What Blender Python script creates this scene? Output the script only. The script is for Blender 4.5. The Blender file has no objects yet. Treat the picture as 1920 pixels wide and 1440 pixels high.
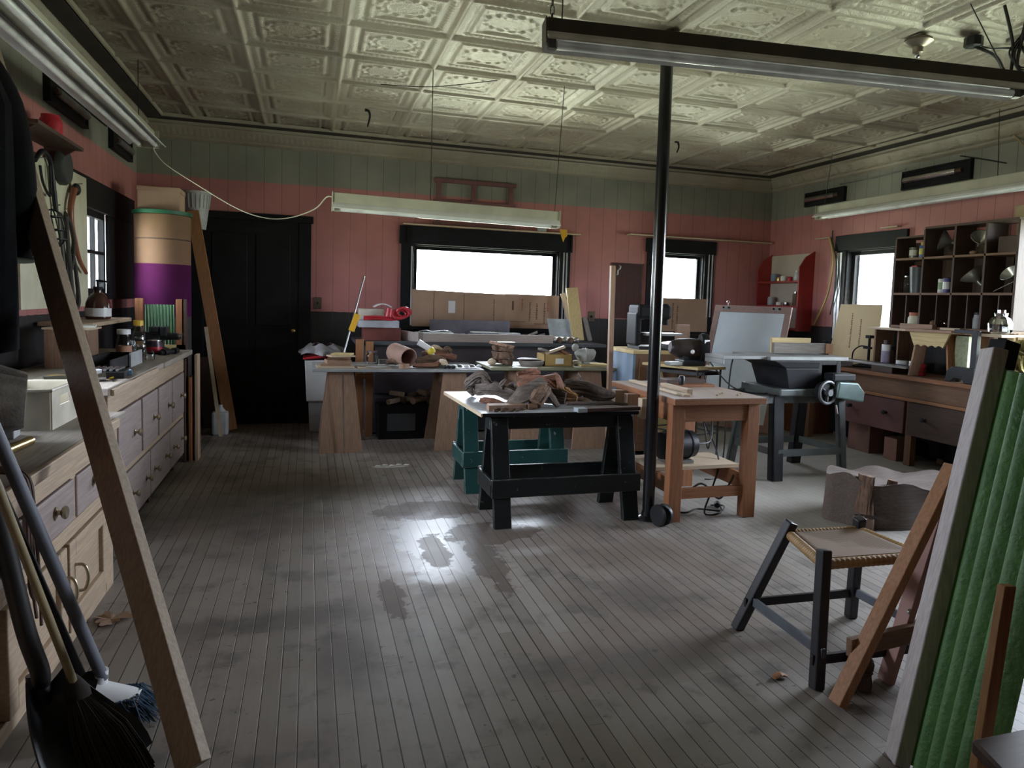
import bpy, bmesh, math, random
import numpy as np
from mathutils import Vector, Matrix, noise as mnoise
V = Vector
PI = math.pi
sc = bpy.context.scene
COL = sc.collection
rnd = random.Random(7)

# ------------------------------------------------------------------ camera
FPX, CX, CY = 1345.07, 1011.83, 669.97
YAW, PITCH, ROLL = 0.31286, 0.07835, 0.0325
EYE = V((0, 0, 1.33))
_cy, _sy, _cp, _sp = math.cos(YAW), math.sin(YAW), math.cos(PITCH), math.sin(PITCH)
_fwd = V((_sy * _cp, _cy * _cp, -_sp)); _r = V((_cy, -_sy, 0)); _u = _r.cross(_fwd)
CR = math.cos(ROLL) * _r + math.sin(ROLL) * _u
CU = -math.sin(ROLL) * _r + math.cos(ROLL) * _u

def P(px, py, ax, val):
    """point of the room seen at a photo position, on the plane x/y/z = val"""
    d = CR * ((px - CX) / FPX) - CU * ((py - CY) / FPX) + _fwd
    i = 'xyz'.index(ax)
    return EYE + d * ((val - EYE[i]) / d[i])
def PY(px, py, y): return P(px, py, 'y', y)
def PX(px, py, x): return P(px, py, 'x', x)
def PZ(px, py, z): return P(px, py, 'z', z)

cam = bpy.data.cameras.new('camera')
camo = bpy.data.objects.new('camera', cam); COL.objects.link(camo)
cam.sensor_fit = 'HORIZONTAL'; cam.sensor_width = 36
cam.lens = FPX / 1920 * 36
cam.shift_x = -(CX - 960) / 1920
cam.shift_y = (CY - 720) / 1920
cam.clip_start = .05
m = Matrix((CR, CU, -_fwd)).transposed().to_4x4(); m.translation = EYE
camo.matrix_world = m
sc.camera = camo
sc.view_settings.view_transform = 'Standard'
sc.view_settings.look = 'None'
sc.view_settings.gamma = 1
sc.view_settings.use_curve_mapping = False
sc.view_settings.exposure = 0.0

# ------------------------------------------------------------------ materials
MC = {}
def _nt(name):
    m = bpy.data.materials.new(name); m.use_nodes = True
    nt = m.node_tree; b = nt.nodes['Principled BSDF']
    return m, nt, b
def c4(c): return (c[0], c[1], c[2], 1)
def nn(nt, t, **kw):
    n = nt.nodes.new(t)
    for k, v in kw.items(): setattr(n, k, v)
    return n
def mth(nt, op, a, b=None, c=None):
    n = nn(nt, 'ShaderNodeMath', operation=op)
    for i, s in enumerate((a, b, c)):
        if s is None: continue
        if isinstance(s, (int, float)): n.inputs[i].default_value = s
        else: nt.links.new(s, n.inputs[i])
    return n.outputs[0]
def mixc(nt, f, a, b, mode='MIX'):
    n = nn(nt, 'ShaderNodeMix', data_type='RGBA', blend_type=mode)
    for i, s in ((0, f), (6, a), (7, b)):
        if isinstance(s, (int, float)): n.inputs[i].default_value = s
        elif isinstance(s, tuple): n.inputs[i].default_value = c4(s)
        else: nt.links.new(s, n.inputs[i])
    return n.outputs[2]
def objco(nt, scale=(1, 1, 1)):
    tc = nn(nt, 'ShaderNodeTexCoord'); mp = nn(nt, 'ShaderNodeMapping')
    mp.inputs['Scale'].default_value = scale
    nt.links.new(tc.outputs['Object'], mp.inputs['Vector'])
    return mp.outputs['Vector']
def noise(nt, vec, scale, detail=3, rough=.55):
    n = nn(nt, 'ShaderNodeTexNoise'); n.inputs['Scale'].default_value = scale
    n.inputs['Detail'].default_value = detail; n.inputs['Roughness'].default_value = rough
    nt.links.new(vec, n.inputs['Vector'])
    return n.outputs['Fac']
def ramp(nt, f, lo, hi):
    n = nn(nt, 'ShaderNodeMapRange', interpolation_type='SMOOTHSTEP')
    n.inputs['From Min'].default_value = lo; n.inputs['From Max'].default_value = hi
    nt.links.new(f, n.inputs['Value']); return n.outputs['Result']
def bump(nt, b, h, strength=.3, dist=.01):
    n = nn(nt, 'ShaderNodeBump'); n.inputs['Strength'].default_value = strength
    n.inputs['Distance'].default_value = dist
    nt.links.new(h, n.inputs['Height']); nt.links.new(n.outputs['Normal'], b.inputs['Normal'])

def paint(name, col, rough=.6, metal=0., col2=None, scale=6, wear=None, bmp=.0, spec=.5, edge=None):
    """a painted / metal / plastic / cloth surface, mottled between two colours; wear = colour of chips"""
    if name in MC: return MC[name]
    m, nt, b = _nt(name)
    v = objco(nt)
    col2 = col2 or tuple(x * .72 for x in col)
    f = ramp(nt, noise(nt, v, scale, 5), .35, .7)
    c = mixc(nt, f, col, col2)
    if wear:
        w = ramp(nt, noise(nt, v, scale * 4, 6, .7), .63, .67)
        c = mixc(nt, w, c, wear)
    if edge:            # paint rubbed off along the corners
        bv = nn(nt, 'ShaderNodeBevel', samples=4); bv.inputs['Radius'].default_value = .007
        ge = nn(nt, 'ShaderNodeNewGeometry'); dt = nn(nt, 'ShaderNodeVectorMath', operation='DOT_PRODUCT')
        nt.links.new(bv.outputs[0], dt.inputs[0]); nt.links.new(ge.outputs['True Normal'], dt.inputs[1])
        k = mth(nt, 'MULTIPLY', ramp(nt, dt.outputs['Value'], .985, .90), ramp(nt, noise(nt, v, scale*3, 4), .38, .55))
        c = mixc(nt, k, c, edge)
    nt.links.new(c, b.inputs['Base Color'])
    b.inputs['Roughness'].default_value = rough; b.inputs['Metallic'].default_value = metal
    b.inputs['Specular IOR Level'].default_value = spec
    if bmp: bump(nt, b, noise(nt, v, scale * 8, 5), bmp, .004)
    MC[name] = m; return m

def wood(name, c1, c2, rough=.6, knots=True):
    """grain runs along the longest side of the part (a function of the axis)"""
    def f(ax):
        key = name + '_' + 'xyz'[ax]
        if key in MC: return MC[key]
        m, nt, b = _nt(key)
        s = [9., 9., 9.]; s[ax] = .8
        v = objco(nt, tuple(s))
        g = noise(nt, v, 2.2, 5, .6)
        w = mth(nt, 'FRACT', mth(nt, 'MULTIPLY', g, 7.))
        w = mth(nt, 'ABSOLUTE', mth(nt, 'SUBTRACT', w, .5))
        fac = mth(nt, 'MULTIPLY_ADD', w, .9, mth(nt, 'MULTIPLY', g, .4))
        c = mixc(nt, fac, c1, c2)
        fine = noise(nt, objco(nt, tuple(x * 9 if i != ax else 3 for i, x in enumerate(s))), 1.5, 2)
        c = mixc(nt, mth(nt, 'MULTIPLY', ramp(nt, fine, .3, .75), .45), c, tuple(x * .55 for x in c2))
        nt.links.new(c, b.inputs['Base Color'])
        b.inputs['Roughness'].default_value = rough
        bump(nt, b, fine, .12, .003)
        MC[key] = m; return m
    return f

def bark(name, c1, c2):
    """shaggy weathered wood: deep stretched crevices along the piece"""
    def f(ax):
        key = name + '_' + 'xyz'[ax]
        if key in MC: return MC[key]
        m, nt, b = _nt(key)
        s = [30., 30., 30.]; s[ax] = 4.
        v = objco(nt, tuple(s))
        g = noise(nt, v, 1.3, 6, .7); h = noise(nt, objco(nt), 16, 5, .65)
        k = mth(nt, 'MULTIPLY_ADD', g, .75, mth(nt, 'MULTIPLY', h, .3))
        c = mixc(nt, ramp(nt, k, .36, .68), c2, c1)
        c = mixc(nt, ramp(nt, k, .44, .34), c, tuple(x*.25 for x in c2))
        nt.links.new(c, b.inputs['Base Color']); b.inputs['Roughness'].default_value = .8
        bump(nt, b, k, 1., .02)
        MC[key] = m; return m
    return f

def glassy(name, tint=(1, 1, 1), rough=.03, see=.85):
    """thin clear sheet: lets the light straight through, with a glossy skin"""
    if name in MC: return MC[name]
    m = bpy.data.materials.new(name); m.use_nodes = True; nt = m.node_tree
    nt.nodes.remove(nt.nodes['Principled BSDF'])
    t = nn(nt, 'ShaderNodeBsdfTransparent'); t.inputs[0].default_value = c4(tint)
    g = nn(nt, 'ShaderNodeBsdfGlossy'); g.inputs['Roughness'].default_value = rough
    fr = nn(nt, 'ShaderNodeFresnel'); fr.inputs[0].default_value = 1.45
    mx = nn(nt, 'ShaderNodeMixShader')
    f = mth(nt, 'ADD', mth(nt, 'MULTIPLY', fr.outputs[0], see), 1 - see if see < .9 else 0)
    nt.links.new(f, mx.inputs[0]); nt.links.new(t.outputs[0], mx.inputs[1]); nt.links.new(g.outputs[0], mx.inputs[2])
    nt.links.new(mx.outputs[0], nt.nodes['Material Output'].inputs[0])
    MC[name] = m; return m

# ------------------------------------------------------------------ mesh building
WM = {}
class MB:
    def __init__(s): s.b = bmesh.new()
    def _hull(s, pts, faces):
        vs = [s.b.verts.new(p) for p in pts]
        for f in faces: s.b.faces.new([vs[i] for i in f])
        return s
    def box(s, x0, y0, z0, x1, y1, z1):
        x0, x1 = min(x0, x1), max(x0, x1); y0, y1 = min(y0, y1), max(y0, y1); z0, z1 = min(z0, z1), max(z0, z1)
        return s._hull([(x0,y0,z0),(x1,y0,z0),(x1,y1,z0),(x0,y1,z0),(x0,y0,z1),(x1,y0,z1),(x1,y1,z1),(x0,y1,z1)],
            [(3,2,1,0),(4,5,6,7),(0,1,5,4),(1,2,6,5),(2,3,7,6),(3,0,4,7)])
    def obox(s, c, size, rx=0, ry=0, rz=0):
        from mathutils import Euler
        M = Euler((rx, ry, rz)).to_matrix(); h = V(size) / 2; c = V(c)
        pts = [c + M @ V((a*h.x, b*h.y, d*h.z)) for d in (-1,1) for a, b in ((-1,-1),(1,-1),(1,1),(-1,1))]
        return s._hull(pts, [(3,2,1,0),(4,5,6,7),(0,1,5,4),(1,2,6,5),(2,3,7,6),(3,0,4,7)])
    def bar(s, p0, p1, w, t, side=None):
        """square bar p0-p1: w along `side`, t across it"""
        p0, p1 = V(p0), V(p1); d = (p1 - p0).normalized()
        side = V(side) if side is not None else (V((1,0,0)) if abs(d.z) > .7 else V((0,0,1)))
        side = (side - d * side.dot(d)).normalized(); o = d.cross(side)
        pts = [p + side * (a*w/2) + o * (b*t/2) for p in (p0, p1) for a, b in ((-1,-1),(1,-1),(1,1),(-1,1))]
        return s._hull(pts, [(3,2,1,0),(4,5,6,7),(0,1,5,4),(1,2,6,5),(2,3,7,6),(3,0,4,7)])
    def prism(s, poly, ext):
        ext = V(ext); a = [V(p) for p in poly]; n = len(a)
        vs = [s.b.verts.new(p) for p in a] + [s.b.verts.new(p + ext) for p in a]
        s.b.faces.new(vs[:n][::-1]); s.b.faces.new(vs[n:])
        for i in range(n):
            j = (i + 1) % n; s.b.faces.new([vs[i], vs[j], vs[n+j], vs[n+i]])
        return s
    def _ring(s, c, d, rx, ry, n, side=None, a0=0):
        d = d.normalized()
        side = V(side) if side is not None else (V((1,0,0)) if abs(d.x) < .8 else V((0,1,0)))
        side = (side - d * side.dot(d)).normalized(); o = d.cross(side)
        return [s.b.verts.new(c + side * (rx*math.cos(a0+2*PI*i/n)) + o * (ry*math.sin(a0+2*PI*i/n))) for i in range(n)]
    def _skin(s, r0, r1):
        n = len(r0)
        for i in range(n): s.b.faces.new([r0[i], r0[(i+1)%n], r1[(i+1)%n], r1[i]])
    def cyl(s, p0, p1, r0, r1=None, n=20, caps=True):
        p0, p1 = V(p0), V(p1); r1 = r0 if r1 is None else r1; d = p1 - p0
        a = s._ring(p0, d, r0, r0, n); b = s._ring(p1, d, r1, r1, n); s._skin(a, b)
        if caps: s.b.faces.new(a[::-1]); s.b.faces.new(b)
        return s
    def lathe(s, prof, c=(0,0,0), ax=(0,0,1), n=24, caps=True):
        """prof = [(radius, along axis)], c = base point"""
        c = V(c); ax = V(ax).normalized(); prev = None; first = None
        for r, h in prof:
            k = s._ring(c + ax*h, ax, max(r, 1e-4), max(r, 1e-4), n)
            if prev: s._skin(prev, k)
            else: first = k
            prev = k
        if caps: s.b.faces.new(first[::-1]); s.b.faces.new(prev)
        return s
    def tube(s, pts, r, n=8, smooth=6, caps=True, rr=None):
        pts = [V(p) for p in pts]
        if smooth and len(pts) > 2:
            q = []; L = len(pts)
            for i in range(L-1):
                a, b, c, d = pts[max(i-1,0)], pts[i], pts[i+1], pts[min(i+2,L-1)]
                for k in range(smooth):
                    t = k/smooth
                    q.append(.5*((2*b)+(c-a)*t+(2*a-5*b+4*c-d)*t*t+(3*b-a-3*c+d)*t**3))
            q.append(pts[-1]); pts = q
        prev = None; N = len(pts); side = None
        for i, p in enumerate(pts):
            d = (pts[min(i+1,N-1)] - pts[max(i-1,0)])
            if d.length < 1e-7: continue
            d.normalize()
            if side is None: side = V((0,0,1)) if abs(d.z) < .8 else V((1,0,0))
            side = (side - d*side.dot(d))
            if side.length < 1e-4: side = d.orthogonal()
            side.normalize()
            rad = r if rr is None else rr(i/(N-1))
            k = s._ring(p, d, rad, rad, n, side)
            if prev: s._skin(prev, k)
            elif caps: s.b.faces.new(k[::-1])
            prev = k
        if caps: s.b.faces.new(prev)
        return s
    def ball(s, c, r, nu=16, nv=10, cut=None):
        c = V(c); r = V((r,r,r)) if isinstance(r,(int,float)) else V(r); rows = []
        for j in range(nv+1):
            t = PI*j/nv - PI/2
            rows.append([s.b.verts.new((c.x+r.x*max(math.cos(t),1e-3)*math.cos(2*PI*i/nu), c.y+r.y*max(math.cos(t),1e-3)*math.sin(2*PI*i/nu), c.z+r.z*math.sin(t))) for i in range(nu)])
        for a, b in zip(rows, rows[1:]): s._skin(a, b)
        s.b.faces.new(rows[0][::-1]); s.b.faces.new(rows[-1])
        return s
    def gnarl(s, pts, radii, flat=1., n=18, amp=.35, seed=0, side=(0,0,1), ridge=14.):
        if n >= 16 and amp > .12: n = int(n*2.4)
        """rough weathered wood: a path with noisy, ridged sections"""
        pts = [V(p) for p in pts]; Q = []; L = len(pts)
        for i in range(L-1):
            a, b, c, d = pts[max(i-1,0)], pts[i], pts[i+1], pts[min(i+2,L-1)]
            for k in range(7):
                t = k/7
                Q.append((.5*((2*b)+(c-a)*t+(2*a-5*b+4*c-d)*t*t+(3*b-a-3*c+d)*t**3), radii[i]*(1-t)+radii[i+1]*t))
        Q.append((pts[-1], radii[-1])); prev = None; sd = V(side)
        for i, (p, r) in enumerate(Q):
            d = (Q[min(i+1,len(Q)-1)][0] - Q[max(i-1,0)][0]).normalized()
            sd2 = (sd - d*sd.dot(d)).normalized(); o = d.cross(sd2); k = []
            for j in range(n):
                a = 2*PI*j/n
                w = mnoise.noise(V((math.cos(a)*1.6+seed*7.1, math.sin(a)*1.6, i*.12))) + .55*(1-2.2*abs(mnoise.noise(V((math.cos(a)*ridge/5+seed, math.sin(a)*ridge/5, i*.07+seed*3.3))))) - .3 + .25*mnoise.noise(V((math.cos(a)*9+seed, math.sin(a)*9, i*.5)))
                q = r*(1+amp*w)
                k.append(s.b.verts.new(p + o*(q*math.cos(a)) + sd2*(q*flat*math.sin(a))))
            if prev: s._skin(prev, k)
            else: s.b.faces.new(k[::-1])
            prev = k
        s.b.faces.new(prev); return s
    def sheet(s, f, nu, nv, thick=0, closed=False):
        """grid surface f(u,v); thick gives it real thickness along its normals"""
        g = [[s.b.verts.new(f(i/nu, j/nv)) for i in range(nu+1)] for j in range(nv+1)]
        fs = []
        for j in range(nv):
            for i in range(nu): fs.append(s.b.faces.new([g[j][i], g[j][i+1], g[j+1][i+1], g[j+1][i]]))
        if thick:
            s.b.normal_update()
            bmesh.ops.solidify(s.b, geom=fs, thickness=thick)
        return s
    def build(s, name, mat, parent=None, smooth=False, bevel=0., label=None, local=False):
        bmesh.ops.recalc_face_normals(s.b, faces=s.b.faces)
        co = [v.co for v in s.b.verts]
        lo = V((min(c.x for c in co), min(c.y for c in co), min(c.z for c in co)))
        hi = V((max(c.x for c in co), max(c.y for c in co), max(c.z for c in co)))
        loc = V((0,0,0))
        if parent is not None:
            if not local: s.b.transform(WM[parent].inverted())
        elif not local:
            loc = V(((lo.x+hi.x)/2, (lo.y+hi.y)/2, lo.z)); s.b.transform(Matrix.Translation(-loc))
        me = bpy.data.meshes.new(name); s.b.to_mesh(me); s.b.free()
        if callable(mat) and not isinstance(mat, bpy.types.Material):
            d = hi - lo; mat = mat([d.x, d.y, d.z].index(max(d)))
        me.materials.append(mat)
        if smooth:
            me.polygons.foreach_set('use_smooth', [True]*len(me.polygons))
            try: me.set_sharp_from_angle(angle=math.radians(40))
            except Exception: pass
        o = bpy.data.objects.new(name, me); COL.objects.link(o)
        o.location = loc
        if parent is not None: o.parent = parent; WM[o] = WM[parent]
        else: WM[o] = Matrix.Translation(loc)
        if bevel:
            bv = o.modifiers.new('bevel', 'BEVEL'); bv.width = bevel; bv.segments = 2; bv.limit_method = 'ANGLE'
        if label: o['label'] = label
        return o

def thing(name, label, cat, loc=(0,0,0), group=None, rz=0):
    o = bpy.data.objects.new(name, None); COL.objects.link(o)
    o.empty_display_size = .05; o.location = loc; o.rotation_euler = (0,0,rz)
    o['label'] = label; o['category'] = cat
    if group: o['group'] = group
    WM[o] = Matrix.Translation(V(loc)) @ Matrix.Rotation(rz, 4, 'Z')
    return o
def tag(o, label, cat, group=None):
    o['label'] = label; o['category'] = cat
    if group: o['group'] = group
    return o
def struct(o): o['kind'] = 'structure'; return o
def kids(o): return [c for c in bpy.data.objects if c.parent == o]
def dup(o, loc=None, label=None, group=None, rz=None):
    r = o.copy(); COL.objects.link(r)
    if loc is not None: r.location = loc
    if rz is not None: r.rotation_euler = (0,0,rz)
    if label: r['label'] = label
    if group: r['group'] = group
    for ch in kids(o):
        c = ch.copy(); COL.objects.link(c); c.parent = r
        for g in kids(ch):
            d = g.copy(); COL.objects.link(d); d.parent = c
    return r
# the palette
W_PINE  = wood('pine', (.50,.38,.27), (.40,.29,.20))
W_PALE  = wood('pale_wood', (.62,.50,.36), (.52,.40,.28))
W_YEL   = wood('yellow_wood', (.66,.52,.26), (.54,.40,.18))
W_OLD   = wood('worn_worktop_wood', (.36,.32,.28), (.25,.21,.18), .75)
W_DRAW  = wood('mauve_drawer_wood', (.36,.29,.27), (.28,.22,.21))
W_BROWN = wood('brown_wood', (.24,.13,.07), (.15,.075,.04))
W_DARK  = wood('dark_wood', (.10,.055,.04), (.055,.03,.022))
W_RED   = wood('reddish_wood', (.36,.15,.06), (.23,.085,.035))
W_ORANGE= wood('orange_wood', (.42,.20,.09), (.30,.13,.05))
W_PLY   = wood('plywood', (.40,.25,.17), (.31,.19,.125), .65)
W_GREY  = wood('grey_weathered_wood', (.30,.27,.25), (.19,.165,.15), .8)
W_BARK  = bark('bark_wood', (.24,.15,.10), (.09,.05,.033))
W_CEDAR = bark('cedar_bark', (.34,.155,.10), (.14,.06,.04))
W_DRIFT = bark('driftwood_grey', (.25,.205,.18), (.085,.065,.055))
W_DDARK = bark('driftwood_dark', (.13,.09,.075), (.04,.028,.024))
W_GOLD  = bark('golden_root', (.46,.27,.11), (.22,.11,.045))
BLACK   = paint('black_paint', (.010,.010,.011), .6, 0, None, 6, None, 0, .2)
IRON    = paint('dark_iron', (.035,.036,.04), .45, .6)
CAST    = paint('grey_cast_iron', (.36,.37,.37), .38, .7)
STEEL   = paint('bright_steel', (.62,.63,.65), .25, 1.)
CHROME  = paint('chrome', (.8,.8,.82), .12, 1.)
BRASS   = paint('brass', (.70,.52,.22), .3, 1.)
WHITEP  = paint('white_plastic', (.78,.79,.82), .4, 0, (.70,.71,.75))
GREYP   = paint('grey_plastic', (.40,.41,.43), .5)
PAPER   = paint('white_paper', (.80,.79,.76), .8, 0, (.72,.71,.68))
CREAM   = paint('cream_paint', (.62,.60,.46), .6, 0, (.54,.52,.38))
CARDB   = paint('cardboard', (.45,.30,.215), .85, 0, (.39,.26,.185), 3)
REDP    = paint('red_plastic', (.55,.03,.05), .35)
REDPAINT= paint('red_paint', (.30,.025,.022), .5, 0, (.24,.02,.018))
TEAL    = paint('teal_green_paint', (.013,.06,.055), .4, 0, (.009,.044,.042), 5, (.30,.32,.30), 0, .5, (.30,.33,.31))
SHBLACK = paint('worn_black_paint', (.012,.016,.017), .35, 0, (.008,.011,.012), 5, (.16,.17,.17), 0, .4, (.20,.21,.21))
BLUEGREY= paint('blue_grey_paint', (.20,.27,.36), .6, 0, (.16,.22,.30), 4)
CORD    = paint('black_rubber', (.015,.015,.016), .5)
GLASS   = glassy('clear_glass', (.95,.97,.96), .04, .92)
PANE    = glassy('window_glass', (.97,.98,.98), .02, .95)
SKY = 9.0; EXPO = 2.3
# ================================================================== THE ROOM
XL, XR, YB, YN, ZC = -1.55, 5.45, 7.70, -2.20, 2.93
TH = .16

def wall_material():
    m, nt, b = _nt('painted_beadboard_wall')
    tc = nn(nt, 'ShaderNodeTexCoord'); sx = nn(nt, 'ShaderNodeSeparateXYZ')
    nt.links.new(tc.outputs['Object'], sx.inputs[0])
    v = tc.outputs['Object']
    n1 = noise(nt, v, 2.5, 5); n2 = noise(nt, v, 14, 4)
    pink = mixc(nt, ramp(nt, n1, .35, .7), (.46,.185,.175), (.39,.155,.15))
    dark = mixc(nt, n1, (.014,.014,.016), (.022,.02,.02))
    olive = mixc(nt, ramp(nt, n1, .3, .7), (.255,.25,.205), (.205,.20,.17))
    zj = mth(nt, 'ADD', sx.outputs['Z'], mth(nt, 'MULTIPLY', mth(nt, 'SUBTRACT', n2, .5), .012))
    c = mixc(nt, mth(nt, 'GREATER_THAN', zj, 1.15), dark, pink)
    c = mixc(nt, mth(nt, 'GREATER_THAN', zj, 2.41), c, olive)
    # vertical board joints every 16 cm
    s = mth(nt, 'ADD', sx.outputs['X'], sx.outputs['Y'])
    fr = mth(nt, 'ABSOLUTE', mth(nt, 'SUBTRACT', mth(nt, 'FRACT', mth(nt, 'DIVIDE', mth(nt, 'ADD', s, 40), .165)), .5))
    groove = ramp(nt, fr, .022, .008)
    c = mixc(nt, mth(nt, 'MULTIPLY', groove, .55), c, (.03,.02,.018))
    nt.links.new(c, b.inputs['Base Color']); b.inputs['Roughness'].default_value = .55
    bump(nt, b, mth(nt, 'SUBTRACT', mth(nt, 'MULTIPLY', n2, .25), groove), .35, .006)
    return m
WALLM = wall_material()

def wall(name, axis, pos, a0, a1, holes, out):
    """wall on the plane axis=pos, from a0 to a1, thickness TH outward; holes = (a0,a1,z0,z1)"""
    mb = MB(); A = sorted({a0, a1, *[h[0] for h in holes], *[h[1] for h in holes]})
    Zs = sorted({-.02, ZC + .12, *[h[2] for h in holes], *[h[3] for h in holes]})
    vid = {}
    def q(p0, p1, z0, z1):
        if axis == 'y': mb.box(p0, pos, z0, p1, pos + out*TH, z1)
        else: mb.box(pos, p0, z0, pos + out*TH, p1, z1)
    for i in range(len(A)-1):
        run = None
        for j in range(len(Zs)-1):
            am, zm = (A[i]+A[i+1])/2, (Zs[j]+Zs[j+1])/2
            if any(h[0] < am < h[1] and h[2] < zm < h[3] for h in holes):
                if run is not None: q(A[i], A[i+1], run, Zs[j]); run = None
            elif run is None: run = Zs[j]
        if run is not None: q(A[i], A[i+1], run, Zs[-1])
    o = mb.build(name, WALLM, local=True); return struct(o)

# openings
BW = (1.05, 2.68, 1.02, 1.885)          # back window
BW2 = (3.90, 4.53, 1.02, 1.945)         # small back window
RW = (5.66, 6.34, 1.00, 1.97)           # window behind the rack
RW4 = (2.75, 4.34, .72, 2.10)           # window nearer the camera
LW = (5.45, 6.57, 1.28, 1.90)          # left window
LW6 = (3.15, 4.40, 1.02, 1.80)          # left window behind the coat
wall('wall_back', 'y', YB, XL-TH, XR+TH, [BW, BW2], 1)
wall('wall_left', 'x', XL, YN, YB, [(5.45, 7.38, 1.28, 1.90), LW6], -1)
wall('wall_right', 'x', XR, YN, YB, [RW, RW4], 1)
wall('wall_near', 'y', YN, XL-TH, XR+TH, [], -1)

# ---- floor
def floor_material():
    m, nt, b = _nt('worn_strip_floor')
    tc = nn(nt, 'ShaderNodeTexCoord'); v = tc.outputs['Object']
    sx = nn(nt, 'ShaderNodeSeparateXYZ'); nt.links.new(v, sx.inputs[0])
    W = .058
    u = mth(nt, 'DIVIDE', mth(nt, 'ADD', sx.outputs['X'], 10.), W)
    idx = mth(nt, 'FLOOR', u); fr = mth(nt, 'ABSOLUTE', mth(nt, 'SUBTRACT', mth(nt, 'FRACT', u), .5))
    wn = nn(nt, 'ShaderNodeTexWhiteNoise', noise_dimensions='1D'); nt.links.new(idx, wn.inputs['W'])
    # board ends
    ly = mth(nt, 'ADD', mth(nt, 'DIVIDE', sx.outputs['Y'], 1.9), mth(nt, 'MULTIPLY', wn.outputs['Value'], 7.3))
    wn2 = nn(nt, 'ShaderNodeTexWhiteNoise', noise_dimensions='2D')
    cx = nn(nt, 'ShaderNodeCombineXYZ'); nt.links.new(idx, cx.inputs[0]); nt.links.new(mth(nt, 'FLOOR', ly), cx.inputs[1])
    nt.links.new(cx.outputs[0], wn2.inputs['Vector'])
    bv = wn2.outputs['Value']
    fe = mth(nt, 'ABSOLUTE', mth(nt, 'SUBTRACT', mth(nt, 'FRACT', ly), .5))
    gapw = mth(nt, 'MULTIPLY_ADD', bv, .02, .458)
    gap = mth(nt, 'MAXIMUM', ramp(nt, mth(nt, 'SUBTRACT', fr, gapw), -.012, .012), mth(nt, 'MULTIPLY', ramp(nt, fe, .4985, .4995), .35))
    big = noise(nt, v, .9, 4); mid = noise(nt, v, 4.5, 5, .65); fine = noise(nt, objco(nt, (60, 5, 1)), 1, 4)
    c = mixc(nt, bv, (.235,.21,.19), (.35,.318,.292))
    c = mixc(nt, mth(nt, 'MULTIPLY', fine, .5), c, (.19,.16,.145))
    c = mixc(nt, ramp(nt, big, .42, .68), c, (.19,.15,.13))
    c = mixc(nt, mth(nt, 'MULTIPLY', ramp(nt, mid, .50, .68), .7), c, (.11,.10,.095))
    sp = noise(nt, v, 16, 4, .6)
    c = mixc(nt, mth(nt, 'MULTIPLY', ramp(nt, sp, .65, .70), .75), c, (.05,.045,.043))
    # paler, rougher boards with fainter gaps on the machine side of the shop
    rt = mth(nt, 'MULTIPLY', ramp(nt, mth(nt, 'ADD', sx.outputs['X'], mth(nt, 'MULTIPLY', big, .9)), 2.3, 3.5), ramp(nt, sx.outputs['Y'], 2.7, 3.7))
    c = mixc(nt, mth(nt, 'MULTIPLY', rt, .85), c, mixc(nt, mid, (.40,.39,.35), (.30,.29,.26)))
    gapf = mth(nt, 'MULTIPLY', gap, mth(nt, 'MULTIPLY_ADD', rt, -.7, .97))
    c = mixc(nt, gapf, c, (.016,.014,.013))
    def patch(x, y, rx, ry, wob, seed, lo=.95, hi=1.05, sc_=4.):
        dx = mth(nt, 'DIVIDE', mth(nt, 'SUBTRACT', sx.outputs['X'], x), rx)
        dy = mth(nt, 'DIVIDE', mth(nt, 'SUBTRACT', sx.outputs['Y'], y), ry)
        d = mth(nt, 'SQRT', mth(nt, 'ADD', mth(nt, 'MULTIPLY', dx, dx), mth(nt, 'MULTIPLY', dy, dy)))
        mp = nn(nt, 'ShaderNodeMapping'); mp.inputs['Location'].default_value = (seed, seed*1.7, 0)
        nt.links.new(v, mp.inputs[0])
        d = mth(nt, 'ADD', d, mth(nt, 'MULTIPLY', mth(nt, 'SUBTRACT', noise(nt, mp.outputs[0], sc_, 8, .68), .5), wob))
        return ramp(nt, d, hi, lo)
    # varnished spill: smooth film with dried brown islands
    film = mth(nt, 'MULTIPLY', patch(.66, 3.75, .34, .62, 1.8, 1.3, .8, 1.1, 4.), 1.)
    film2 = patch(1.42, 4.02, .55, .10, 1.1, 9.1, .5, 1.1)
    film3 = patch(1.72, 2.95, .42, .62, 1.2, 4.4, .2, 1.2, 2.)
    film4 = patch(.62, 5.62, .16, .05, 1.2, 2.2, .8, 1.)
    st = mth(nt, 'MAXIMUM', patch(.72, 4.40, .33, .20, 1.3, 3.1, .93, 1.03, 7.), patch(1.0, 3.90, .28, .19, 1.6, 5.7, .93, 1.03, 6.))
    st = mth(nt, 'MAXIMUM', st, patch(.64, 3.66, .075, .26, 2.2, 8.3, .9, 1.03, 8.))
    st = mth(nt, 'MAXIMUM', st, patch(.36, 3.12, .055, .20, 2.6, 2.9, .92, 1.03, 11.))
    st = mth(nt, 'MAXIMUM', st, patch(.88, 3.45, .08, .42, 2.4, 6.3, .9, 1.03, 6.))
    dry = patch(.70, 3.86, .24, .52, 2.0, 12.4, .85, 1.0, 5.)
    for (px_, py_, rx_, ry_, sd_) in ((-.1,3.0,.5,.12,3.),(.15,2.6,.12,.3,5.),(1.25,2.35,.55,.18,7.),(1.45,2.9,.3,.18,9.),(-.35,4.6,.6,.5,11.),(.1,5.0,.5,.25,13.)):
        c = mixc(nt, mth(nt, 'MULTIPLY', patch(px_, py_, rx_, ry_, 2.2, sd_, .3, 1.3, 3.), .6), c, (.085,.072,.066))
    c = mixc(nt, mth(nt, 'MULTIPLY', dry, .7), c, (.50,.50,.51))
    c = mixc(nt, mth(nt, 'MULTIPLY', film, .35), c, (.34,.335,.34))
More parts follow.
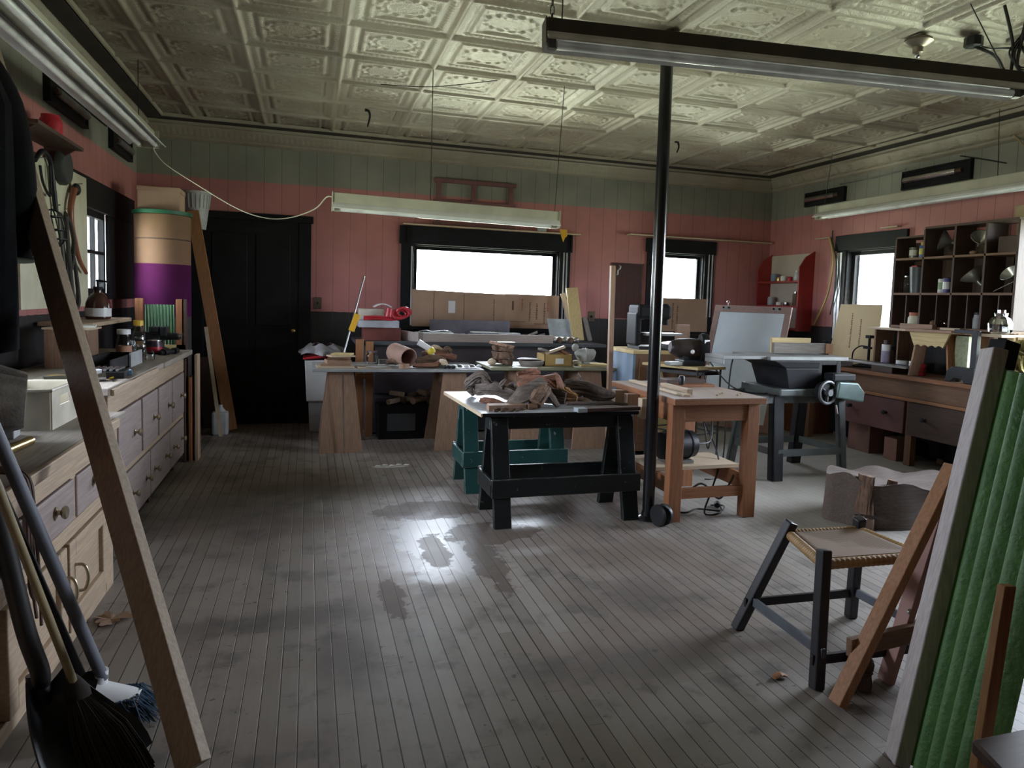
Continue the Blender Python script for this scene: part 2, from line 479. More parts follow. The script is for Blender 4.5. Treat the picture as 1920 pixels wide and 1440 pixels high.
    c = mixc(nt, mth(nt, 'MULTIPLY', film4, .9), c, (.55,.52,.48))
    c = mixc(nt, mth(nt, 'MULTIPLY', st, .75), c, (.095,.07,.056))
    nt.links.new(c, b.inputs['Base Color'])
    r = mth(nt, 'MULTIPLY_ADD', mid, .22, .40)
    r = mth(nt, 'SUBTRACT', r, mth(nt, 'MULTIPLY', mth(nt, 'MAXIMUM', mth(nt, 'MAXIMUM', film, film2), mth(nt, 'MULTIPLY', film3, .6)), .17))
    r = mth(nt, 'ADD', r, mth(nt, 'MULTIPLY', st, .12))
    r = mth(nt, 'ADD', r, mth(nt, 'MULTIPLY', rt, .2))
    nt.links.new(r, b.inputs['Roughness'])
    h = mth(nt, 'SUBTRACT', mth(nt, 'MULTIPLY', mid, .3), gapf)
    bump(nt, b, h, .35, .004)
    return m
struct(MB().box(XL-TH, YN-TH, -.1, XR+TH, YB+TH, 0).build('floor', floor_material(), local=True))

# ---- pressed tin ceiling
TX0, TY0, T = -.40662, 3.90876, .61
def tin_material():
    m, nt, b = _nt('pressed_tin')
    v = objco(nt)
    n1 = noise(nt, v, 1.6, 5); n2 = noise(nt, v, 95, 4, .7)
    c = mixc(nt, ramp(nt, n1, .35, .7), (.40,.365,.285), (.32,.27,.20))
    nt.links.new(c, b.inputs['Base Color'])
    b.inputs['Metallic'].default_value = .18; b.inputs['Roughness'].default_value = .36
    bump(nt, b, n2, .9, .006)
    return m
TIN = tin_material()
def ceiling():
    R = 52; d = T / R
    x0 = TX0 - 2*T; x1 = TX0 + 10*T; y0 = TY0 - 3*T; y1 = TY0 + 7*T
    nx, ny = 12*R, 10*R
    X = x0 + np.arange(nx+1)*d; Yv = y0 + np.arange(ny+1)*d
    gx, gy = np.meshgrid(X, Yv)
    u = ((gx - TX0)/T) % 1.; w = ((gy - TY0)/T) % 1.
    ss = lambda a, lo, hi: (lambda t: t*t*(3-2*t))(np.clip((a-lo)/(hi-lo), 0, 1))
    e = np.minimum(np.minimum(u, 1-u), np.minimum(w, 1-w))       # distance to the tile edge
    rib = 1 - ss(e, .010, .034)
    fr = ss(e, .155, .175) * (1 - ss(e, .205, .23))               # inner moulding
    pan = ss(e, .07, .155)                                       # cove up to the panel
    q = np.sqrt(((u-.5)/.30)**2 + ((w-.5)/.22)**2)
    ring = np.exp(-((q-.86)/.09)**2); ring2 = np.exp(-((q-.60)/.05)**2)
    ang = np.arctan2((w-.5)/.22, (u-.5)/.30)
    orn = ring * (1 + .5*np.cos(ang*14)) + .6*ring2
    corner = np.exp(-(((np.abs(u-.5)-.25)/.05)**2 + ((np.abs(w-.5)-.235)/.045)**2))
    egg = (1 - ss(np.abs(e-.11), .0, .035)) * (.5+.5*np.cos(2*PI*np.where(np.minimum(u,1-u) < np.minimum(w,1-w), w, u)*16))
    z = ZC - (.021*rib + .013*fr - .014*pan + .010*orn + .009*corner + .007*egg)
    co = np.stack([gx, gy, z], -1).reshape(-1, 3)
    i = (np.arange(ny)[:, None]*(nx+1) + np.arange(nx)[None, :]).ravel()
    f = np.stack([i, i+nx+1, i+nx+2, i+1], -1)                   # facing down
    me = bpy.data.meshes.new('ceiling')
    me.vertices.add(len(co)); me.vertices.foreach_set('co', co.ravel().astype(np.float32))
    me.loops.add(f.size); me.loops.foreach_set('vertex_index', f.ravel().astype(np.int32))
    me.polygons.add(len(f)); me.polygons.foreach_set('loop_start', (np.arange(len(f))*4).astype(np.int32))
    me.update(calc_edges=True); me.validate()
    me.polygons.foreach_set('use_smooth', [True]*len(f))
    bm = bmesh.new(); bm.from_mesh(me)
    for a in ((XL-TH, YN-TH, XR+TH, y0), ):                       # plain sheet over the near end
        vs = [bm.verts.new(p) for p in ((a[0],a[1],ZC),(a[0],a[3],ZC),(a[2],a[3],ZC),(a[2],a[1],ZC))]; bm.faces.new(vs)
    # roof deck above, closing the box
    zt = ZC + .11
    p = [(XL-TH,YN-TH,zt),(XR+TH,YN-TH,zt),(XR+TH,YB+TH,zt),(XL-TH,YB+TH,zt)]
    bm.faces.new([bm.verts.new(c) for c in p]); bm.faces.new([bm.verts.new((c[0],c[1],zt+.05)) for c in p])
    bm.to_mesh(me); bm.free(); me.materials.append(TIN)
    o = bpy.data.objects.new('ceiling', me); COL.objects.link(o); struct(o)
ceiling()

# ---- cornice round the room: cove, bead, egg-and-tongue band
PROF = [(.275,.000),(.272,-.026),(.262,-.030),(.256,-.026),(.25,-.004),(.15,-.004),(.118,-.03),(.112,-.060),(.135,-.066),(.132,-.076),(.112,-.092),(.098,-.108),(.086,-.124),(.074,-.138),(.05,-.150),(.045,-.156),(.042,-.164),(.03,-.172),(.0,-.186)]
def cornice(name, axis, pos, inward, a0, a1):
    L = abs(a1-a0); n = int(L/.0125)
    mb = MB(); rows = []
    for i in range(n+1):
        a = a0 + (a1-a0)*i/n
        ph = (a/(.19 if axis == 'x' else .05)) % 1.; k_ = 1. if axis == 'x' else .25; lobe = math.sqrt(max(0, 1-((ph-.5)/.42)**2))
        # mitre at the far corners
        r = []
        for k, (d, z) in enumerate(PROF):
            e = .011*lobe*k_ if 10 <= k <= 13 else 0
            dd = d + e; zz = ZC + z - e*.6
            aa = a
            if axis == 'x': aa = min(a, YB - dd) if a > YB-.35 else a
            else: aa = min(max(a, XL + dd), XR - dd)
            r.append((pos + inward*dd, aa, zz) if axis == 'x' else (aa, pos + inward*dd, zz))
        rows.append([mb.b.verts.new(q) for q in r])
    for r0, r1 in zip(rows, rows[1:]):
        for k in range(len(PROF)-1):
            mb.b.faces.new([r0[k], r0[k+1], r1[k+1], r1[k]])
    o = mb.build(name, TIN, local=True, smooth=True); return struct(o)
cornice('trim_1', 'y', YB, -1, XL, XR)
cornice('trim_2', 'x', XR, -1, 1.2, YB)
cornice('trim_3', 'x', XL, 1, 1.2, YB)
struct(MB().box(XL+.12, YB-.248, ZC-.03, XR-.12, YB-.125, ZC-.006).build('trim_4', paint('dark_cove_strip', (.05,.042,.034), .8), local=True))  # added dark brown strips filling the recess of the cornice
struct(MB().box(XR-.248, 1.2, ZC-.03, XR-.125, YB-.25, ZC-.006).build('trim_5', MC['dark_cove_strip'], local=True))
struct(MB().box(XL+.125, 1.2, ZC-.03, XL+.248, YB-.25, ZC-.006).build('trim_6', MC['dark_cove_strip'], local=True))
TRIMDK = paint('black_trim_paint', (.013,.014,.017), .55, 0, (.010,.011,.013), 6, None, 0, .18)
TRIMPINK = paint('pink_board_paint', (.40,.17,.10), .5)
# wainscot cap and skirting
struct(MB().box(.12, YB-.02, 0, XR, YB, .16).build('baseboard_back', TRIMDK, local=True))
struct(MB().box(XL, 1.0, 0, XL+.02, YB, .16).build('baseboard_left', TRIMDK, local=True))
struct(MB().box(XR-.02, 1.0, 0, XR, YB, .16).build('baseboard_right', TRIMDK, local=True))

# ---- windows
def window(name, axis, pos, inward, o, case=.13, head=.16, cols=1, rows=1, rail=None, trim=TRIMDK, sash=TRIMDK, sillp=.07, sd=.07, jd=TH, left=None, right=None):
    a0, a1, z0, z1 = o
    def bx(mb, p0, p1, q0, q1, d0, d1):   # a from p0..p1, z from q0..q1, depth d0..d1 into the room
        if axis == 'y': mb.box(p0, pos+inward*d0, q0, p1, pos+inward*d1, q1)
        else: mb.box(pos+inward*d0, p0, q0, pos+inward*d1, p1, q1)
    L = case if left is None else left; Rr = case if right is None else right
    root = thing(name, '', 'window'); del root['label']; del root['category']; struct(root)
    mb = MB()
    bx(mb, a0-L, a0, z0-.05, z1, 0, .028); bx(mb, a1, a1+Rr, z0-.05, z1, 0, .028)
    bx(mb, a0-L-.02, a1+Rr+.02, z1, z1+head, 0, .034)
    mb.build('casing', trim, root, bevel=.004)
    mb = MB(); bx(mb, a0-L-.03, a1+Rr+.03, z0-.035, z0, -.06, sillp)
    mb.build('sill', trim, root, bevel=.004)
    mb = MB()                              # jamb lining
    for p in (a0, a1-.014): bx(mb, p, p+.014, z0, z1, -jd, 0)
    bx(mb, a0, a1, z1-.014, z1, -jd, 0)
    mb.build('jamb', trim, root)
    mb = MB(); s = .035
    bx(mb, a0+.014, a0+.014+s, z0, z1-.014, -sd-.04, -sd); bx(mb, a1-.014-s, a1-.014, z0, z1-.014, -sd-.04, -sd)
    bx(mb, a0+.014+s, a1-.014-s, z1-.014-s, z1-.014, -sd-.04, -sd); bx(mb, a0+.014+s, a1-.014-s, z0, z0+s, -sd-.04, -sd)
    if rail: bx(mb, a0+.014+s, a1-.014-s, rail-.02, rail+.02, -sd-.04, -sd)
    for i in range(1, cols):
        p = a0 + (a1-a0)*i/cols; bx(mb, p-.011, p+.011, z0+s, z1-s, -sd-.035, -sd-.005)
    for i in range(1, rows):
        q = z0 + (z1-z0)*i/rows; bx(mb, a0+s, a1-s, q-.012, q+.012, -sd-.0351, -sd-.0051)
    mb.build('sash', sash, root)
    mb = MB(); bx(mb, a0+.02, a1-.02, z0+.01, z1-.02, -sd-.022, -sd-.018); mb.build('pane', PANE, root)
    # daylight portal
    ld = bpy.data.lights.new('daylight_' + name, 'AREA'); ld.shape = 'RECTANGLE'
    ld.size = a1-a0; ld.size_y = z1-z0; ld.cycles.is_portal = True
    lo = bpy.data.objects.new('daylight_' + name, ld); COL.objects.link(lo)
    cc = ((a0+a1)/2, (z0+z1)/2)
    lo.location = (cc[0], pos-inward*(TH+.01), cc[1]) if axis == 'y' else (pos-inward*(TH+.01), cc[0], cc[1])
    dirv = V((0, inward, 0)) if axis == 'y' else V((inward, 0, 0))
    lo.rotation_euler = dirv.to_track_quat('-Z', 'Y').to_euler()
    return root
GLINT = paint('pale_sash_glint', (.55,.56,.58), .35, .3)
w1 = window('window_1', 'y', YB, -1, BW, head=.19)
w2 = window('window_2', 'y', YB, -1, BW2, head=.16)
w3 = window('window_3', 'x', XR, -1, RW, head=.16)
w4 = window('window_4', 'x', XR, -1, RW4, rail=1.15, trim=paint('tan_trim_paint', (.50,.38,.22), .5), sash=TRIMDK, head=.12, right=.06)
w5 = window('window_5', 'x', XL, 1, LW, cols=4, rows=2, head=.22, right=.86, left=.2, sillp=.032, sd=.0, jd=.04)
w6 = window('window_6', 'x', XL, 1, LW6, case=.10, head=.12, sillp=.05)
# highlights along the sash channels, set in as pale strips
for w, ax, x, y, z0, z1 in ((w1,'y',1.03,YB-.034,1.03,1.86),(w1,'y',2.73,YB-.034,1.03,1.88),(w1,'y',2.765,YB-.034,1.03,1.88),(w2,'y',4.585,YB-.034,1.2,1.95),(w2,'y',4.63,YB-.034,1.2,1.95)):
    MB().box(x-.008, y, z0, x+.008, y+.008, z1).build('sash_glint', GLINT, w)
for d in (.03, .075): MB().box(XR-.036, 6.34+d, 1.03, XR-.028, 6.36+d+.012, 1.95).build('sash_glint', GLINT, w3)

# cardboard over the lower panes
PRINT = paint('faded_print', (.16,.09,.06), .9)
PRINTR = paint('red_print', (.45,.10,.07), .9)
def marks(o, pts, ax, pos, mat):
    mb = MB()
    for (p, q, w, h) in pts:
        if ax == 'y': mb.box(p, pos-.0012, q, p+w, pos-.0002, q+h)
        else: mb.box(pos-.0012, p, q, pos-.0002, p+w, q+h)
    mb.build('printing', mat, o)
def column(p, z0, z1, w=.022):
    out = []; z = z0
    while z < z1:
        h = rnd.uniform(.008, .016); out.append((p, z, w*rnd.uniform(.55, 1), h)); z += h + .006
    return out
yc = YB - .03
cb = tag(MB().prism([(1.04,yc,1.0),(2.06,yc,1.0),(2.06,yc,1.392),(1.7,yc,1.397),(1.04,yc,1.412)], (0,.006,0)).build('cardboard_sheet', CARDB), 'plain brown cardboard covering the lower left of the wide back window', 'cardboard')
mb = MB()
for p in (1.27, 1.60): mb.box(p, yc-.002, 1.01, p+.004, yc-.0003, 1.385)
mb.build('crease', PRINT, cb)
marks(cb, column(1.93, 1.06, 1.33, .015), 'y', yc, PRINT)
marks(cb, [(1.43,1.17,.075,.13)], 'y', yc, WHITEP)
cb = tag(MB().prism([(2.0605,yc,1.0),(2.69,yc,1.0),(2.69,yc,1.395),(2.0605,yc,1.398)], (0,.006,0)).build('cardboard_sheet', CARDB), 'brown cardboard with printed columns covering the lower right of the wide back window', 'cardboard')
for mk in ([(2.14,1.22,.022,.10)], column(2.34,1.10,1.31), column(2.42,1.12,1.30), column(2.51,1.08,1.31)): marks(cb, mk, 'y', yc, PRINT)
for mk in (column(2.25,1.22,1.33,.018), column(2.55,1.22,1.32,.018)): marks(cb, mk, 'y', yc, PRINTR)
for mk in ((2.10,1.09,.20,.006),(2.40,1.07,.22,.006)): marks(cb, [mk], 'y', yc, PRINT)
cb = tag(MB().box(3.84,yc-.001,.98,4.60,yc+.005,1.415).build('cardboard_sheet', CARDB), 'reddish brown cardboard covering the lower half of the narrow back window', 'cardboard')
for mk in (column(4.12,1.05,1.35), column(4.18,1.02,1.32)): marks(cb, mk, 'y', yc-.001, PRINT)
CARDY = paint('pale_cardboard', (.50,.40,.24), .85, 0, (.44,.34,.20), 3)
xq = XR - .10
cb = tag(MB().prism([(xq,5.72,.787),(xq+.03,5.72,1.40),(xq+.03,6.30,1.40),(xq,6.42,.787)], (.006,0,0)).build('cardboard_sheet', CARDY), 'pale cardboard with printed columns covering the window by the pigeonhole rack', 'cardboard')
mb = MB()
for p, z0, z1 in ((6.10,.95,1.3),(5.97,.98,1.25)):
    for q, z, w, h in column(p, z0, z1, .02): mb.box(xq-.0015+(z-.787)*.0489, q, z, xq+.006+(z-.787)*.0489, q+w, z+h)
mb.build('printing', PRINT, cb)

# ---- dark panelled door in the back wall
dr = thing('door_1', '', 'door'); del dr['label']; del dr['category']; struct(dr)
mb = MB(); mb.box(-1.10, YB-.03, 0, -.98, YB, 2.03); mb.box(-.10, YB-.03, 0, .02, YB, 2.03); mb.box(-1.12, YB-.045, 2.03, .04, YB, 2.10)
mb.build('door_frame', BLACK, dr, bevel=.004)
MB().box(-.98, YB-.022, .01, -.10, YB, 2.03).build('door_leaf', BLACK, dr)
for x0, x1 in ((-.90,-.58),(-.50,-.18)):
    for z0, z1 in ((.2,.85),(1.0,1.9)):
        mb = MB(); mb.box(x0, YB-.03, z0, x1, YB-.022, z1); mb.build('panel', BLACK, dr, bevel=.012)
MB().ball((-.15, YB-.06, .95), .028).cyl((-.15,YB-.02,.95),(-.15,YB-.06,.95),.01).build('door_knob', BRASS, dr, smooth=True)

# ---- daylight
wd = bpy.data.worlds.new('overcast_sky'); sc.world = wd; wd.use_nodes = True
nt = wd.node_tree; bg = nt.nodes['Background']
tc = nn(nt, 'ShaderNodeTexCoord'); sx = nn(nt, 'ShaderNodeSeparateXYZ'); nt.links.new(tc.outputs['Generated'], sx.inputs[0])
up = ramp(nt, sx.outputs['Z'], -.04, .03)
nt.links.new(mixc(nt, up, (.64,.70,.56), (.88,.95,1.08)), bg.inputs['Color'])
sc.view_settings.exposure = EXPO
bg.inputs['Strength'].default_value = SKY
# leafy hedge outside the right-hand windows
LEAF = paint('hedge_leaf', (.16,.30,.12), .6, 0, (.34,.46,.28), 9)
mb = MB()
for i in range(900):
    p = V((rnd.uniform(6.9, 7.6), rnd.uniform(2.2, 6.8), rnd.uniform(0, 1.02))); a = rnd.uniform(0, 6.3); s = rnd.uniform(.05, .10)
    u = V((math.cos(a), math.sin(a), rnd.uniform(-.6,.6)))*s; w = V((-math.sin(a), math.cos(a), rnd.uniform(-.8,.8)))*s*.6
    mb.b.faces.new([mb.b.verts.new(p+q) for q in (u, w, -u, -w)])
h = mb.build('garden_hedge', LEAF); h['kind'] = 'stuff'
tag(h, 'pale green leaves of the hedge outside the right-hand window', 'hedge')
# ================================================================== LEFT SIDE: long bench
def knob(p, ax, r=.016, mat=None, parent=None, name='knob'):
    a = V(ax)
    return MB().lathe([(r*.95,0),(r*.9,.004),(r*.4,.008),(r*.38,.016),(r*.9,.022),(r*1.1,.030),(r*.9,.036),(r*.3,.039)], p, a, 14).build(name, mat or BRASS, parent, smooth=True)
KNOBM = paint('worn_brass_knob', (.50,.42,.30), .3, .9)
# far bench unit -----------------------------------------------------------
XF = -.90
fc = thing('base_cabinet', 'far pine bench cabinet with four mauve drawers over long drawers, raised on short legs', 'cabinet', (-1.2, 4.9, 0))
mb = MB(); mb.box(-1.50, 3.84, .085, XF-.022, 5.985, .80)
mb.build('body', W_PINE, fc)
mb = MB()
mb.box(XF-.022, 3.82, .715, XF, 4.86, .815); mb.box(XF-.022, 4.862, .715, XF-.001, 5.985, .815)
mb.build('apron', W_PINE, fc, bevel=.003)
mb = MB(); mb.box(XF-.022, 3.82, .085, XF+.004, 3.965, .712); mb.box(XF-.022, 5.955, .085, XF-.004, 5.985, .712)
mb.box(XF-.022, 3.965, .365, XF-.006, 5.955, .395)
mb.build('stile', W_PINE, fc, bevel=.003)
for i, (a, b) in enumerate(((3.99,4.50),(4.545,4.965),(5.01,5.45),(5.49,5.95))):
    d = MB().box(XF-.02, a, .402, XF+.006, b, .705).build('drawer', W_DRAW, fc, bevel=.005)
    knob((XF+.006, (a+b)/2+.08, .55), (1,0,0), .019, KNOBM, d)
for (a, b), ks in zip(((3.98,4.735),(4.75,5.37),(5.385,5.95)), ((4.28,4.62),(4.86,5.22),(5.52,5.83))):
    d = MB().box(XF-.02, a, .09, XF+.004, b, .36).build('drawer', W_DRAW, fc, bevel=.005)
    for k in ks: knob((XF+.004, k, .225), (1,0,0), .018, KNOBM, d)
for y in (3.9, 4.9, 5.75):
    MB().box(-1.0, y, 0, -.94, y+.07, .085).build('leg', W_DARK, fc)
    MB().box(-1.48, y, 0, -1.42, y+.07, .085).build('leg', W_DARK, fc)
mb = MB(); mb.prism([(-1.53,3.78,.82),(-.885,3.78,.82),(-.885,5.1,.82),(-.875,5.1,.82),(-.875,6.24,.82),(-1.53,6.28,.82)], (0,0,.037))
wt1 = tag(mb.build('worktop', W_OLD, bevel=.006), 'scuffed grey worktop of the far left bench unit, a step higher than the near one', 'worktop')
mb = MB(); mb.box(-.885, 3.80, .818, -.868, 4.85, .850)
mb.build('front_strip', W_PINE, wt1, bevel=.004)
# near bench unit ----------------------------------------------------------
XN = -.83
nc = thing('base_cabinet', 'near pine bench cabinet with two drawers above panelled doors on the left', 'cabinet', (-1.2, 2.6, 0))
MB().box(-1.50, 1.2, .02, XN-.022, 3.56, .705).build('body', W_PINE, nc)
mb = MB(); mb.box(XN-.022, 1.2, .625, XN+.002, 3.57, .712); mb.build('apron', W_PINE, nc, bevel=.003)
mb = MB(); mb.box(XN-.022, 1.2, .40, XN, 3.57, .455); mb.box(XN-.022, 3.455, .0, XN+.001, 3.57, .40); mb.box(XN-.022, 3.44, .455, XN+.001, 3.57, .625)
mb.box(XN-.022, 1.2, 0, XN-.001, 3.455, .055); mb.box(XN-.022,3.0,.455,XN-.002,3.06,.625)
mb.build('stile', W_PINE, nc, bevel=.003)
for a, b in ((2.55,3.015),(3.05,3.435)):
    d = MB().box(XN-.02, a, .462, XN+.006, b, .618).build('drawer', W_DRAW, nc, bevel=.005)
    knob((XN+.006, (a+b)/2+.02, .55), (1,0,0), .022, KNOBM, d)
d = MB().box(XN-.02, 1.95, .462, XN+.006, 2.51, .618).build('drawer', W_DRAW, nc, bevel=.005)
knob((XN+.006, 2.25, .55), (1,0,0), .022, KNOBM, d)
for a, b, py in ((2.93,3.44,2.985),(2.36,2.90,2.85)):
    mb = MB(); x0, x1 = XN-.018, XN+.012
    mb.box(x0, a, .06, x1, a+.07, .395); mb.box(x0, b-.07, .06, x1, b, .395)
    mb.box(x0, a+.07, .06, x1, b-.07, .13); mb.box(x0, a+.07, .33, x1, b-.07, .395)
    d = mb.build('door', W_PINE, nc, bevel=.004)
    MB().box(x0, a+.07, .13, x0+.012, b-.07, .33).build('panel', W_PINE, d)
    MB().tube([(x1, py, .30),(x1+.03, py, .295),(x1+.042, py, .25),(x1+.03, py, .205),(x1, py, .20)], .006, 8).build('handle', KNOBM, d, smooth=True)
mb = MB(); mb.box(-1.53, 1.2, .715, -.815, 3.775, .75)
wt2 = tag(mb.build('worktop', W_OLD, bevel=.005), 'dark stained lower worktop of the near left bench unit', 'worktop')
mb = MB(); mb.box(-.815, 1.2, .712, -.795, 3.57, .752); mb.build('front_strip', W_PINE, wt2, bevel=.004)
# boards standing against the far end of the bench
for i, (x, m, t, lab) in enumerate(((-.905,W_DARK,.80,'dark thin board standing on end against the far left bench'),(-.865,W_RED,.66,'reddish thin board standing on end beside the far left bench'),(-.825,W_PINE,.83,'pale thin board standing on end outermost against the left bench'))):
    mb = MB(); mb.box(x-.012, 6.02+.02*i, 0, x+.010, 6.16+.02*i, t); tag(mb.build('board', m, bevel=.002), lab, 'board', 'boards at the bench end')

# ---- things on the far worktop (z = .857)
ZT = .857
jar_i = 0
def jar(name, x, y, z, r, h, mat, lab, cat='jar', lid=None, lidm=None, label=None, neck=None, grp=None):
    """round jar / bottle with lid and paper label"""
    nk = neck or r*.8; t = thing(name, lab, cat, (x, y, z), grp)
    prof = [(r*.9,0),(r,.006),(r,h*.66),(r*.93,h*.76),(nk,h*.86),(nk,h)]
    MB().lathe(prof, (x,y,z), n=20).build('body', mat, t, smooth=True)
    if lidm: MB().lathe([(nk*1.12,0),(nk*1.12,(lid or .02)),(nk*.95,(lid or .02)+.003)], (x,y,z+h-.004), n=20).build('lid', lidm, t, smooth=True)
    if label: MB().lathe([(r*1.012,0),(r*1.012,h*.38)], (x,y,z+h*.16), n=20, caps=False).build('paper_label', label, t, smooth=True)
    return t
YLID = paint('yellow_lid', (.70,.45,.04), .4); AMBER = paint('amber_glass', (.075,.028,.02), .15, 0, None, 6, None, 0, .6)
PEACH = paint('peach_label', (.50,.26,.17), .7); MILK = paint('milky_plastic', (.55,.56,.58), .3)
# brown demijohn pump bottle stands on the window sill ledge
t = thing('jug', 'brown round jug with white label and black pump standing before the left window', 'jug', (-1.36, 5.56, 1.11))
q = V((-1.36, 5.56, 1.11))
MB().lathe([(.064,0),(.075,.008),(.077,.065),(.073,.11),(.06,.145),(.04,.168),(.024,.18),(.024,.198)], q, n=24).build('body', AMBER, t, smooth=True)
MB().lathe([(.0785,.02),(.0785,.075)], q, n=24, caps=False).build('paper_label', WHITEP, t, smooth=True)
MB().cyl(q+V((0,0,.195)), q+V((0,0,.22)), .027).cyl(q+V((0,0,.22)), q+V((0,0,.255)), .007).bar(q+V((-.01,0,.26)), q+V((.055,0,.255)), .014, .011).build('pump', BLACK, t, smooth=True)
# a plank ledge under the window carrying it
t = tag(MB().box(-1.53, 4.95, 1.085, -1.24, 5.95, 1.11).build('ledge_shelf', W_PINE, bevel=.003), 'narrow pine ledge below the left window', 'shelf')
for y in (5.2, 5.85): MB().prism([(-1.53,y,1.085),(-1.32,y,1.085),(-1.53,y,.93)], (0,.02,0)).build('bracket', W_DARK, t)
p = PX(185, 655, -1.12)
t = thing('wooden_box', 'small open brown wooden box topped with paper on the far bench by the leaning board', 'box', (-1.2, 5.05, ZT))
mb = MB(); mb.box(-1.42, 4.70, ZT, -1.405, 4.90, ZT+.222).box(-1.215, 4.70, ZT, -1.20, 4.90, ZT+.222).box(-1.405,4.885,ZT,-1.215,4.90,ZT+.222).box(-1.405,4.70,ZT,-1.215,4.715,ZT+.222)
mb.build('body', W_BROWN, t); MB().box(-1.43, 4.69, ZT+.2225, -1.185, 4.915, ZT+.234).build('lid', W_PALE, t, bevel=.002)
tag(MB().obox((-1.29, 4.80, ZT+.2405), (.2,.16,.012), rz=.2).build('paper_pad', PAPER), 'white paper pad on the small wooden box on the far bench', 'paper')
x, y = -1.16, 5.34
jar('jar', x, y, ZT, .046, .17, GLASS, 'round clear jar with white lid and peach label on the far bench', lidm=WHITEP, lid=.03, label=PEACH)
MB
jar('sauce_bottle', -1.11, 5.52, ZT, .045, .22, GLASS, 'clear bottle with yellow and orange cap on the far bench', 'bottle', lidm=YLID, lid=.035, neck=.028)
jar('jar', -1.07, 5.40, ZT, .032, .085, GLASS, 'small empty clear jar before the yellow capped bottle', lidm=STEEL, lid=.01)
jar('jar', -1.00, 5.30, ZT, .030, .06, GLASS, 'low clear jar nearest the front edge of the far bench')
jar('jar', -1.13, 5.66, ZT, .040, .12, GLASS, 'clear jar half hidden behind the yellow capped bottle', lidm=STEEL, lid=.012)
t = jar('paint_can', -1.06, 5.78, ZT, .05, .10, paint('dark_can', (.05,.035,.05), .3, .3), 'short dark and red paint can on the far bench by the vise', 'can', lidm=STEEL, lid=.006, neck=.046, label=REDP)
# pipe fitting
mb = MB(); mb.cyl((-1.0,5.62,ZT+.02), (-.93,5.86,ZT+.02), .017).cyl((-.985,5.66,ZT+.02), (-.97,5.71,ZT+.02), .026).cyl((-.94,5.80,ZT+.02), (-.93,5.86,ZT+.02), .024)
tag(mb.build('pipe_fitting', IRON, smooth=True), 'short black pipe coupling lying at the front of the far bench', 'pipe')
# bench vise
t = thing('bench_vise', 'black bench vise bolted at the far end of the left bench', 'vise', (-1.08, 6.02, ZT))
x, y = -1.10, 6.02
MB().lathe([(.10,0),(.10,.02),(.065,.035),(.06,.07),(.075,.085)], (x,y,ZT), n=20).build('base', IRON, t, smooth=True)
mb = MB(); mb.box(x-.16, y-.045, ZT+.08, x+.04, y+.045, ZT+.15); mb.box(x-.03, y-.07, ZT+.15, x+.03, y+.07, ZT+.19); mb.prism([(x-.16,y-.03,ZT+.15),(x-.10,y-.03,ZT+.15),(x-.10,y-.03,ZT+.19),(x-.16,y-.03,ZT+.175)], (0,.06,0))
mb.build('body', IRON, t, bevel=.006)
mb = MB(); mb.box(x+.045, y-.07, ZT+.12, x+.09, y+.07, ZT+.19); mb.box(x+.04,y-.03,ZT+.09,x+.16,y+.03,ZT+.14); mb.build('jaw', IRON, t, bevel=.006)
mb = MB(); mb.cyl((x+.16,y,ZT+.115),(x+.185,y,ZT+.115),.02).cyl((x+.175,y-.09,ZT+.10),(x+.175,y+.09,ZT+.13),.007); mb.build('screw_handle', STEEL, t, smooth=True)
# black tray and odds and ends at the near end of the far worktop
t = thing('tray', 'shallow black tray with grey end on the far left bench', 'tray', (-1.15, 4.5, ZT))
mb = MB(); mb.box(-1.17,4.42,ZT,-1.02,5.0,ZT+.008).box(-1.17,4.42,ZT,-1.16,5.0,ZT+.075).box(-1.03,4.42,ZT,-1.02,5.0,ZT+.075).box(-1.16,4.99,ZT,-1.03,5.0,ZT+.075); mb.build('body', BLACK, t)
MB().box(-1.016,4.80,ZT,-1.006,5.10,ZT+.085).build('end_plate', GREYP, t)
t = thing('drill_bit_case', 'open case of shiny steel bits on the far left bench', 'case', (-1.0, 4.28, ZT))
MB().obox((-1.0,4.28,ZT+.018),(.16,.20,.034),rz=.1).build('body', BLACK, t, bevel=.004)
for k in range(5):
    MB().cyl((-1.06+.028*k,4.20+.003*k,ZT+.043),(-1.065+.028*k,4.36+.003*k,ZT+.043),.008,n=10).build('steel_bit', STEEL, t, smooth=True)
tag(MB().obox((-.955,4.40,ZT+.012),(.07,.12,.022),rz=.25).build('whetstone', paint('blue_stone', (.18,.30,.45), .7), bevel=.003), 'blue whetstone near the front of the far left bench', 'whetstone')
tag(MB().cyl((-.965,4.14,ZT+.006),(-.945,4.31,ZT+.006),.006,n=6).build('pencil', YLID), 'yellow pencil near the front of the far left bench', 'pencil')
tag(MB().tube([(-.93,4.05,ZT+.004),(-.95,4.15,ZT+.004),(-.92,4.28,ZT+.005),(-.97,4.38,ZT+.005)], .003, 6).build('wire', IRON), 'loose bent wire at the near end of the far left bench', 'wire')
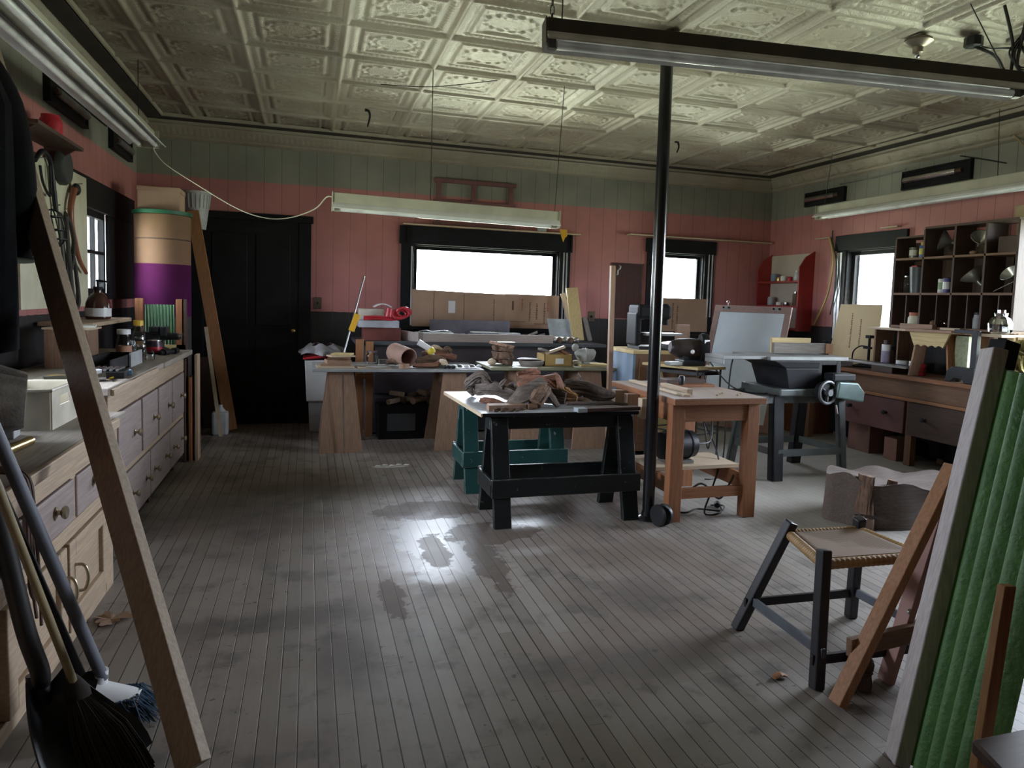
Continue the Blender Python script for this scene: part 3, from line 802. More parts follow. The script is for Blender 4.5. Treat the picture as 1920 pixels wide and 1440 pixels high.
# heap of scrap: small hardware on the near bench's back, each piece its own
for k in range(11):
    y = 3.66+.045*k+rnd.uniform(-.04,.04); x = rnd.uniform(-1.36,-1.02); z = .75 if y < 3.74 else ZT
    mb = MB(); s = rnd.uniform(.025,.055)
    ty = k % 4
    if ty == 0: mb.cyl((x,y,z+s*.5),(x+s*1.6,y+s*.8,z+s*.5),s*.5,n=12); nm, lb = 'pipe_piece', 'short steel pipe stub'
    elif ty == 1: mb.obox((x,y,z+s*.5),(s*2,s*1.5,s),rz=k); nm, lb = 'metal_block', 'small rectangular metal block'
    elif ty == 2: mb.lathe([(s*.6,0),(s*1.1,s*.6),(s*1.2,s*1.2),(s*1.1,s*1.2)],(x,y,z),n=16); nm, lb = 'metal_cup', 'little dented metal cup'
    else: mb.tube([(x-s,y,z+.008),(x,y+s,z+.008),(x+s,y,z+.008),(x,y-s*.8,z+.008),(x-s*.7,y-s*.2,z+.012)],.006,8); nm, lb = 'wire_coil', 'small coil of bent wire'
    tag(mb.build(nm, (STEEL, CAST, MILK, BRASS)[(k*3) % 4], smooth=ty != 1), lb + ' in the scrap heap by the leaning board', 'scrap', 'scrap heap on the left bench')

# ---- things on the near worktop (z = .75)
ZN = .75
t = thing('storage_basket', 'cream plastic basket with an oval hand hole on the near left bench', 'basket', (-1.05, 3.45, ZN))
a, b, c, d = (-1.20,3.30), (-.98,3.30), (-.98,3.62), (-1.20,3.62)
CREAMPL = paint('cream_plastic', (.62,.58,.48), .45)
mb = MB(); hgt = .16
def wallq(p, q, hole=False):
    p0, q0 = V((p[0],p[1],ZN)), V((q[0],q[1],ZN)); up = V((0,0,hgt)); n = (q0-p0).cross(up).normalized()*.006
    if not hole: mb.prism([p0,q0,q0+up,p0+up], n); return
    L = q0-p0
    for u0,u1,v0,v1 in ((0,.3,0,1),(.7,1,0,1),(.3,.7,0,.55),(.3,.7,.8,1)):
        mb.prism([p0+L*u0+up*v0, p0+L*u1+up*v0, p0+L*u1+up*v1, p0+L*u0+up*v1], n)
wallq(b, c, True); wallq(a, b); wallq(c, d); wallq(d, a); mb.box(-1.2,3.3,ZN,-.98,3.62,ZN+.006)
mb.build('body', CREAMPL, t)
MB().tube([(-1.205,3.295,ZN+hgt),(-.975,3.295,ZN+hgt),(-.975,3.625,ZN+hgt),(-1.205,3.625,ZN+hgt),(-1.205,3.295,ZN+hgt)],.008,8,smooth=0).build('rim', CREAMPL, t)
BAGM = paint('brown_suede', (.13,.11,.09), .95, 0, (.08,.068,.055), 12, None, .6)
mb = MB(); mb.gnarl([(-1.25,2.98,ZN+.15),(-1.12,3.0,ZN+.16),(-.98,3.04,ZN+.15)], [.12,.15,.10], flat=.95, n=24, amp=.18, seed=3)
tag(mb.build('cloth_bag', BAGM, smooth=True), 'slumped brown cloth bag on the near left bench below the dark coat', 'bag')
mb = MB(); mb.cyl((-.99,2.50,ZN+.02),(-.95,2.98,ZN+.02),.017,n=16); t = mb.build('brass_tube', BRASS, smooth=True)
tag(t, 'shiny brass tube lying on the near left bench', 'tube')
tag(MB().obox((-1.12,3.16,ZN+.03),(.14,.09,.06),rz=.1).build('tin_box', MILK, bevel=.004), 'small grey tin box in front of the cream basket', 'box')
# leather straps hanging over the bench edge
STRAP = paint('dark_leather', (.10,.055,.04), .6)
t = thing('strap_bundle', 'dark leather straps hanging over the front edge of the near left bench', 'strap', (-.80, 2.32, .3))
ys_ = PX(50, 900, -.775).y
for k, (dy, zb) in enumerate(((0,.40),(.012,.34),(.03,.42),(.05,.30))):
    mb = MB(); y = ys_+dy
    mb.tube([(-.93,y+.02,.80),(-.86,y+.01,.79),(-.785,y,.76),(-.775,y+.008*(k%2),.6),(-.772,y-.006+.01*k,.45),(-.765,y+.01,zb)], .005, 6)
    mb.build('strap', STRAP, t, smooth=True)

# ---- coats hanging on the left wall
COAT = paint('black_wool', (.006,.006,.007), .95, 0, (.004,.004,.005), 10, None, .3, .1)
t = thing('coat', 'long dark coat hanging on the left wall at the photo edge', 'coat', (-1.25, 2.9, 1.1))
def coatf(u, v):
    a = u*2*PI; z = 1.09 + v*1.18
    f = 1 - .45*max(0, v-.72)/.28
    r = 1 + .10*math.sin(a*7+v*2) + .05*math.sin(a*13)
    return V((-1.25 + .245*f*r*math.cos(a), 2.92 + .34*f*r*math.sin(a), z + .02*math.sin(a*3)))
mb = MB(); mb.sheet(coatf, 64, 14); mb.build('body', COAT, t, smooth=True)
for s in (-1, 1):
    MB().tube([(-1.20,2.92+s*.25,2.18),(-1.12,2.92+s*.36,2.0),(-1.08,2.92+s*.37,1.7),(-1.07,2.92+s*.33,1.42)], .07, 12, rr=lambda q: .085-.02*q).build('sleeve', COAT, t, smooth=True)
MB().tube([(-1.38,2.80,2.24),(-1.25,2.76,2.30),(-1.12,2.84,2.28),(-1.10,2.95,2.26),(-1.14,3.04,2.28),(-1.28,3.05,2.30),(-1.38,3.00,2.25)], .035, 10).build('collar', COAT, t, smooth=True)
mb = MB(); mb.cyl((XL+.002,2.92,2.50),(XL+.012,2.92,2.50),.03).tube([(XL+.01,2.92,2.50),(-1.40,2.92,2.50),(-1.30,2.92,2.46),(-1.27,2.92,2.48)], .009, 8)
tag(mb.build('coat_hook', IRON, smooth=True), 'iron hook on the left wall holding the dark coat', 'hook')

# ---- long board leaning across the view
p0, p1 = V((-.29, 2.06, 0.0)), V((-1.512, 4.13, 2.70))
mb = MB(); d = (p1-p0).normalized(); side = V((.80,-.60,0)); side = (side-d*side.dot(d)).normalized()
o = d.cross(side)
mb.bar(p0+V((0,0,.025)), p1, .088, .040, side)
tag(mb.build('leaning_board', wood('aged_pine', (.36,.28,.20), (.26,.19,.135)), bevel=.003), 'long pine two-by-four leaning across the left bench towards the left wall', 'board')

# ---- shovels and brooms at the lower left
POLEG = paint('grey_blue_handle', (.14,.15,.18), .5); DKH = paint('black_handle', (.02,.018,.018), .5)
def leaner(name, lab, cat, foot, top, r, m, hname='handle'):
    t = thing(name, lab, cat, (foot[0], foot[1], 0)); MB().tube([foot, (V(foot)+V(top))/2, top], r, 14, smooth=4).build(hname, m, t, smooth=True); return t
# push broom with white shell and blue bristles
f0 = PY(193, 1272, 2.42)
t = leaner('broom', 'broom with a grey-blue pole, white head shell and blue bristles at lower left', 'broom', f0, PY(-70, 668, 2.14), .017, POLEG)
BLUEB = paint('blue_bristle', (.03,.07,.13), .7)
def shell(u, v):
    a = PI*u; x = f0.x - .01 + .115*v
    return V((x, f0.y - .01 + .062*(1-.25*v)*math.cos(a), f0.z - .055 - .02*v + .05*(1-.55*v)*math.sin(a)))
mb = MB(); mb.sheet(shell, 16, 8, .006); mb.cyl(f0+V((-.012,0,-.03)), f0+V((-.004,0,.03)), .024, .020)
mb.build('head_shell', WHITEP, t, smooth=True)
bb = MB()
for i in range(420):
    y = f0.y - .01 + rnd.uniform(-.055,.055); x = f0.x + rnd.uniform(.0,.10); bz = f0.z - .05
    e = V((x + rnd.uniform(.02,.085), y + rnd.uniform(-.04,.04), max(.004, rnd.uniform(0,.02))))
    bb.cyl((x, y, bz), e, .0022, .0014, n=4, caps=False)
bb.build('bristles', BLUEB, t)
# black scoop shovel
s0, s1 = PY(72, 1300, 2.30), PZ(195, 1465, .012)
t = thing('shovel', 'black steel scoop shovel standing at the bottom left corner', 'shovel', (s0.x, s0.y, 0))
MB().tube([PY(-40,870,2.12), PY(0,990,2.2), PY(48,1180,2.25), PY(76,1262,2.28), s0+V((0,0,.01))], .024, 14).build('handle', DKH, t, smooth=True)
sdv = V((.63,.77,0)).normalized(); snn = (s1-s0).normalized().cross(sdv).normalized()
if snn.z < 0: snn = -snn
def scoop(u, v):
    a = (u-.5)*2; w = .135*(.42+.58*min(1,v*1.3))
    return s0*(1-v)+s1*v + sdv*(a*w) + snn*(.075*a*a*(1-.5*v) - .05*math.sin(PI*min(1,v*1.1)) + .0) + V((0,0,.05*math.sin(PI*v)))
mb = MB(); mb.sheet(scoop, 16, 14, .005); mb.build('blade', IRON, t, smooth=True)
MB().cyl(s0+V((.01,-.01,-.03)), s0+V((-.003,.0,.06)), .032, .027).build('socket', IRON, t, smooth=True)
# straw broom with thin tan handle
b0_ = PY(146, 1300, 2.27)
t = leaner('straw_broom', 'straw broom with a thin tan handle and dark bushy head at lower left', 'broom', b0_, PY(-25, 860, 2.12), .011, paint('tan_handle', (.30,.23,.12), .6))
STRAW = paint('dark_straw', (.022,.015,.011), .95)
bb = MB(); e0 = PZ(225, 1462, .0)
for i in range(420):
    a = rnd.uniform(0, 2*PI); r = math.sqrt(rnd.random())
    s = b0_ + V((.018*r*math.cos(a), .018*r*math.sin(a), .0))
    e = V((e0.x + .085*r*math.cos(a), e0.y + .05*r*math.sin(a), rnd.uniform(.004,.03)))
    md = (s+e)/2 + V((.018*math.cos(a),.012*math.sin(a),.015)); bb.tube([s, md, e], .0025, 4, smooth=2, caps=False)
bb.build('bristles', STRAW, t)
MB().lathe([(.022,0),(.032,.02),(.033,.05),(.022,.08),(.013,.10)], b0_+V((.012,-.004,-.04)), (-.3,.05,.95), 14).build('binding', STRAW, t, smooth=True)
# dark spade behind
d0 = PY(150, 1264, 2.40)
t = leaner('spade', 'dark handled spade standing between the scoop shovel and the straw broom', 'spade', d0, PY(-10, 905, 2.24), .015, DKH)
d1 = V((d0.x-.02, d0.y-.10, .005))
def spd(u, v):
    a = (u-.5)*2; base = d0*(1-v)+d1*v
    return base + V((.75,.6,0)).normalized()*(a*.05*(1-.35*v*v)) + V((.3,-.3,0))*(.04*a*a)
mb = MB(); mb.sheet(spd, 10, 8, .004); mb.build('blade', IRON, t, smooth=True)
# leaf on the floor
def leaf(u, v):
    a = u*2*PI; r = v*(.055+.014*math.sin(a*3+.5)+.010*math.sin(a*7+1)+.006*math.sin(a*13))
    return V((-.745 + r*math.cos(a)*1.1, 3.16 + r*math.sin(a), .004+.010*v*abs(math.sin(a*2.5))))
mb = MB(); mb.sheet(leaf, 40, 4, .0012)
tag(mb.build('dry_leaf', paint('dry_leaf', (.30,.19,.13), .8), smooth=True), 'large curled dry leaf on the floor beside the near left cabinet', 'leaf')

# ---- tool board on the left wall
pb = tag(MB().box(XL+.036, 4.60, 1.19, XL+.056, 5.86, 2.085).build('tool_board', CREAM), 'cream painted tool board on the left wall beside the window', 'tool board')
for z in (1.20, 2.0): MB().box(XL, 4.62, z, XL+.036, 5.2, z+.06).build('batten', W_DARK, pb)
xw = XL + .060
def wp(px, py, x=None): return PX(px, py, xw if x is None else x)
c0 = wp(112, 312)
mb = MB(); mb.lathe([(.105,0),(.115,.006),(.115,.03),(.10,.05),(.03,.056)], (XL+.057, c0.y, c0.z), (1,0,0), 28)
tag(mb.build('sanding_disc', paint('grey_disc', (.05,.052,.05), .6), smooth=True), 'round grey disc hung at the top of the left tool board', 'disc')
t = thing('frame_saw', 'dark curved frame hung at the top left of the tool board', 'saw', wp(85, 330))
mb = MB(); mb.tube([wp(65,300,xw+.02), wp(80,283,xw+.02), wp(95,305,xw+.02), wp(100,350,xw+.02), wp(105,395,xw+.02)], .014, 10); mb.build('frame', IRON, t, smooth=True)
mb = MB(); mb.tube([wp(75,310,xw+.02), wp(80,340,xw+.02), wp(90,363,xw+.02), wp(95,362,xw+.02), wp(93,310,xw+.02)], .008, 8); mb.build('bow', IRON, t, smooth=True)
# trouble-light cage
t = thing('cage_lamp', 'wire cage work lamp hanging in the middle of the left tool board', 'lamp', wp(100, 420))
for k in range(6):
    a = k*PI/3; cc = wp(97, 392, xw+.05); ce = wp(112, 462, xw+.05); dv = ce-cc
    o1 = V((math.cos(a)*.045, math.sin(a)*.055, 0))
    MB().tube([cc, cc+dv*.15+o1, cc+dv*.7+o1*1.05, ce], .004, 6).build('cage_wire', IRON, t, smooth=True)
for f in (.2,.55,.8):
    cc2 = cc+dv*f; MB().tube([cc2+V((math.cos(a)*.046, math.sin(a)*.056,0)) for a in [i*PI/6 for i in range(13)]], .004, 6, smooth=0).build('cage_ring', IRON, t)
# looped cords
for k, (pts, lab) in enumerate((([(122,398),(132,420),(137,455),(131,500),(126,455),(122,400)], 'looped dark cord hanging beside the cage lamp'), ([(128,470),(132,520),(138,570),(146,560),(140,500),(134,470)], 'long bundle of dark cord hanging low on the left tool board'))):
    mb = MB()
    for j in range(3): mb.tube([wp(a+j*1.5, b+j*3, xw+.02+.012*j) for a, b in pts], .009, 8)
    tag(mb.build('hanging_cord', paint('grey_cord', (.07,.065,.06), .8), smooth=True), lab, 'cord')
for k, (a, b, w, m, lab) in enumerate((((112,400),(131,560),.030,CAST,'grey steel straightedge hanging on the left tool board'),((121,470),(128,560),.018,IRON,'thin dark file hanging on the left tool board'))):
    tag(MB().bar(wp(*a,xw+.008), wp(*b,xw+.008), .008, w, (1,0,0)).build('steel_bar', m), lab, 'tool')
t = thing('hand_scythe', 'curved copper-red handle with grey head hanging at the right of the tool board', 'tool', wp(145, 420))
MB().tube([wp(139,355,xw+.03), wp(133,385,xw+.03), wp(134,420,xw+.03), wp(142,460,xw+.03), wp(150,490,xw+.03), wp(162,512,xw+.03)], .016, 10, rr=lambda q: .021-.009*q).build('handle', paint('copper_red', (.30,.10,.055), .35), t, smooth=True)
MB().ball(wp(143,355,xw+.03), (.025,.05,.04)).build('head', IRON, t, smooth=True)
for k, (px, py) in enumerate(((66,296),(108,290),(140,345),(97,385),(124,392))):
    q = wp(px, py, XL+.056); mb = MB(); mb.cyl(q, q+V((.045,0,.006)), .004, n=8)
    tag(mb.build('peg', STEEL), 'steel peg on the left tool board holding a tool', 'peg', 'pegs on the tool board')
# wall shelf with a red pot
t = thing('wall_shelf', 'small dark triangular shelf high on the left wall', 'shelf', (-1.4, 4.7, 2.2))
MB().box(XL, 4.45, 2.17, XL+.20, 5.25, 2.19).build('board', W_DARK, t)
for y in (4.5, 5.2): MB().prism([(XL,y,2.17),(XL+.17,y,2.17),(XL,y,2.05)], (0,.015,0)).build('bracket', W_DARK, t)
t = jar('enamel_pot', -1.43, 4.92, 2.19, .06, .12, REDP, 'small red pot on the dark shelf high on the left wall', 'pot')

# ---- frieze slots: dark recessed strips with a lamp tube
def slot_vent(x, y0, y1, z0, z1, inward, lab, deep=.03, tube=True):
    t = thing('wall_vent', lab, 'vent', (x, (y0+y1)/2, z0), 'dark slots in the frieze')
    MB().box(x, y0, z0, x+inward*deep, y1, z1).build('recess_box', BLACK, t)
    mb = MB()
    for a, b, c, d in ((y0-.02,y1+.02,z0-.02,z0),(y0-.02,y1+.02,z1,z1+.02),(y0-.02,y0,z0,z1),(y1,y1+.02,z0,z1)): mb.box(x, a, c, x+inward*(deep+.012), b, d)
    mb.build('frame', BLACK, t, bevel=.003)
    if tube:
        zc = (z0+z1)/2; mb = MB(); mb.cyl((x+inward*(deep+.012), y0+.12 if inward < 0 else y0+.10, zc), (x+inward*(deep+.012), y1-.02, zc), .028, n=16); mb.build('metal_tube', CHROME if inward < 0 else CAST, t, smooth=True)
        MB().cyl((x+inward*(deep+.012), y0+.06, zc),(x+inward*(deep+.012), y0+.12, zc),.02).build('end_cap', W_DARK(1), t, smooth=True)
    return t
slot_vent(XL, 5.22, 5.98, 2.47, 2.60, 1, 'dark slot in the left frieze, above the tool board')
slot_vent(XL, 6.72, 7.35, 2.47, 2.60, 1, 'dark slot in the left frieze, nearest the back corner')
slot_vent(XL, 5.55, 6.60, 2.62, 2.735, 1, 'large black opening in the left frieze behind the fluorescent light', tube=False)

# ================================================================== BACK LEFT CORNER
t = thing('fiber_drum', 'tall round drum with tan top and purple band standing behind the left bench', 'drum', (-1.17, 6.80, 0))
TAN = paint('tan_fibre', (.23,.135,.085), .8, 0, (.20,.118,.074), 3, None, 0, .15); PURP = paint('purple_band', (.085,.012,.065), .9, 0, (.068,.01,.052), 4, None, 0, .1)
c = V((-1.18, 6.82, 0)); R0 = .215
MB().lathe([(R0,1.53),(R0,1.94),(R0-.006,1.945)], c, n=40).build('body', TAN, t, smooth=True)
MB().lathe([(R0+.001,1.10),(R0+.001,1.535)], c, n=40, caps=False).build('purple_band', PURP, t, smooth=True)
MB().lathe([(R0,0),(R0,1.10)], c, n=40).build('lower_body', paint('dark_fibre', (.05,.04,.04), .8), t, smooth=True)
MB().lathe([(R0+.003,1.735),(R0+.005,1.74),(R0+.003,1.745)], c, n=40, caps=False).build('seam_ring', W_DARK(0), t, smooth=True)
MB().lathe([(R0+.012,1.945),(R0+.012,1.975),(R0-.02,1.98)], c, n=40).build('lid', paint('green_lid', (.03,.16,.09), .5), t, smooth=True)
t = thing('cardboard_box', 'tan cardboard box on top of the tall drum in the left corner', 'box', (-1.2, 6.8, 1.98))
MB().box(-1.34, 6.68, 1.98, -1.03, 6.96, 2.16).build('body', CARDB, t)
MB().box(-1.345, 6.675, 2.13, -1.025, 6.965, 2.165).build('lid', CARDB, t)
q = PY(368, 430, 7.56); zt_ = PY(368, 360, 7.56).z
t = thing('wastebasket', 'white ribbed plastic basket hung upright high on the back wall beside the dark door', 'basket', (q.x, 7.56, q.z))
MB().lathe([(.085,0),(.128,zt_-q.z-.02),(.137,zt_-q.z-.02),(.137,zt_-q.z)], q, n=28).build('body', paint('dusty_white_plastic', (.50,.51,.53), .5), t, smooth=True)
for k in range(22):
    a = k*2*PI/22; cs, sn = math.cos(a), math.sin(a); h_ = zt_-q.z
    MB().bar(q+V((cs*.112,sn*.112,h_*.55)), q+V((cs*.129,sn*.129,h_-.03)), .007, .005).build('rib', MC['dusty_white_plastic'], t)
# green ribbed panel in wooden slats on the bench end
GREENR = paint('green_ribbed_plastic', (.075,.20,.09), .35, 0, (.055,.15,.065), 5)
def ribs(mb, o, u, v, W, H, n, depth, nv=1):
    """corrugated sheet: origin o, width dir u, height dir v"""
    u, v = V(u).normalized(), V(v).normalized(); nrm = u.cross(v)
    return mb.sheet(lambda a, b: V(o) + u*(a*W) + v*(b*H) + nrm*(depth*(.5+.5*math.cos(2*PI*a*n))), n*10, nv, .003)
t = thing('ribbed_panel', 'small green ribbed panel between wooden slats at the far end of the left bench', 'panel', (-1.2, 6.2, ZT))
mb = MB(); ribs(mb, (-1.205,6.22,ZT+.02), (1,0,0), (0,0,1), .205, .33, 9, .008); mb.build('ribbed_sheet', GREENR, t, smooth=True)
for x, m in ((-1.27, W_RED), (-.985, W_RED), (-.945, W_DARK)): MB().box(x, 6.20, ZT, x+.055 if m is W_RED else x+.035, 6.23, ZT+.395).build('slat', m, t, bevel=.002)
MB().box(-1.27, 6.20, ZT, -.92, 6.235, ZT+.04).build('bottom_rail', W_YEL, t)
# leaning plank and thin stick
a, b = PY(361,395,7.42), PY(434,800,7.22); b.z = .03
tag(MB().bar(b, a, .105, .03, (1,0,0)).build('leaning_plank', W_ORANGE, bevel=.003), 'wide orange-brown plank leaning on the back wall beside the dark door', 'plank')
a, b = PY(386,613,7.1), PY(414,770,6.95); b.z = .02
tag(MB().bar(b, a, .03, .012, (1,0,0)).build('thin_stick', W_PALE), 'thin pale stick leaning beside the orange-brown plank', 'stick')
a, b = PY(380,670,7.66), PY(400,790,7.5); b.z = .02
tag(MB().bar(b, a, .16, .02, (1,0,0)).build('dark_board', W_DARK), 'dark short board leaning in the corner behind the left bench', 'board')
t = thing('milk_jug', 'small pale jug on the floor below the leaning plank', 'jug', (-.86, 7.2, 0))
q = PZ(413, 808, 0); q.y = 7.15; q.x = PY(413,780,7.15).x
MB().box(q.x-.07, q.y-.05, 0, q.x+.07, q.y+.05, .22).build('body', MILK, t, bevel=.02); MB().lathe([(.05,0),(.02,.04),(.02,.06)], (q.x,q.y,.22), n=14).build('neck', MILK, t, smooth=True)
# ================================================================== MIDDLE: post, sawhorse table
POSTM = paint('glossy_black_paint', (.010,.010,.012), .22)
t = thing('support_post', 'tall round black steel post from floor to tin ceiling', 'post', (2.02, 3.95, 0))
MB().cyl((2.02,3.95,.02),(1.985,3.90,2.905), .0375, n=28, caps=False).build('shaft', POSTM, t, smooth=True)
MB().lathe([(.075,0),(.075,.012),(.045,.025),(.04,.05)], (2.02,3.95,0), n=24).build('base_flange', POSTM, t, smooth=True)
MB().lathe([(.04,0),(.045,.02),(.07,.03),(.07,.04)], (1.985,3.90,2.865), n=24).build('top_flange', POSTM, t, smooth=True)
tag(MB().lathe([(.03,0),(.062,.002),(.065,.02),(.045,.03),(.045,.05),(.065,.06),(.062,.078),(.03,.08)], (2.0,3.80,.066), (1,.25,0), n=24).build('iron_pulley', IRON, smooth=True), 'small dark iron pulley on the floor at the foot of the post', 'pulley')

def sawhorse(x0, x1, yc, sp, m, lab, ztop=.645, rz=.285):
    """two splayed leg pairs, top rail, long lower rails and short end boards"""
    t = thing('sawhorse', lab, 'sawhorse', ((x0+x1)/2, yc, 0))
    MB().box(x0+.0, yc-.045, ztop-.09, x1, yc+.045, ztop).build('top_rail', m, t, bevel=.004)
    for x in (x0+.055, x1-.055):
        for s in (-1, 1):
            a = V((x, yc+s*.05, ztop-.02)); b = V((x, yc+s*(sp-.02), 0)); b.z = 0
            MB().prism([(x-.052,b.y-.02,0),(x-.052,b.y+.02,0),(x-.052,a.y+.02,a.z),(x-.052,a.y-.02,a.z)], (.104,0,0)).build('leg', m, t, bevel=.003)
    f = lambda z: .05+(sp-.07)*(1-z/(ztop-.02))   # splay at height z
    for s in (-1, 1):
        yy = yc+s*(f(.24)+.036)
        MB().box(x0-.012, yy-.012, .175, x1+.012, yy+.012, .285).build('long_rail', m, t, bevel=.004)
    for x in (x0-.016, x1-.006):
        d = f(.23)+.02
        MB().box(x, yc-d, .18, x+.022, yc+d, .28).build('end_board', m, t, bevel=.004)
    return t
sawhorse(1.03, 1.955, 4.155, .22, SHBLACK, 'near black painted sawhorse under the board piled with driftwood')
sawhorse(1.02, 1.76, 4.935, .225, TEAL, 'far teal-green painted sawhorse under the board piled with driftwood')
t = thing('tabletop_board', 'white faced board laid across the two sawhorses', 'board', (1.45, 4.5, .645))
MB().prism([(.965,4.03,.645),(1.965,4.03,.645),(1.80,5.02,.645),(.925,5.02,.645)], (0,0,.022)).build('board', paint('white_laminate', (.50,.53,.57), .35, 0, (.42,.44,.48)), t)
MB().prism([(.957,4.026,.6455),(.965,4.026,.6455),(.925,5.02,.6455),(.917,5.02,.6455)], (0,0,.021)).build('edge_band', W_PALE, t)
MB().prism([(.965,4.028,.645),(1.965,4.028,.645),(1.965,4.030,.645),(.965,4.030,.645)], (0,0,.0205)).build('front_edge', BLACK, t)
t = thing('dark_plank', 'dark plank with a grey taped end at the front edge of the driftwood board', 'plank', (1.7, 4.06, .667))
MB().prism([(1.555,4.005,.667),(1.985,4.045,.667),(1.985,4.115,.667),(1.555,4.075,.667)], (0,0,.022)).build('plank', W_DARK, t, bevel=.002)
MB().prism([(1.549,4.001,.6665),(1.612,4.007,.6665),(1.612,4.085,.6665),(1.549,4.079,.6665)], (0,0,.0235)).build('tape', paint('grey_tape', (.36,.40,.44), .5), t)

# driftwood and bark pile (board surface z = .667)
zb = .667; DG = 'driftwood pile'
def wd(name, lab, m, pts, rad, flat=1., amp=.35, seed=0, side=(0,0,1), n=18, ridge=14.):
    mb = MB(); mb.gnarl(pts, rad, flat, n, amp, seed, side, ridge)
    lo = min(v.co.z for v in mb.b.verts)
    if lo < zb+.001: mb.b.transform(Matrix.Translation((0,0,zb+.001-lo)))
    return tag(mb.build(name, m), lab, 'driftwood')
def q(px, py, y): return PY(px, py, y)
wd('driftwood', 'grey twisted driftwood branch with a knobbed end at the left back of the pile', W_DRIFT, [q(890,740,4.75), q(880,722,4.75), q(900,706,4.72), q(915,718,4.7), q(935,735,4.68)], [.02,.035,.03,.028,.02], amp=.6, seed=1)
wd('driftwood', 'long grey weathered driftwood log lying across the left of the pile', W_DRIFT, [q(893,738,4.62), q(925,738,4.56), q(960,748,4.5), q(995,756,4.44)], [.035,.045,.035,.012], amp=.5, seed=2)
wd('driftwood', 'grey forked stick poking up left of the middle of the pile', W_DRIFT, [q(968,752,4.5), q(950,738,4.52), q(940,728,4.5), q(948,716,4.5)], [.022,.022,.016,.008], amp=.4, seed=3)
wd('driftwood', 'grey knotty stub behind the forked stick in the pile', W_DRIFT, [q(952,732,4.6), q(965,728,4.6), q(975,742,4.55)], [.03,.034,.015], amp=.6, seed=4)
wd('bark_slab', 'flat reddish bark slab lying at the left front of the pile', W_CEDAR, [q(905,752,4.35), q(925,755,4.3), q(945,762,4.25)], [.05,.055,.03], flat=.35, amp=.3, seed=5)
wd('bark_slab', 'large pale split bark slab with a pointed foot at the middle front of the pile', W_DRIFT, [q(950,760,4.22), q(975,745,4.25), q(1000,730,4.3), q(1018,722,4.34)], [.010,.04,.05,.02], flat=.3, amp=.35, seed=6, side=(.2,-.5,.85))
wd('bark_slab', 'big red cedar slab on top of the pile', W_CEDAR, [q(975,706,4.55), q(1000,708,4.5), q(1025,714,4.45), q(1042,728,4.42), q(1050,745,4.4)], [.02,.045,.055,.045,.02], flat=.45, amp=.35, seed=7)
wd('bark_slab', 'rough red bark strip sticking out left from the top of the pile', W_CEDAR, [q(970,702,4.6), q(985,700,4.6), q(1005,698,4.55), q(1012,700,4.52)], [.012,.022,.02,.008], amp=.7, seed=8)
wd('wood_block', 'short upright cut log with a dark end at the front of the pile', W_BARK, [q(1003,765,4.16), q(1014,748,4.2), q(1022,738,4.24)], [.042,.047,.04], amp=.25, seed=9)
wd('driftwood', 'dark thick bark log filling the middle of the pile', W_DDARK, [q(985,752,4.4), q(1020,752,4.36), q(1060,760,4.3)], [.04,.055,.045], amp=.4, seed=10)
wd('driftwood', 'golden brown gnarled root right of the upright log in the pile', W_GOLD, [q(1040,728,4.45), q(1050,745,4.4), q(1062,752,4.36), q(1082,756,4.32)], [.03,.045,.05,.02], amp=.5, seed=11)
wd('driftwood', 'dark grey ridged log slanting down at the right of the pile', W_DRIFT, [q(1060,722,4.62), q(1085,726,4.56), q(1110,738,4.5), q(1140,752,4.4)], [.03,.04,.036,.012], amp=.5, seed=12, ridge=30)
wd('driftwood', 'dark brown driftwood branch under the ridged log at the right of the pile', W_DDARK, [q(1060,745,4.55), q(1095,748,4.5), q(1130,758,4.4), q(1150,760,4.32)], [.04,.05,.04,.02], amp=.4, seed=13)
wd('driftwood', 'small curled root fork right of the golden root in the pile', W_DRIFT, [q(1075,742,4.4), q(1083,752,4.36), q(1092,745,4.38)], [.014,.018,.008], amp=.5, seed=14)
wd('long_stick', 'long thin dark red stick lying along the right front of the pile', W_DDARK, [q(1062,758,4.14), q(1100,758,4.16), q(1140,757,4.2), q(1176,760,4.22)], [.012,.013,.012,.010], amp=.25, seed=15)
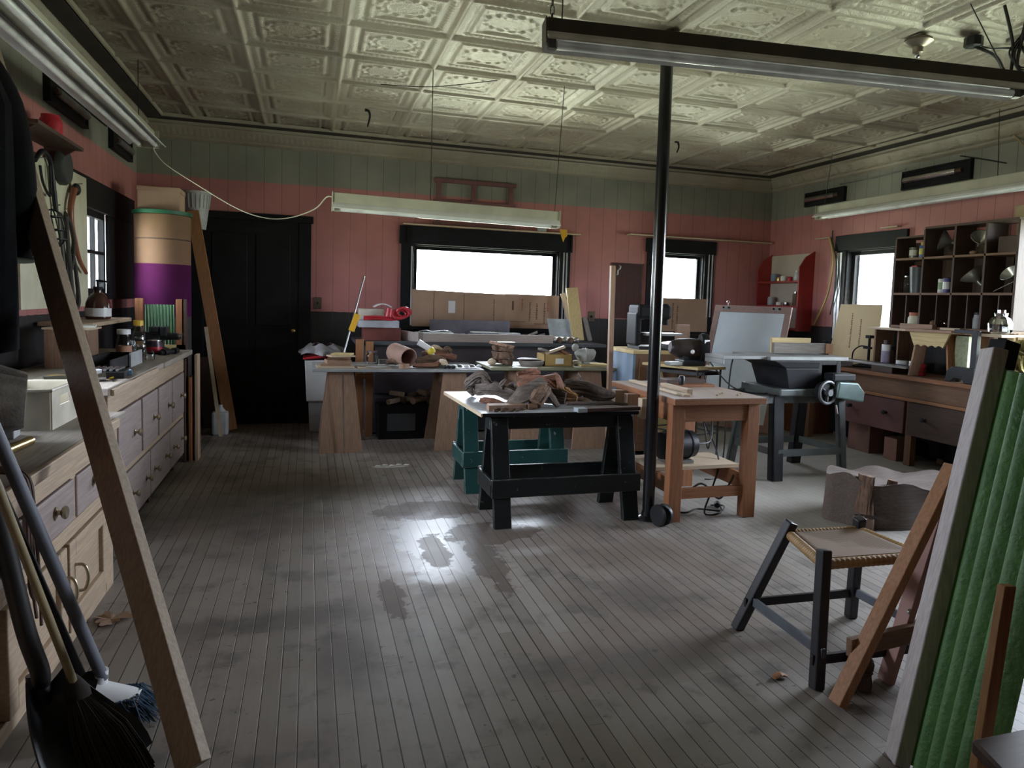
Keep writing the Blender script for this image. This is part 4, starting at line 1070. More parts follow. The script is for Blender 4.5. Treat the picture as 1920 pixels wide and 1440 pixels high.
SH = ((('driftwood','thin grey split shard lying on the left of the pile',W_DRIFT),[(900,742,4.5),(950,752,4.42),(1002,766,4.36)],[.012,.03,.008],.3),
 (('driftwood','narrow grey shard slanting down from the left knob of the pile',W_DRIFT),[(925,716,4.66),(960,736,4.6),(1000,750,4.5)],[.016,.022,.008],.6),
 (('bark_slab','broad broken grey slab edge leaning at the middle front of the pile',W_DRIFT),[(946,767,4.2),(985,742,4.22),(1020,716,4.3)],[.010,.06,.035],.22),
 (('bark_slab','square ended red slab lying across the top of the pile',W_CEDAR),[(972,724,4.44),(1008,716,4.44),(1046,708,4.46)],[.045,.055,.05],.5),
 (('bark_slab','upright orange-red splinter right of the red slab',W_CEDAR),[(1044,704,4.42),(1054,728,4.38),(1062,752,4.34)],[.022,.034,.014],.4),
 (('driftwood','topmost dark splinter of the fan at the right of the pile',W_DDARK),[(1058,716,4.6),(1100,720,4.54),(1148,742,4.44)],[.016,.026,.006],.45),
 (('driftwood','second dark splinter down in the fan at the right of the pile',W_DRIFT),[(1062,728,4.52),(1100,734,4.48),(1152,756,4.38)],[.014,.026,.006],.45),
 (('driftwood','third dark splinter down in the fan at the right of the pile',W_DDARK),[(1070,740,4.46),(1105,746,4.42),(1146,762,4.34)],[.014,.022,.006],.5),
 (('driftwood','brown broken slab end under the fan at the right of the pile',W_BARK),[(1076,752,4.36),(1096,756,4.33),(1120,762,4.3)],[.016,.034,.010],.4),
 (('driftwood','thin pale twig standing up behind the right of the pile',W_DRIFT),[(1084,700,4.7),(1092,718,4.66),(1098,735,4.62)],[.006,.010,.009],1.),
 (('driftwood','dark jagged wedge between the red slab and the upright log',W_DDARK),[(1008,724,4.3),(1026,742,4.27),(1046,768,4.2)],[.02,.045,.02],.35))
for k, ((nm, lab, m), pts, rad, fl) in enumerate(SH):
    wd(nm, lab, m, [q(*p_) for p_ in pts], rad, fl, .5, 140+k, (.25,-.45,.85), 8, 20.)
tag(MB().prism([(1.02,4.10,zb),(1.26,4.13,zb),(1.27,4.21,zb),(1.03,4.20,zb)], (0,0,.035)).build('wood_block', W_PLY, bevel=.003), 'flat pale wood block at the left front edge of the pile', 'block')
tag(MB().cyl((1.27,4.135,zb+.02),(1.33,4.145,zb+.02),.018,n=16).build('wood_dowel', W_BROWN, smooth=True), 'short round wood stub beside the flat pale block', 'stub')
for k in range(4):
    x = 1.04+.045*k; tag(MB().gnarl([(x,4.065,zb+.012),(x+.03,4.075,zb+.016),(x+.055,4.07,zb+.012)],[.008,.013,.006],amp=.6,seed=20+k,n=10).build('bark_chip', W_BARK, smooth=True), 'small bark chip in front of the flat pale block', 'bark chip', 'bark chips at the front of the board')

# ================================================================== plywood trestle table (left) and the second one
def trestle(x, y0, y1, w0, w1, h, lab):
    """two tapering plywood sides joined by a spreader"""
    t = thing('trestle', lab, 'trestle', (x, (y0+y1)/2, 0))
    for y in (y0, y1):
        s = 1 if y == y0 else -1
        MB().prism([(x-w1/2,y,0),(x+w1/2,y,0),(x+w0/2,y+s*.06,h),(x-w0/2,y+s*.06,h)], (0,s*.02,0)).build('side_panel', W_PLY, t, bevel=.002)
    MB().box(x-w0*.42, y0+.085, h-.12, x+w0*.42, y1-.085, h-.004).build('spreader', W_PLY, t)
    return t
zt = .715
trestle(.265, 6.17, 6.72, .20, .36, .69, 'left plywood trestle with flared panel legs under the left work table')
trestle(1.225, 6.13, 6.70, .20, .36, .69, 'right plywood trestle with flared panel legs under the left work table')
t = tag(MB().prism([(.03,6.12,.69),(1.47,6.10,.69),(1.47,6.78,.69),(.03,6.80,.69)], (0,0,.025)).build('tabletop', paint('grey_tabletop', (.34,.36,.37), .4, 0, (.28,.29,.30)), bevel=.003), 'thin grey table top on two plywood trestles left of the driftwood pile', 'tabletop')
MB().box(.24,6.168,.30,.262,6.18,.66).build('bracket', W_PALE, None) if False else None
tag(MB().bar((.29,6.135,.0),(.275,6.155,.66),.008,.008).build('metal_rod', STEEL), 'light through the gap at the left plywood trestle, built as a thin bright rod', 'rod')  # light shining through the trestle gap, shaped as a bright rod
zt = .717
TB2 = .745
trestle(1.86, 6.02, 6.5, .22, .32, TB2-.025, 'plywood trestle seen between the sawhorses, under the middle table')
trestle(2.44, 5.99, 6.48, .22, .34, TB2-.025, 'plywood trestle right of the driftwood pile, under the middle table')
tag(MB().prism([(1.50,5.98,TB2-.025),(2.72,5.95,TB2-.025),(2.72,6.58,TB2-.025),(1.50,6.60,TB2-.025)], (0,0,.025)).build('tabletop', paint('olive_tabletop', (.26,.26,.17), .55, 0, (.20,.20,.13)), bevel=.003), 'olive grey table top behind the driftwood pile', 'tabletop')

# ---- things on the left table
def stackbox(x, y, z, w, d, h, rz, m, lab, name='board_offcut', cat='board', grp=None):
    return tag(MB().obox((x,y,z+h/2),(w,d,h),rz=rz).build(name, m, bevel=.0015), lab, cat, grp)
z = zt
for k, (w, d, h, r, m, lab) in enumerate(((.30,.22,.014,.05,W_PALE,'wide thin board at the bottom of the offcut stack on the left table'),(.24,.18,.018,-.1,W_PLY,'second reddish board up in the offcut stack on the left table'),(.20,.16,.030,.12,W_PLY,'thick block in the middle of the offcut stack on the left table'),(.17,.15,.024,-.2,W_BROWN,'dark brown piece near the top of the offcut stack on the left table'),(.20,.15,.012,.3,W_PALE,'pale thin lid second from the top of the offcut stack'),(.16,.14,.016,-.3,W_YEL,'curved pale piece topping the offcut stack on the left table'))):
    stackbox(.215+.012*k, 6.28, z, w, d, h, r, m, lab); z += h+.0008
stackbox(.53, 6.24, zt, .28, .18, .007, .05, W_PALE, 'large thin pale panel at the front of the left table')
stackbox(.50, 6.42, zt, .30, .16, .006, -.08, paint('grey_sheet', (.45,.46,.48), .5), 'grey flat sheet behind the thin pale panel on the left table', 'sheet', 'sheet')
mb = MB(); mb.lathe([(.11,0),(.115,.004),(.11,.008)], (.56,6.25,zt+.008), n=30)
tag(mb.build('round_plate', paint('grey_plate', (.46,.48,.51), .4), smooth=True), 'flat grey oval plate on the thin pale panel', 'plate')
jar('jar', .545, 6.55, zt, .055, .11, GLASS, 'clear glass jar with a metal lid on the left table', lidm=STEEL, lid=.012)
tag(MB().obox((.68,6.6,zt+.02),(.16,.07,.04),rz=.15).build('spool_tray', W_GREY), 'small grey tray of scraps behind the glass jar', 'tray')
# open cardboard tube
t = thing('paper_tube', 'wide pinkish open tube with dark mouth on the left table', 'tube', (.84, 6.35, zt))
c0 = V((.83,6.26,zt+.085)); ax = V((-.35,.75,.12)).normalized()
PINKT = paint('pinkish_card', (.40,.25,.20), .8)
mb = MB(); ra, rb = .082, .074
o1, i1 = mb._ring(c0,ax,ra,ra,28), mb._ring(c0,ax,rb,rb,28); o2, i2 = mb._ring(c0+ax*.24,ax,ra,ra,28), mb._ring(c0+ax*.24,ax,rb,rb,28)
mb._skin(o1,o2); mb._skin(i2,i1); mb._skin(i1,o1); mb._skin(o2,i2)
mb.build('wall', PINKT, t, smooth=True); MB().cyl(c0+ax*.19, c0+ax*.20, rb).build('dark_plug', BLACK, t)
tag(MB().gnarl([(.66,6.40,zt+.03),(.73,6.36,zt+.05),(.78,6.28,zt+.03)],[.015,.03,.012],amp=.4,seed=31).build('bark_piece', W_BARK, smooth=True), 'brown curved bark piece left of the open pinkish tube', 'bark')
t = thing('spray_bottle', 'white plastic nozzle tube with yellow collar leaning on the bark pile of the left table', 'bottle', (.98,6.4,zt))
MB().cyl((.93,6.40,zt+.215),(1.03,6.38,zt+.155),.028,.024).build('body', WHITEP, t, smooth=True)
MB().lathe([(.026,0),(.034,.015),(.036,.04),(.03,.055)], (1.03,6.38,zt+.16), (.45,-.1,-.75), 18).build('collar', paint('yellow_plastic', (.72,.58,.05), .4), t, smooth=True)
MB().cyl((1.04,6.38,zt+.145),(1.085,6.375,zt+.002),.022).build('stem', WHITEP, t, smooth=True)
for k, (pts, rad, m, lab) in enumerate((
    ([(.86,6.22,zt+.02),(.96,6.20,zt+.025),(1.06,6.22,zt+.03),(1.12,6.24,zt+.06)],[.012,.018,.022,.02],W_CEDAR,'long reddish branch along the front of the left table'),
    ([(.90,6.3,zt+.04),(1.02,6.30,zt+.06),(1.16,6.33,zt+.05)],[.03,.045,.025],W_BARK,'brown bark lump behind the reddish branch on the left table'),
    ([(1.02,6.42,zt+.09),(1.14,6.42,zt+.10),(1.28,6.42,zt+.08)],[.03,.035,.02],W_CEDAR,'reddish bark strip lying high across the left table heap'),
    ([(1.17,6.44,zt+.11),(1.20,6.44,zt+.145),(1.23,6.43,zt+.12)],[.025,.04,.02],W_BARK,'dark brown knot of wood crowning the right of the left table heap'),
    ([(1.02,6.52,zt+.12),(1.09,6.5,zt+.145),(1.16,6.5,zt+.125)],[.02,.035,.02],W_PALE,'pale fluffy shaving in the middle of the left table heap'),
    ([(1.0,6.55,zt+.06),(1.12,6.52,zt+.08),(1.24,6.5,zt+.05)],[.05,.055,.05],W_BARK,'dark bark mass at the back of the left table heap'))):
    mb = MB(); mb.gnarl(pts, rad, 1., 16, .45, 40+k); tag(mb.build('bark_piece', m, smooth=True), lab, 'bark')
tag(MB().cyl((.78,6.17,zt),(.78,6.17,zt+.04),.045,n=24).build('round_block', W_PLY), 'short round wooden block at the front edge of the left table', 'block')
tag(MB().gnarl([(1.10,6.24,zt+.055),(1.13,6.2,zt+.05),(1.16,6.17,zt+.015)],[.022,.026,.012],amp=.2,seed=52).build('white_branch', W_PALE, smooth=True), 'short white branch end right of the reddish branch', 'branch')
for k in range(3): tag(MB().ball((1.13+.035*k,6.14+.012*(k%2),zt+.017),(.022,.02,.017)).build('dark_pebble', IRON, smooth=True), 'small dark pebble at the front of the left table', 'pebble', 'dark pebbles on the left table')
stackbox(1.30, 6.2, zt, .22, .12, .008, .05, WHITEP, 'white flat card at the right end of the left table', 'card', 'card')
for k in range(5):
    x = 1.22+.055*k; mb = MB(); mb.lathe([(.018,0),(.028,.01),(.014,.022)], (x,6.2+.02*(k%2),zt+.009), n=14)
    tag(mb.build('metal_fitting', STEEL if k % 2 else WHITEP, smooth=True), 'small pale fitting on the white card', 'fitting', 'fittings on the white card')
# under the left table: dark chest and wood scraps
t = thing('dark_cabinet', 'low black chest under the left work table', 'chest', (.95, 6.9, 0))
MB().box(.62,6.70,.0,1.35,6.92,.32).build('body', BLACK, t, bevel=.004); MB().box(.70,6.692,.08,.96,6.702,.24).build('front_panel', paint('grey_front', (.07,.075,.08), .5), t)
for k in range(16):
    x = rnd.uniform(.66,1.28); y = rnd.uniform(6.76,6.86); z = .322+(.07 if k > 9 else 0); a = rnd.uniform(0,3)
    L = rnd.uniform(.05,.10); r = rnd.uniform(.02,.034)
    mb = MB(); mb.cyl((x-L*math.cos(a),y-L*math.sin(a),z+r),(x+L*math.cos(a),y+L*math.sin(a),z+r+.01),r,r*.9,n=14)
    tag(mb.build('firewood_piece', (W_PALE,W_BARK,W_PLY)[k % 3], smooth=True), 'short cut wood piece piled on the black chest under the left table', 'firewood', 'wood pieces under the left table')

# ---- things on the olive table
z = TB2
t = thing('wood_stump', 'gnarled brown stump with flat discs on top on the olive table', 'stump', (1.67,6.25,z))
MB().gnarl([(1.665,6.25,z+.012),(1.67,6.25,z+.06),(1.665,6.25,z+.12),(1.67,6.25,z+.165)],[.085,.095,.085,.095],amp=.3,seed=61,n=26).build('body', W_BARK, t, smooth=True)
mb = MB(); mb.gnarl([(1.655,6.25,z+.17),(1.66,6.25,z+.195)],[.115,.11],amp=.15,seed=62,n=28); tag(mb.build('wood_disc', W_PLY), 'wide flat wood slice lying on the gnarled stump', 'disc')
mb = MB(); mb.gnarl([(1.70,6.25,z+.197),(1.70,6.25,z+.207)],[.085,.08],amp=.12,seed=63,n=28); tag(mb.build('wood_disc', W_PALE), 'smaller pale wood slice on top of the wide slice on the stump', 'disc')
tag(MB().ball((1.56,6.2,z+.03),(.04,.035,.03)).build('wood_lump', W_PALE, smooth=True), 'small pale wood knob left of the gnarled stump', 'knob')
mb = MB(); mb.lathe([(.10,0),(.115,.02),(.115,.045),(.10,.045),(.098,.02)], (1.93,6.2,z), n=28)
tag(mb.build('round_tray', W_GREY, smooth=True), 'round shallow grey dish right of the gnarled stump', 'dish')
mb = MB(); mb.lathe([(.09,0),(.10,.01),(.09,.016)], (1.90,6.22,z+.0455), n=24); tag(mb.build('flat_disc', W_DARK, smooth=True), 'dark round disc on the shallow grey dish', 'lid')
t = thing('cardboard_box', 'open yellow-brown cardboard box with white label on the olive table', 'box', (2.17,6.25,z))
BX = paint('yellow_cardboard', (.46,.30,.10), .8)
mb = MB(); a0,a1,b0,b1 = 2.03,2.30,6.13,6.36
mb.box(a0,b0,z,a1,b0+.006,z+.105).box(a0,b1-.006,z,a1,b1,z+.105).box(a0,b0,z,a0+.006,b1,z+.105).box(a1-.006,b0,z,a1,b1,z+.105).box(a0,b0,z,a1,b1,z+.004)
mb.build('body', BX, t); MB().box(2.135,b0-.0015,z+.02,2.215,b0,z+.07).build('paper_label', PAPER, t)
for k, (x, y, zz, sx_, rz, ry, m, lab) in enumerate(((2.10,6.24,z+.12,.20,.3,.5,W_GREY,'grey bent piece sticking out of the yellow cardboard box on the left'),(2.16,6.22,z+.14,.19,-.2,-.6,W_PALE,'pale yellow plank piece sticking out of the middle of the cardboard box'),(2.25,6.25,z+.12,.12,.1,.7,W_CEDAR,'reddish triangular piece sticking out of the right of the cardboard box'))):
    tag(MB().obox((x,y,zz),(sx_,.07,.022),ry=ry*.6,rz=rz).build('wood_offcut', m, bevel=.003), lab, 'offcut')
tag(MB().ball((2.37,6.22,z+.025),(.045,.04,.025)).build('white_stone', PAPER, smooth=True), 'flat white stone right of the cardboard box', 'stone')
stackbox(2.53, 6.22, z, .32, .22, .014, .05, W_YEL, 'yellow thin board at the right end of the olive table')
# plaster hen figure
t = thing('bird_figure', 'pale plaster hen figure on the olive table beside the tall stick', 'figure', (2.46,6.25,z+.016))
HEN = paint('plaster', (.42,.43,.41), .7, 0, (.33,.34,.32), 8)
zz = z+.016
MB().gnarl([(2.385,6.27,zz+.115),(2.42,6.26,zz+.09),(2.47,6.25,zz+.075),(2.52,6.24,zz+.09),(2.56,6.24,zz+.12)],[.025,.055,.072,.055,.018],amp=.08,seed=71,n=22).build('body', HEN, t, smooth=True)
MB().ball((2.375,6.27,zz+.145),(.034,.028,.038)).build('head', HEN, t, smooth=True)
MB().lathe([(.05,0),(.03,.03),(.035,.05)], (2.47,6.25,zz), n=18).build('foot', HEN, t, smooth=True)
# tall stick with hook
t = thing('tall_stick', 'tall square pale wood stick with a small hook clamp standing before the back wall', 'stick', (2.57,5.9,0))
b, a = PY(1139,848,5.88), PY(1149,498,5.88); b.z = 0
MB().bar(b, a, .042, .042, (1,0,0)).build('stick', W_PLY, t, bevel=.002)
h = a - V((0,0,.06)); mb = MB(); mb.tube([h+V((.022,0,-.02)), h+V((.05,0,-.015)), h+V((.05,0,.02)), h+V((.065,0,.03)), h+V((.075,0,.055)), h+V((.06,0,.065))], .007, 8)
mb.build('hook', STEEL, t, smooth=True)

# ================================================================== BACK WORKBENCH under the wide window
t = thing('workbench', 'long dark grey workbench against the back wall under the wide window', 'workbench', (1.6,7.2,0))
BD = paint('dark_grey_paint', (.075,.08,.095), .6, 0, (.055,.06,.07), 4)
MB().box(.52,6.96,.02,2.86,7.66,.865).build('body', BD, t)
MB().box(.42,6.90,.865,2.96,7.67,.90).build('top', BD, t, bevel=.004)
for z0 in (.16,.40,.64):
    MB().box(.60,6.945,z0,2.74,6.962,z0+.20).build('front_board', paint('plum_grey_board', (.085,.07,.085), .6), t, bevel=.004)
# orange upright stand at its left end
t = thing('upright_boards', 'orange-brown upright double post at the left end of the back workbench', 'post', (.46,6.86,0))
for x, zz in ((.455,.92),(.545,.90)): MB().box(x-.036,6.86,0,x+.036,6.885,zz).build('upright', W_ORANGE, t, bevel=.003)
MB().box(.425,6.845,.55,.575,6.86,.60).build('cross_bar', W_ORANGE, t)
zb2 = .901
t = thing('wooden_tray', 'red-brown wooden box on the left of the back workbench', 'box', (.72,7.1,zb2))
MB().box(.50,7.02,zb2,.85,7.3,zb2+.125).build('body', paint('red_brown_box', (.20,.06,.05), .5), t, bevel=.003)
tag(MB().box(.455,6.99,zb2+.126,.83,7.3,zb2+.19).build('flat_box', paint('pale_blue_box', (.52,.54,.62), .5)), 'pale blue-white flat box on the red-brown wooden box', 'box')
t = thing('plastic_tub', 'white rounded plastic tub on top of the pale flat box', 'tub', (.6,7.15,zb2+.19))
mb = MB(); mb.box(.46,7.10,zb2+.191,.70,7.3,zb2+.30); mb.build('body', paint('cream_tub', (.58,.54,.47), .5), t, bevel=.012)
mb = MB(); mb.sheet(lambda u, v: V((.60+.17*u, 7.08+.2*v, zb2+.305+.05*math.sin(PI*u*.75+.4))), 10, 3, .008); mb.build('curved_lid', WHITEP, t, smooth=True)
t = thing('extension_cord', 'coiled red extension cord heaped on the pale flat box', 'cord', (.65,7.02,zb2+.19))
mb = MB()
for k in range(6):
    y = 7.02+.012*(k%3); zz = zb2+.203+.02*(k//3); L = .46+.05*(k%2)
    mb.tube([(.50,y,zz),(.62,y-.01,zz+.006),(.75,y,zz),(L+.32,y+.01,zz+.005)], .011, 8)
for k in range(5):
    a0 = k*1.3; c = V((.83+.012*k, 7.02, zb2+.255+.006*k))
    mb.tube([c+V((.07*math.cos(a0+i*PI/4), .02*math.sin(i*1.1), .042*math.sin(a0+i*PI/4))) for i in range(9)], .011, 8, smooth=3)
mb.build('cable', REDP, t, smooth=True); MB().cyl((.73,7.02,zb2+.23),(.74,7.02,zb2+.31),.035,.03).build('plug', REDP, t, smooth=True)
# pole with yellow grip leaning at the left end
t = thing('long_pole', 'thin silver pole with a yellow grip leaning left of the back workbench', 'pole', (.3,6.9,.3))
a, b = PY(683,518,7.05), PY(645,662,6.83)
MB().cyl(b+(b-a)*.55, a, .009, n=12).build('rod', STEEL, t, smooth=True)
YG = paint('yellow_orange_plastic', (.72,.40,.03), .4)
u = (a-b).normalized(); mb = MB(); g0 = b+(a-b)*.28; mb.bar(g0+V((.012,-.012,0)), g0+u*.17+V((.03,-.012,0)), .055, .025, (1,0,0)); mb.build('grip', YG, t, bevel=.006)
# pale U shaped board frame
t = thing('plank_frame', 'long pinkish plank frame lying along the front of the back workbench', 'plank', (1.6,6.95,zb2))
PP = wood('pinkish_plank', (.47,.40,.38), (.38,.32,.30))
MB().box(1.06,6.925,zb2,2.38,6.945,zb2+.082).build('front_plank', PP, t, bevel=.002)
MB().prism([(.865,7.13,zb2),(1.005,6.93,zb2),(1.005,6.93,zb2+.085),(.865,7.13,zb2+.10)], (.014,.014,0)).build('end_plank', PP, t, bevel=.002)
MB().box(1.006,6.935,zb2,1.055,6.965,zb2+.09).build('corner_block', W_GREY, t)
# long rail behind, against the cardboard
tag(MB().box(1.21,7.52,zb2,2.08,7.55,zb2+.20).build('metal_rail', paint('lavender_metal', (.30,.30,.38), .35, .4), bevel=.002), 'long grey-violet metal rail standing at the back of the workbench', 'rail')
def flat(x, y, z, w, d, h, rz, m, lab, name, cat, grp=None): return tag(MB().obox((x,y,z+h/2),(w,d,h),rz=rz).build(name, m, bevel=.0015), lab, cat, grp)
for k, (x, y, w, d, h, rz, m, lab, nm) in enumerate(((1.22,7.18,.42,.25,.020,.06,WHITEP,'lowest white folder in the pile at the left of the back workbench','folder'),(1.21,7.18,.40,.23,.018,-.05,paint('pale_blue_paper',(.55,.62,.68),.6),'pale blue folder second up in the pile on the back workbench','folder'),(1.22,7.19,.38,.22,.022,.1,WHITEP,'white folder third up in the pile on the back workbench','folder'),(1.20,7.18,.36,.22,.02,.0,paint('dusty_green',(.40,.46,.45),.6),'dusty green folder topping the pile on the back workbench','folder'))):
    flat(x, y, zb2+[0,.0205,.039,.0615][k], w, d, h, rz, m, lab, nm, 'folder')
tag(MB().tube([(1.05,7.2,zb2+.09),(1.12,7.16,zb2+.10),(1.2,7.2,zb2+.088),(1.3,7.17,zb2+.10),(1.38,7.22,zb2+.088)],.005,6).build('wire_bundle', STEEL, smooth=True), 'bent wire lying on the folder pile', 'wire')
NAVY = paint('navy_box', (.07,.08,.16), .4)
flat(1.83,7.2,zb2,.42,.22,.022,.0,WHITEP,'long white strip lying behind the plank frame on the back workbench','strip','strip')
flat(1.72,7.3,zb2+.0225,.32,.16,.055,.02,NAVY,'navy blue flat box at the middle of the back workbench','flat_box','box')
flat(1.98,7.3,zb2+.0225,.28,.16,.050,-.03,NAVY,'navy blue flat box with white top right of the first navy box','flat_box','box')
flat(1.74,7.3,zb2+.078,.26,.15,.012,.05,WHITEP,'white card lying on the left navy box','card','card')
flat(2.00,7.3,zb2+.073,.24,.14,.010,.0,WHITEP,'white card lying on the right navy box','card','card')
for k, (x, rz) in enumerate(((2.18,.5),(2.28,.45),(2.32,.3))):
    mb = MB(); mb.bar((x-.12,7.12+.05*k,zb2+.012+.008*k),(x+.12,7.22+.05*k,zb2+.05+.026*(2-k)),.025,.01); tag(mb.build('wood_stake', W_GREY), 'grey wooden stake sticking up behind the metal cans', 'stake', 'grey stakes on the back workbench')
CANM = paint('cream_tin', (.55,.50,.40), .35, .4)
for k in range(6):
    x = 2.345+.062*k; t0 = thing('tin_can', 'cream tin can lying on its side in the row on the back workbench', 'can', (x,7.0,zb2), 'row of tin cans on the back workbench')
    MB().cyl((x,6.99,zb2+.034),(x,7.12,zb2+.034),.030,n=20).build('body', CANM, t0, smooth=True)
    MB().lathe([(.030,0),(.031,.004),(.024,.006),(.012,.012)], (x,6.99,zb2+.034), (0,-1,0), 20).build('end_cap', STEEL if k % 2 else W_BARK(0), t0, smooth=True)
# white panel and boards at the right end
t = tag(MB().prism([(2.53,7.45,zb2),(2.86,7.42,zb2),(2.80,7.5,zb2+.235),(2.50,7.5,zb2+.24)], (0,.012,0)).build('backing_board', paint('pale_blue_panel', (.58,.66,.74), .4)), 'pale blue-white panel leaning at the right end of the back workbench', 'panel')
a, b = PY(1072,540,7.46), PY(1084,640,7.30); b.z = zb2
tag(MB().bar(b+V((0,0,.012)), a, .135, .018, (1,0,0)).build('yellow_board', W_YEL, bevel=.002), 'yellow pale board standing upright at the right end of the back workbench', 'board')
a, b = PY(1055,550,7.60), PY(1075,640,7.56); b.z = zb2+.01
tag(MB().bar(b, a, .055, .012, (1,0,0)).build('narrow_board', W_PALE), 'narrow whitish slat leaning behind the yellow board', 'slat')
a, b = PY(1096,594,7.4), PY(1106,650,7.32); b.z = zb2+.01
tag(MB().bar(b, a, .05, .012, (1,0,0)).build('narrow_board', W_GREY), 'narrow grey slat leaning right of the yellow board', 'slat')

# ---- bin by the door
t = thing('trash_bin', 'white plastic bin with red rim and grey bag left of the work table', 'bin', (.1,7.28,0))
x0,x1,y0,y1 = -.03,.27,7.12,7.42
mb = MB()
def frus(mb, a, b, z0, z1, s0, s1):
    c = V(((a[0]+b[0])/2,(a[1]+b[1])/2,0)); hx,hy = (b[0]-a[0])/2,(b[1]-a[1])/2
    P4 = lambda s, z: [c+V((sx_*hx*s,sy_*hy*s,z)) for sx_,sy_ in ((-1,-1),(1,-1),(1,1),(-1,1))]
    pts = P4(s0,z0)+P4(s1,z1); mb._hull(pts,[(3,2,1,0),(4,5,6,7),(0,1,5,4),(1,2,6,5),(2,3,7,6),(3,0,4,7)])
frus(mb,(x0,y0),(x1,y1),.30,.70,.9,1.02); mb.build('body', WHITEP, t, bevel=.012)
mb = MB(); frus(mb,(x0,y0),(x1,y1),.0,.30,.72,.78); mb.build('base', paint('dusty_plastic', (.40,.39,.40), .6), t, bevel=.01)
mb = MB(); mb.prism([(-.05,7.10,.705),(.30,7.10,.735),(.30,7.10,.775),(-.05,7.10,.72)],(0,.33,0)); mb.build('lid', REDP, t, bevel=.006)
def bagf(u, v):
    a = u*2*PI; r = 1+.06*math.sin(a*7)+.05*math.sin(a*11+v*3)
    return V((.13+(.21-.10*v*v)*r*math.cos(a), 7.27+(.19-.08*v*v)*r*math.sin(a), .755+.09*v+.014*math.sin(a*5+v*4)))
mb = MB(); mb.sheet(bagf, 48, 8); mb.build('bag', paint('grey_bag', (.33,.33,.35), .4, 0, (.24,.24,.26), 14), t, smooth=True)

# ---- on the back wall
t = thing('header_shelf', 'thin wooden shelf strip over the wide back window', 'shelf', (1.9,7.66,2.08))
MB().box(.93,YB-.10,2.078,2.90,YB,2.092).build('board', W_PALE, t)
for x in (.98, 2.80): MB().box(x,YB-.06,1.90,x+.012,YB,2.078).build('bracket', TRIMDK, t)
t = thing('header_shelf', 'thin wooden shelf strip over the narrow back window', 'shelf', (4.4,7.66,2.12))
MB().box(3.5,YB-.12,2.118,5.40,YB,2.132).build('board', W_PALE, t)
tag(MB().lathe([(.05,0),(.062,.10),(.064,.105),(.058,.104)], (2.45,7.645,2.092), n=22).build('cup', GREYP, smooth=True), 'small grey cup on the shelf strip over the wide window', 'cup')
mb = MB(); mb.prism([(2.64,7.596,2.13),(2.73,7.596,2.13),(2.735,7.596,2.06),(2.71,7.596,2.04),(2.69,7.596,1.99),(2.665,7.596,2.05)], (0,.004,0))
tag(mb.build('yellow_tag', YG), 'torn yellow-orange scrap hanging from the shelf strip over the wide window', 'scrap')
t = thing('sash_frame', 'faded red two-pane sash frame fixed high on the back wall behind the light', 'frame', (1.7,7.68,2.1))
SF = paint('faded_red_wood', (.20,.085,.085), .7)
mb = MB()
for x in (1.28,1.66,2.07): MB().box(x,YB-.03,2.10,x+.045,YB,2.58).build('stile', SF, t)
mb = MB()
for z in (2.10,2.33,2.55): MB().box(1.25,YB-.034,z,2.15,YB-.002,z+.04).build('rail', SF, t)
for x, z, lab in ((.085,1.235,'brass switch plate on the back wall right of the dark door'),(3.10,1.17,'small outlet box on the back wall between the windows')):
    t = thing('switch_plate', lab, 'switch', (x,YB,z)); MB().box(x-.04,YB-.010,z-.06,x+.04,YB,z+.06).build('plate', paint('dull_brass', (.13,.10,.07), .5, .5), t, bevel=.003); MB().box(x-.006,YB-.022,z-.012,x+.006,YB-.010,z+.012).build('toggle', BLACK, t)
t = tag(MB().box(3.32,YB-.012,1.16,3.73,YB,1.80).build('plexiglass_sheet', glassy('dusty_plexi', (.985,.975,.97), .3, .95)), 'dusty clear plastic sheet on the back wall behind the black post', 'sheet')
# ================================================================== wooden work table right of the post
zt3 = .772
t = thing('work_table', 'reddish wooden work table right of the black post', 'table', (2.42, 4.3, 0))
t_work = t
MB().prism([(2.09,3.80,zt3-.04),(2.735,3.80,zt3-.04),(2.735,4.75,zt3-.04),(2.09,4.75,zt3-.04)], (0,0,.036)).build('top', W_RED, t, bevel=.003)
MB().box(2.091,3.801,zt3-.0039,2.734,4.749,zt3).build('dusty_surface', wood('dusty_wood', (.46,.37,.32), (.36,.27,.22)), t)
for x, y in ((2.10,3.84),(2.63,3.84),(2.10,4.62),(2.63,4.62)):
    MB().box(x,y,0,x+.085,y+.07,zt3-.04).build('leg', W_RED, t, bevel=.003)
MB().box(2.185,3.85,zt3-.15,2.63,3.875,zt3-.04).build('apron', W_RED, t, bevel=.002)
MB().box(2.11,3.91,zt3-.15,2.135,4.62,zt3-.04).build('apron', W_RED, t, bevel=.002)
MB().box(2.68,3.91,zt3-.15,2.705,4.62,zt3-.04).build('apron', W_RED, t, bevel=.002)
MB().box(2.185,3.855,.14,2.63,3.885,.205).build('stretcher', W_RED, t, bevel=.002)
MB().box(2.65,3.91,.17,2.68,4.62,.27).build('stretcher', W_RED, t, bevel=.002)
MB().box(2.115,3.91,.17,2.145,4.62,.27).build('stretcher', W_RED, t, bevel=.002)
tag(MB().box(2.185,3.83,.255,2.28,4.35,.295).build('loose_rail', W_GREY, bevel=.002), 'short grey board end resting on the lower rails of the reddish work table', 'board') if False else None
tag(MB().box(2.10,4.05,.272,2.72,4.42,.297).build('lower_shelf_board', W_PALE, bevel=.002), 'pale board laid across the lower rails of the reddish work table', 'board')
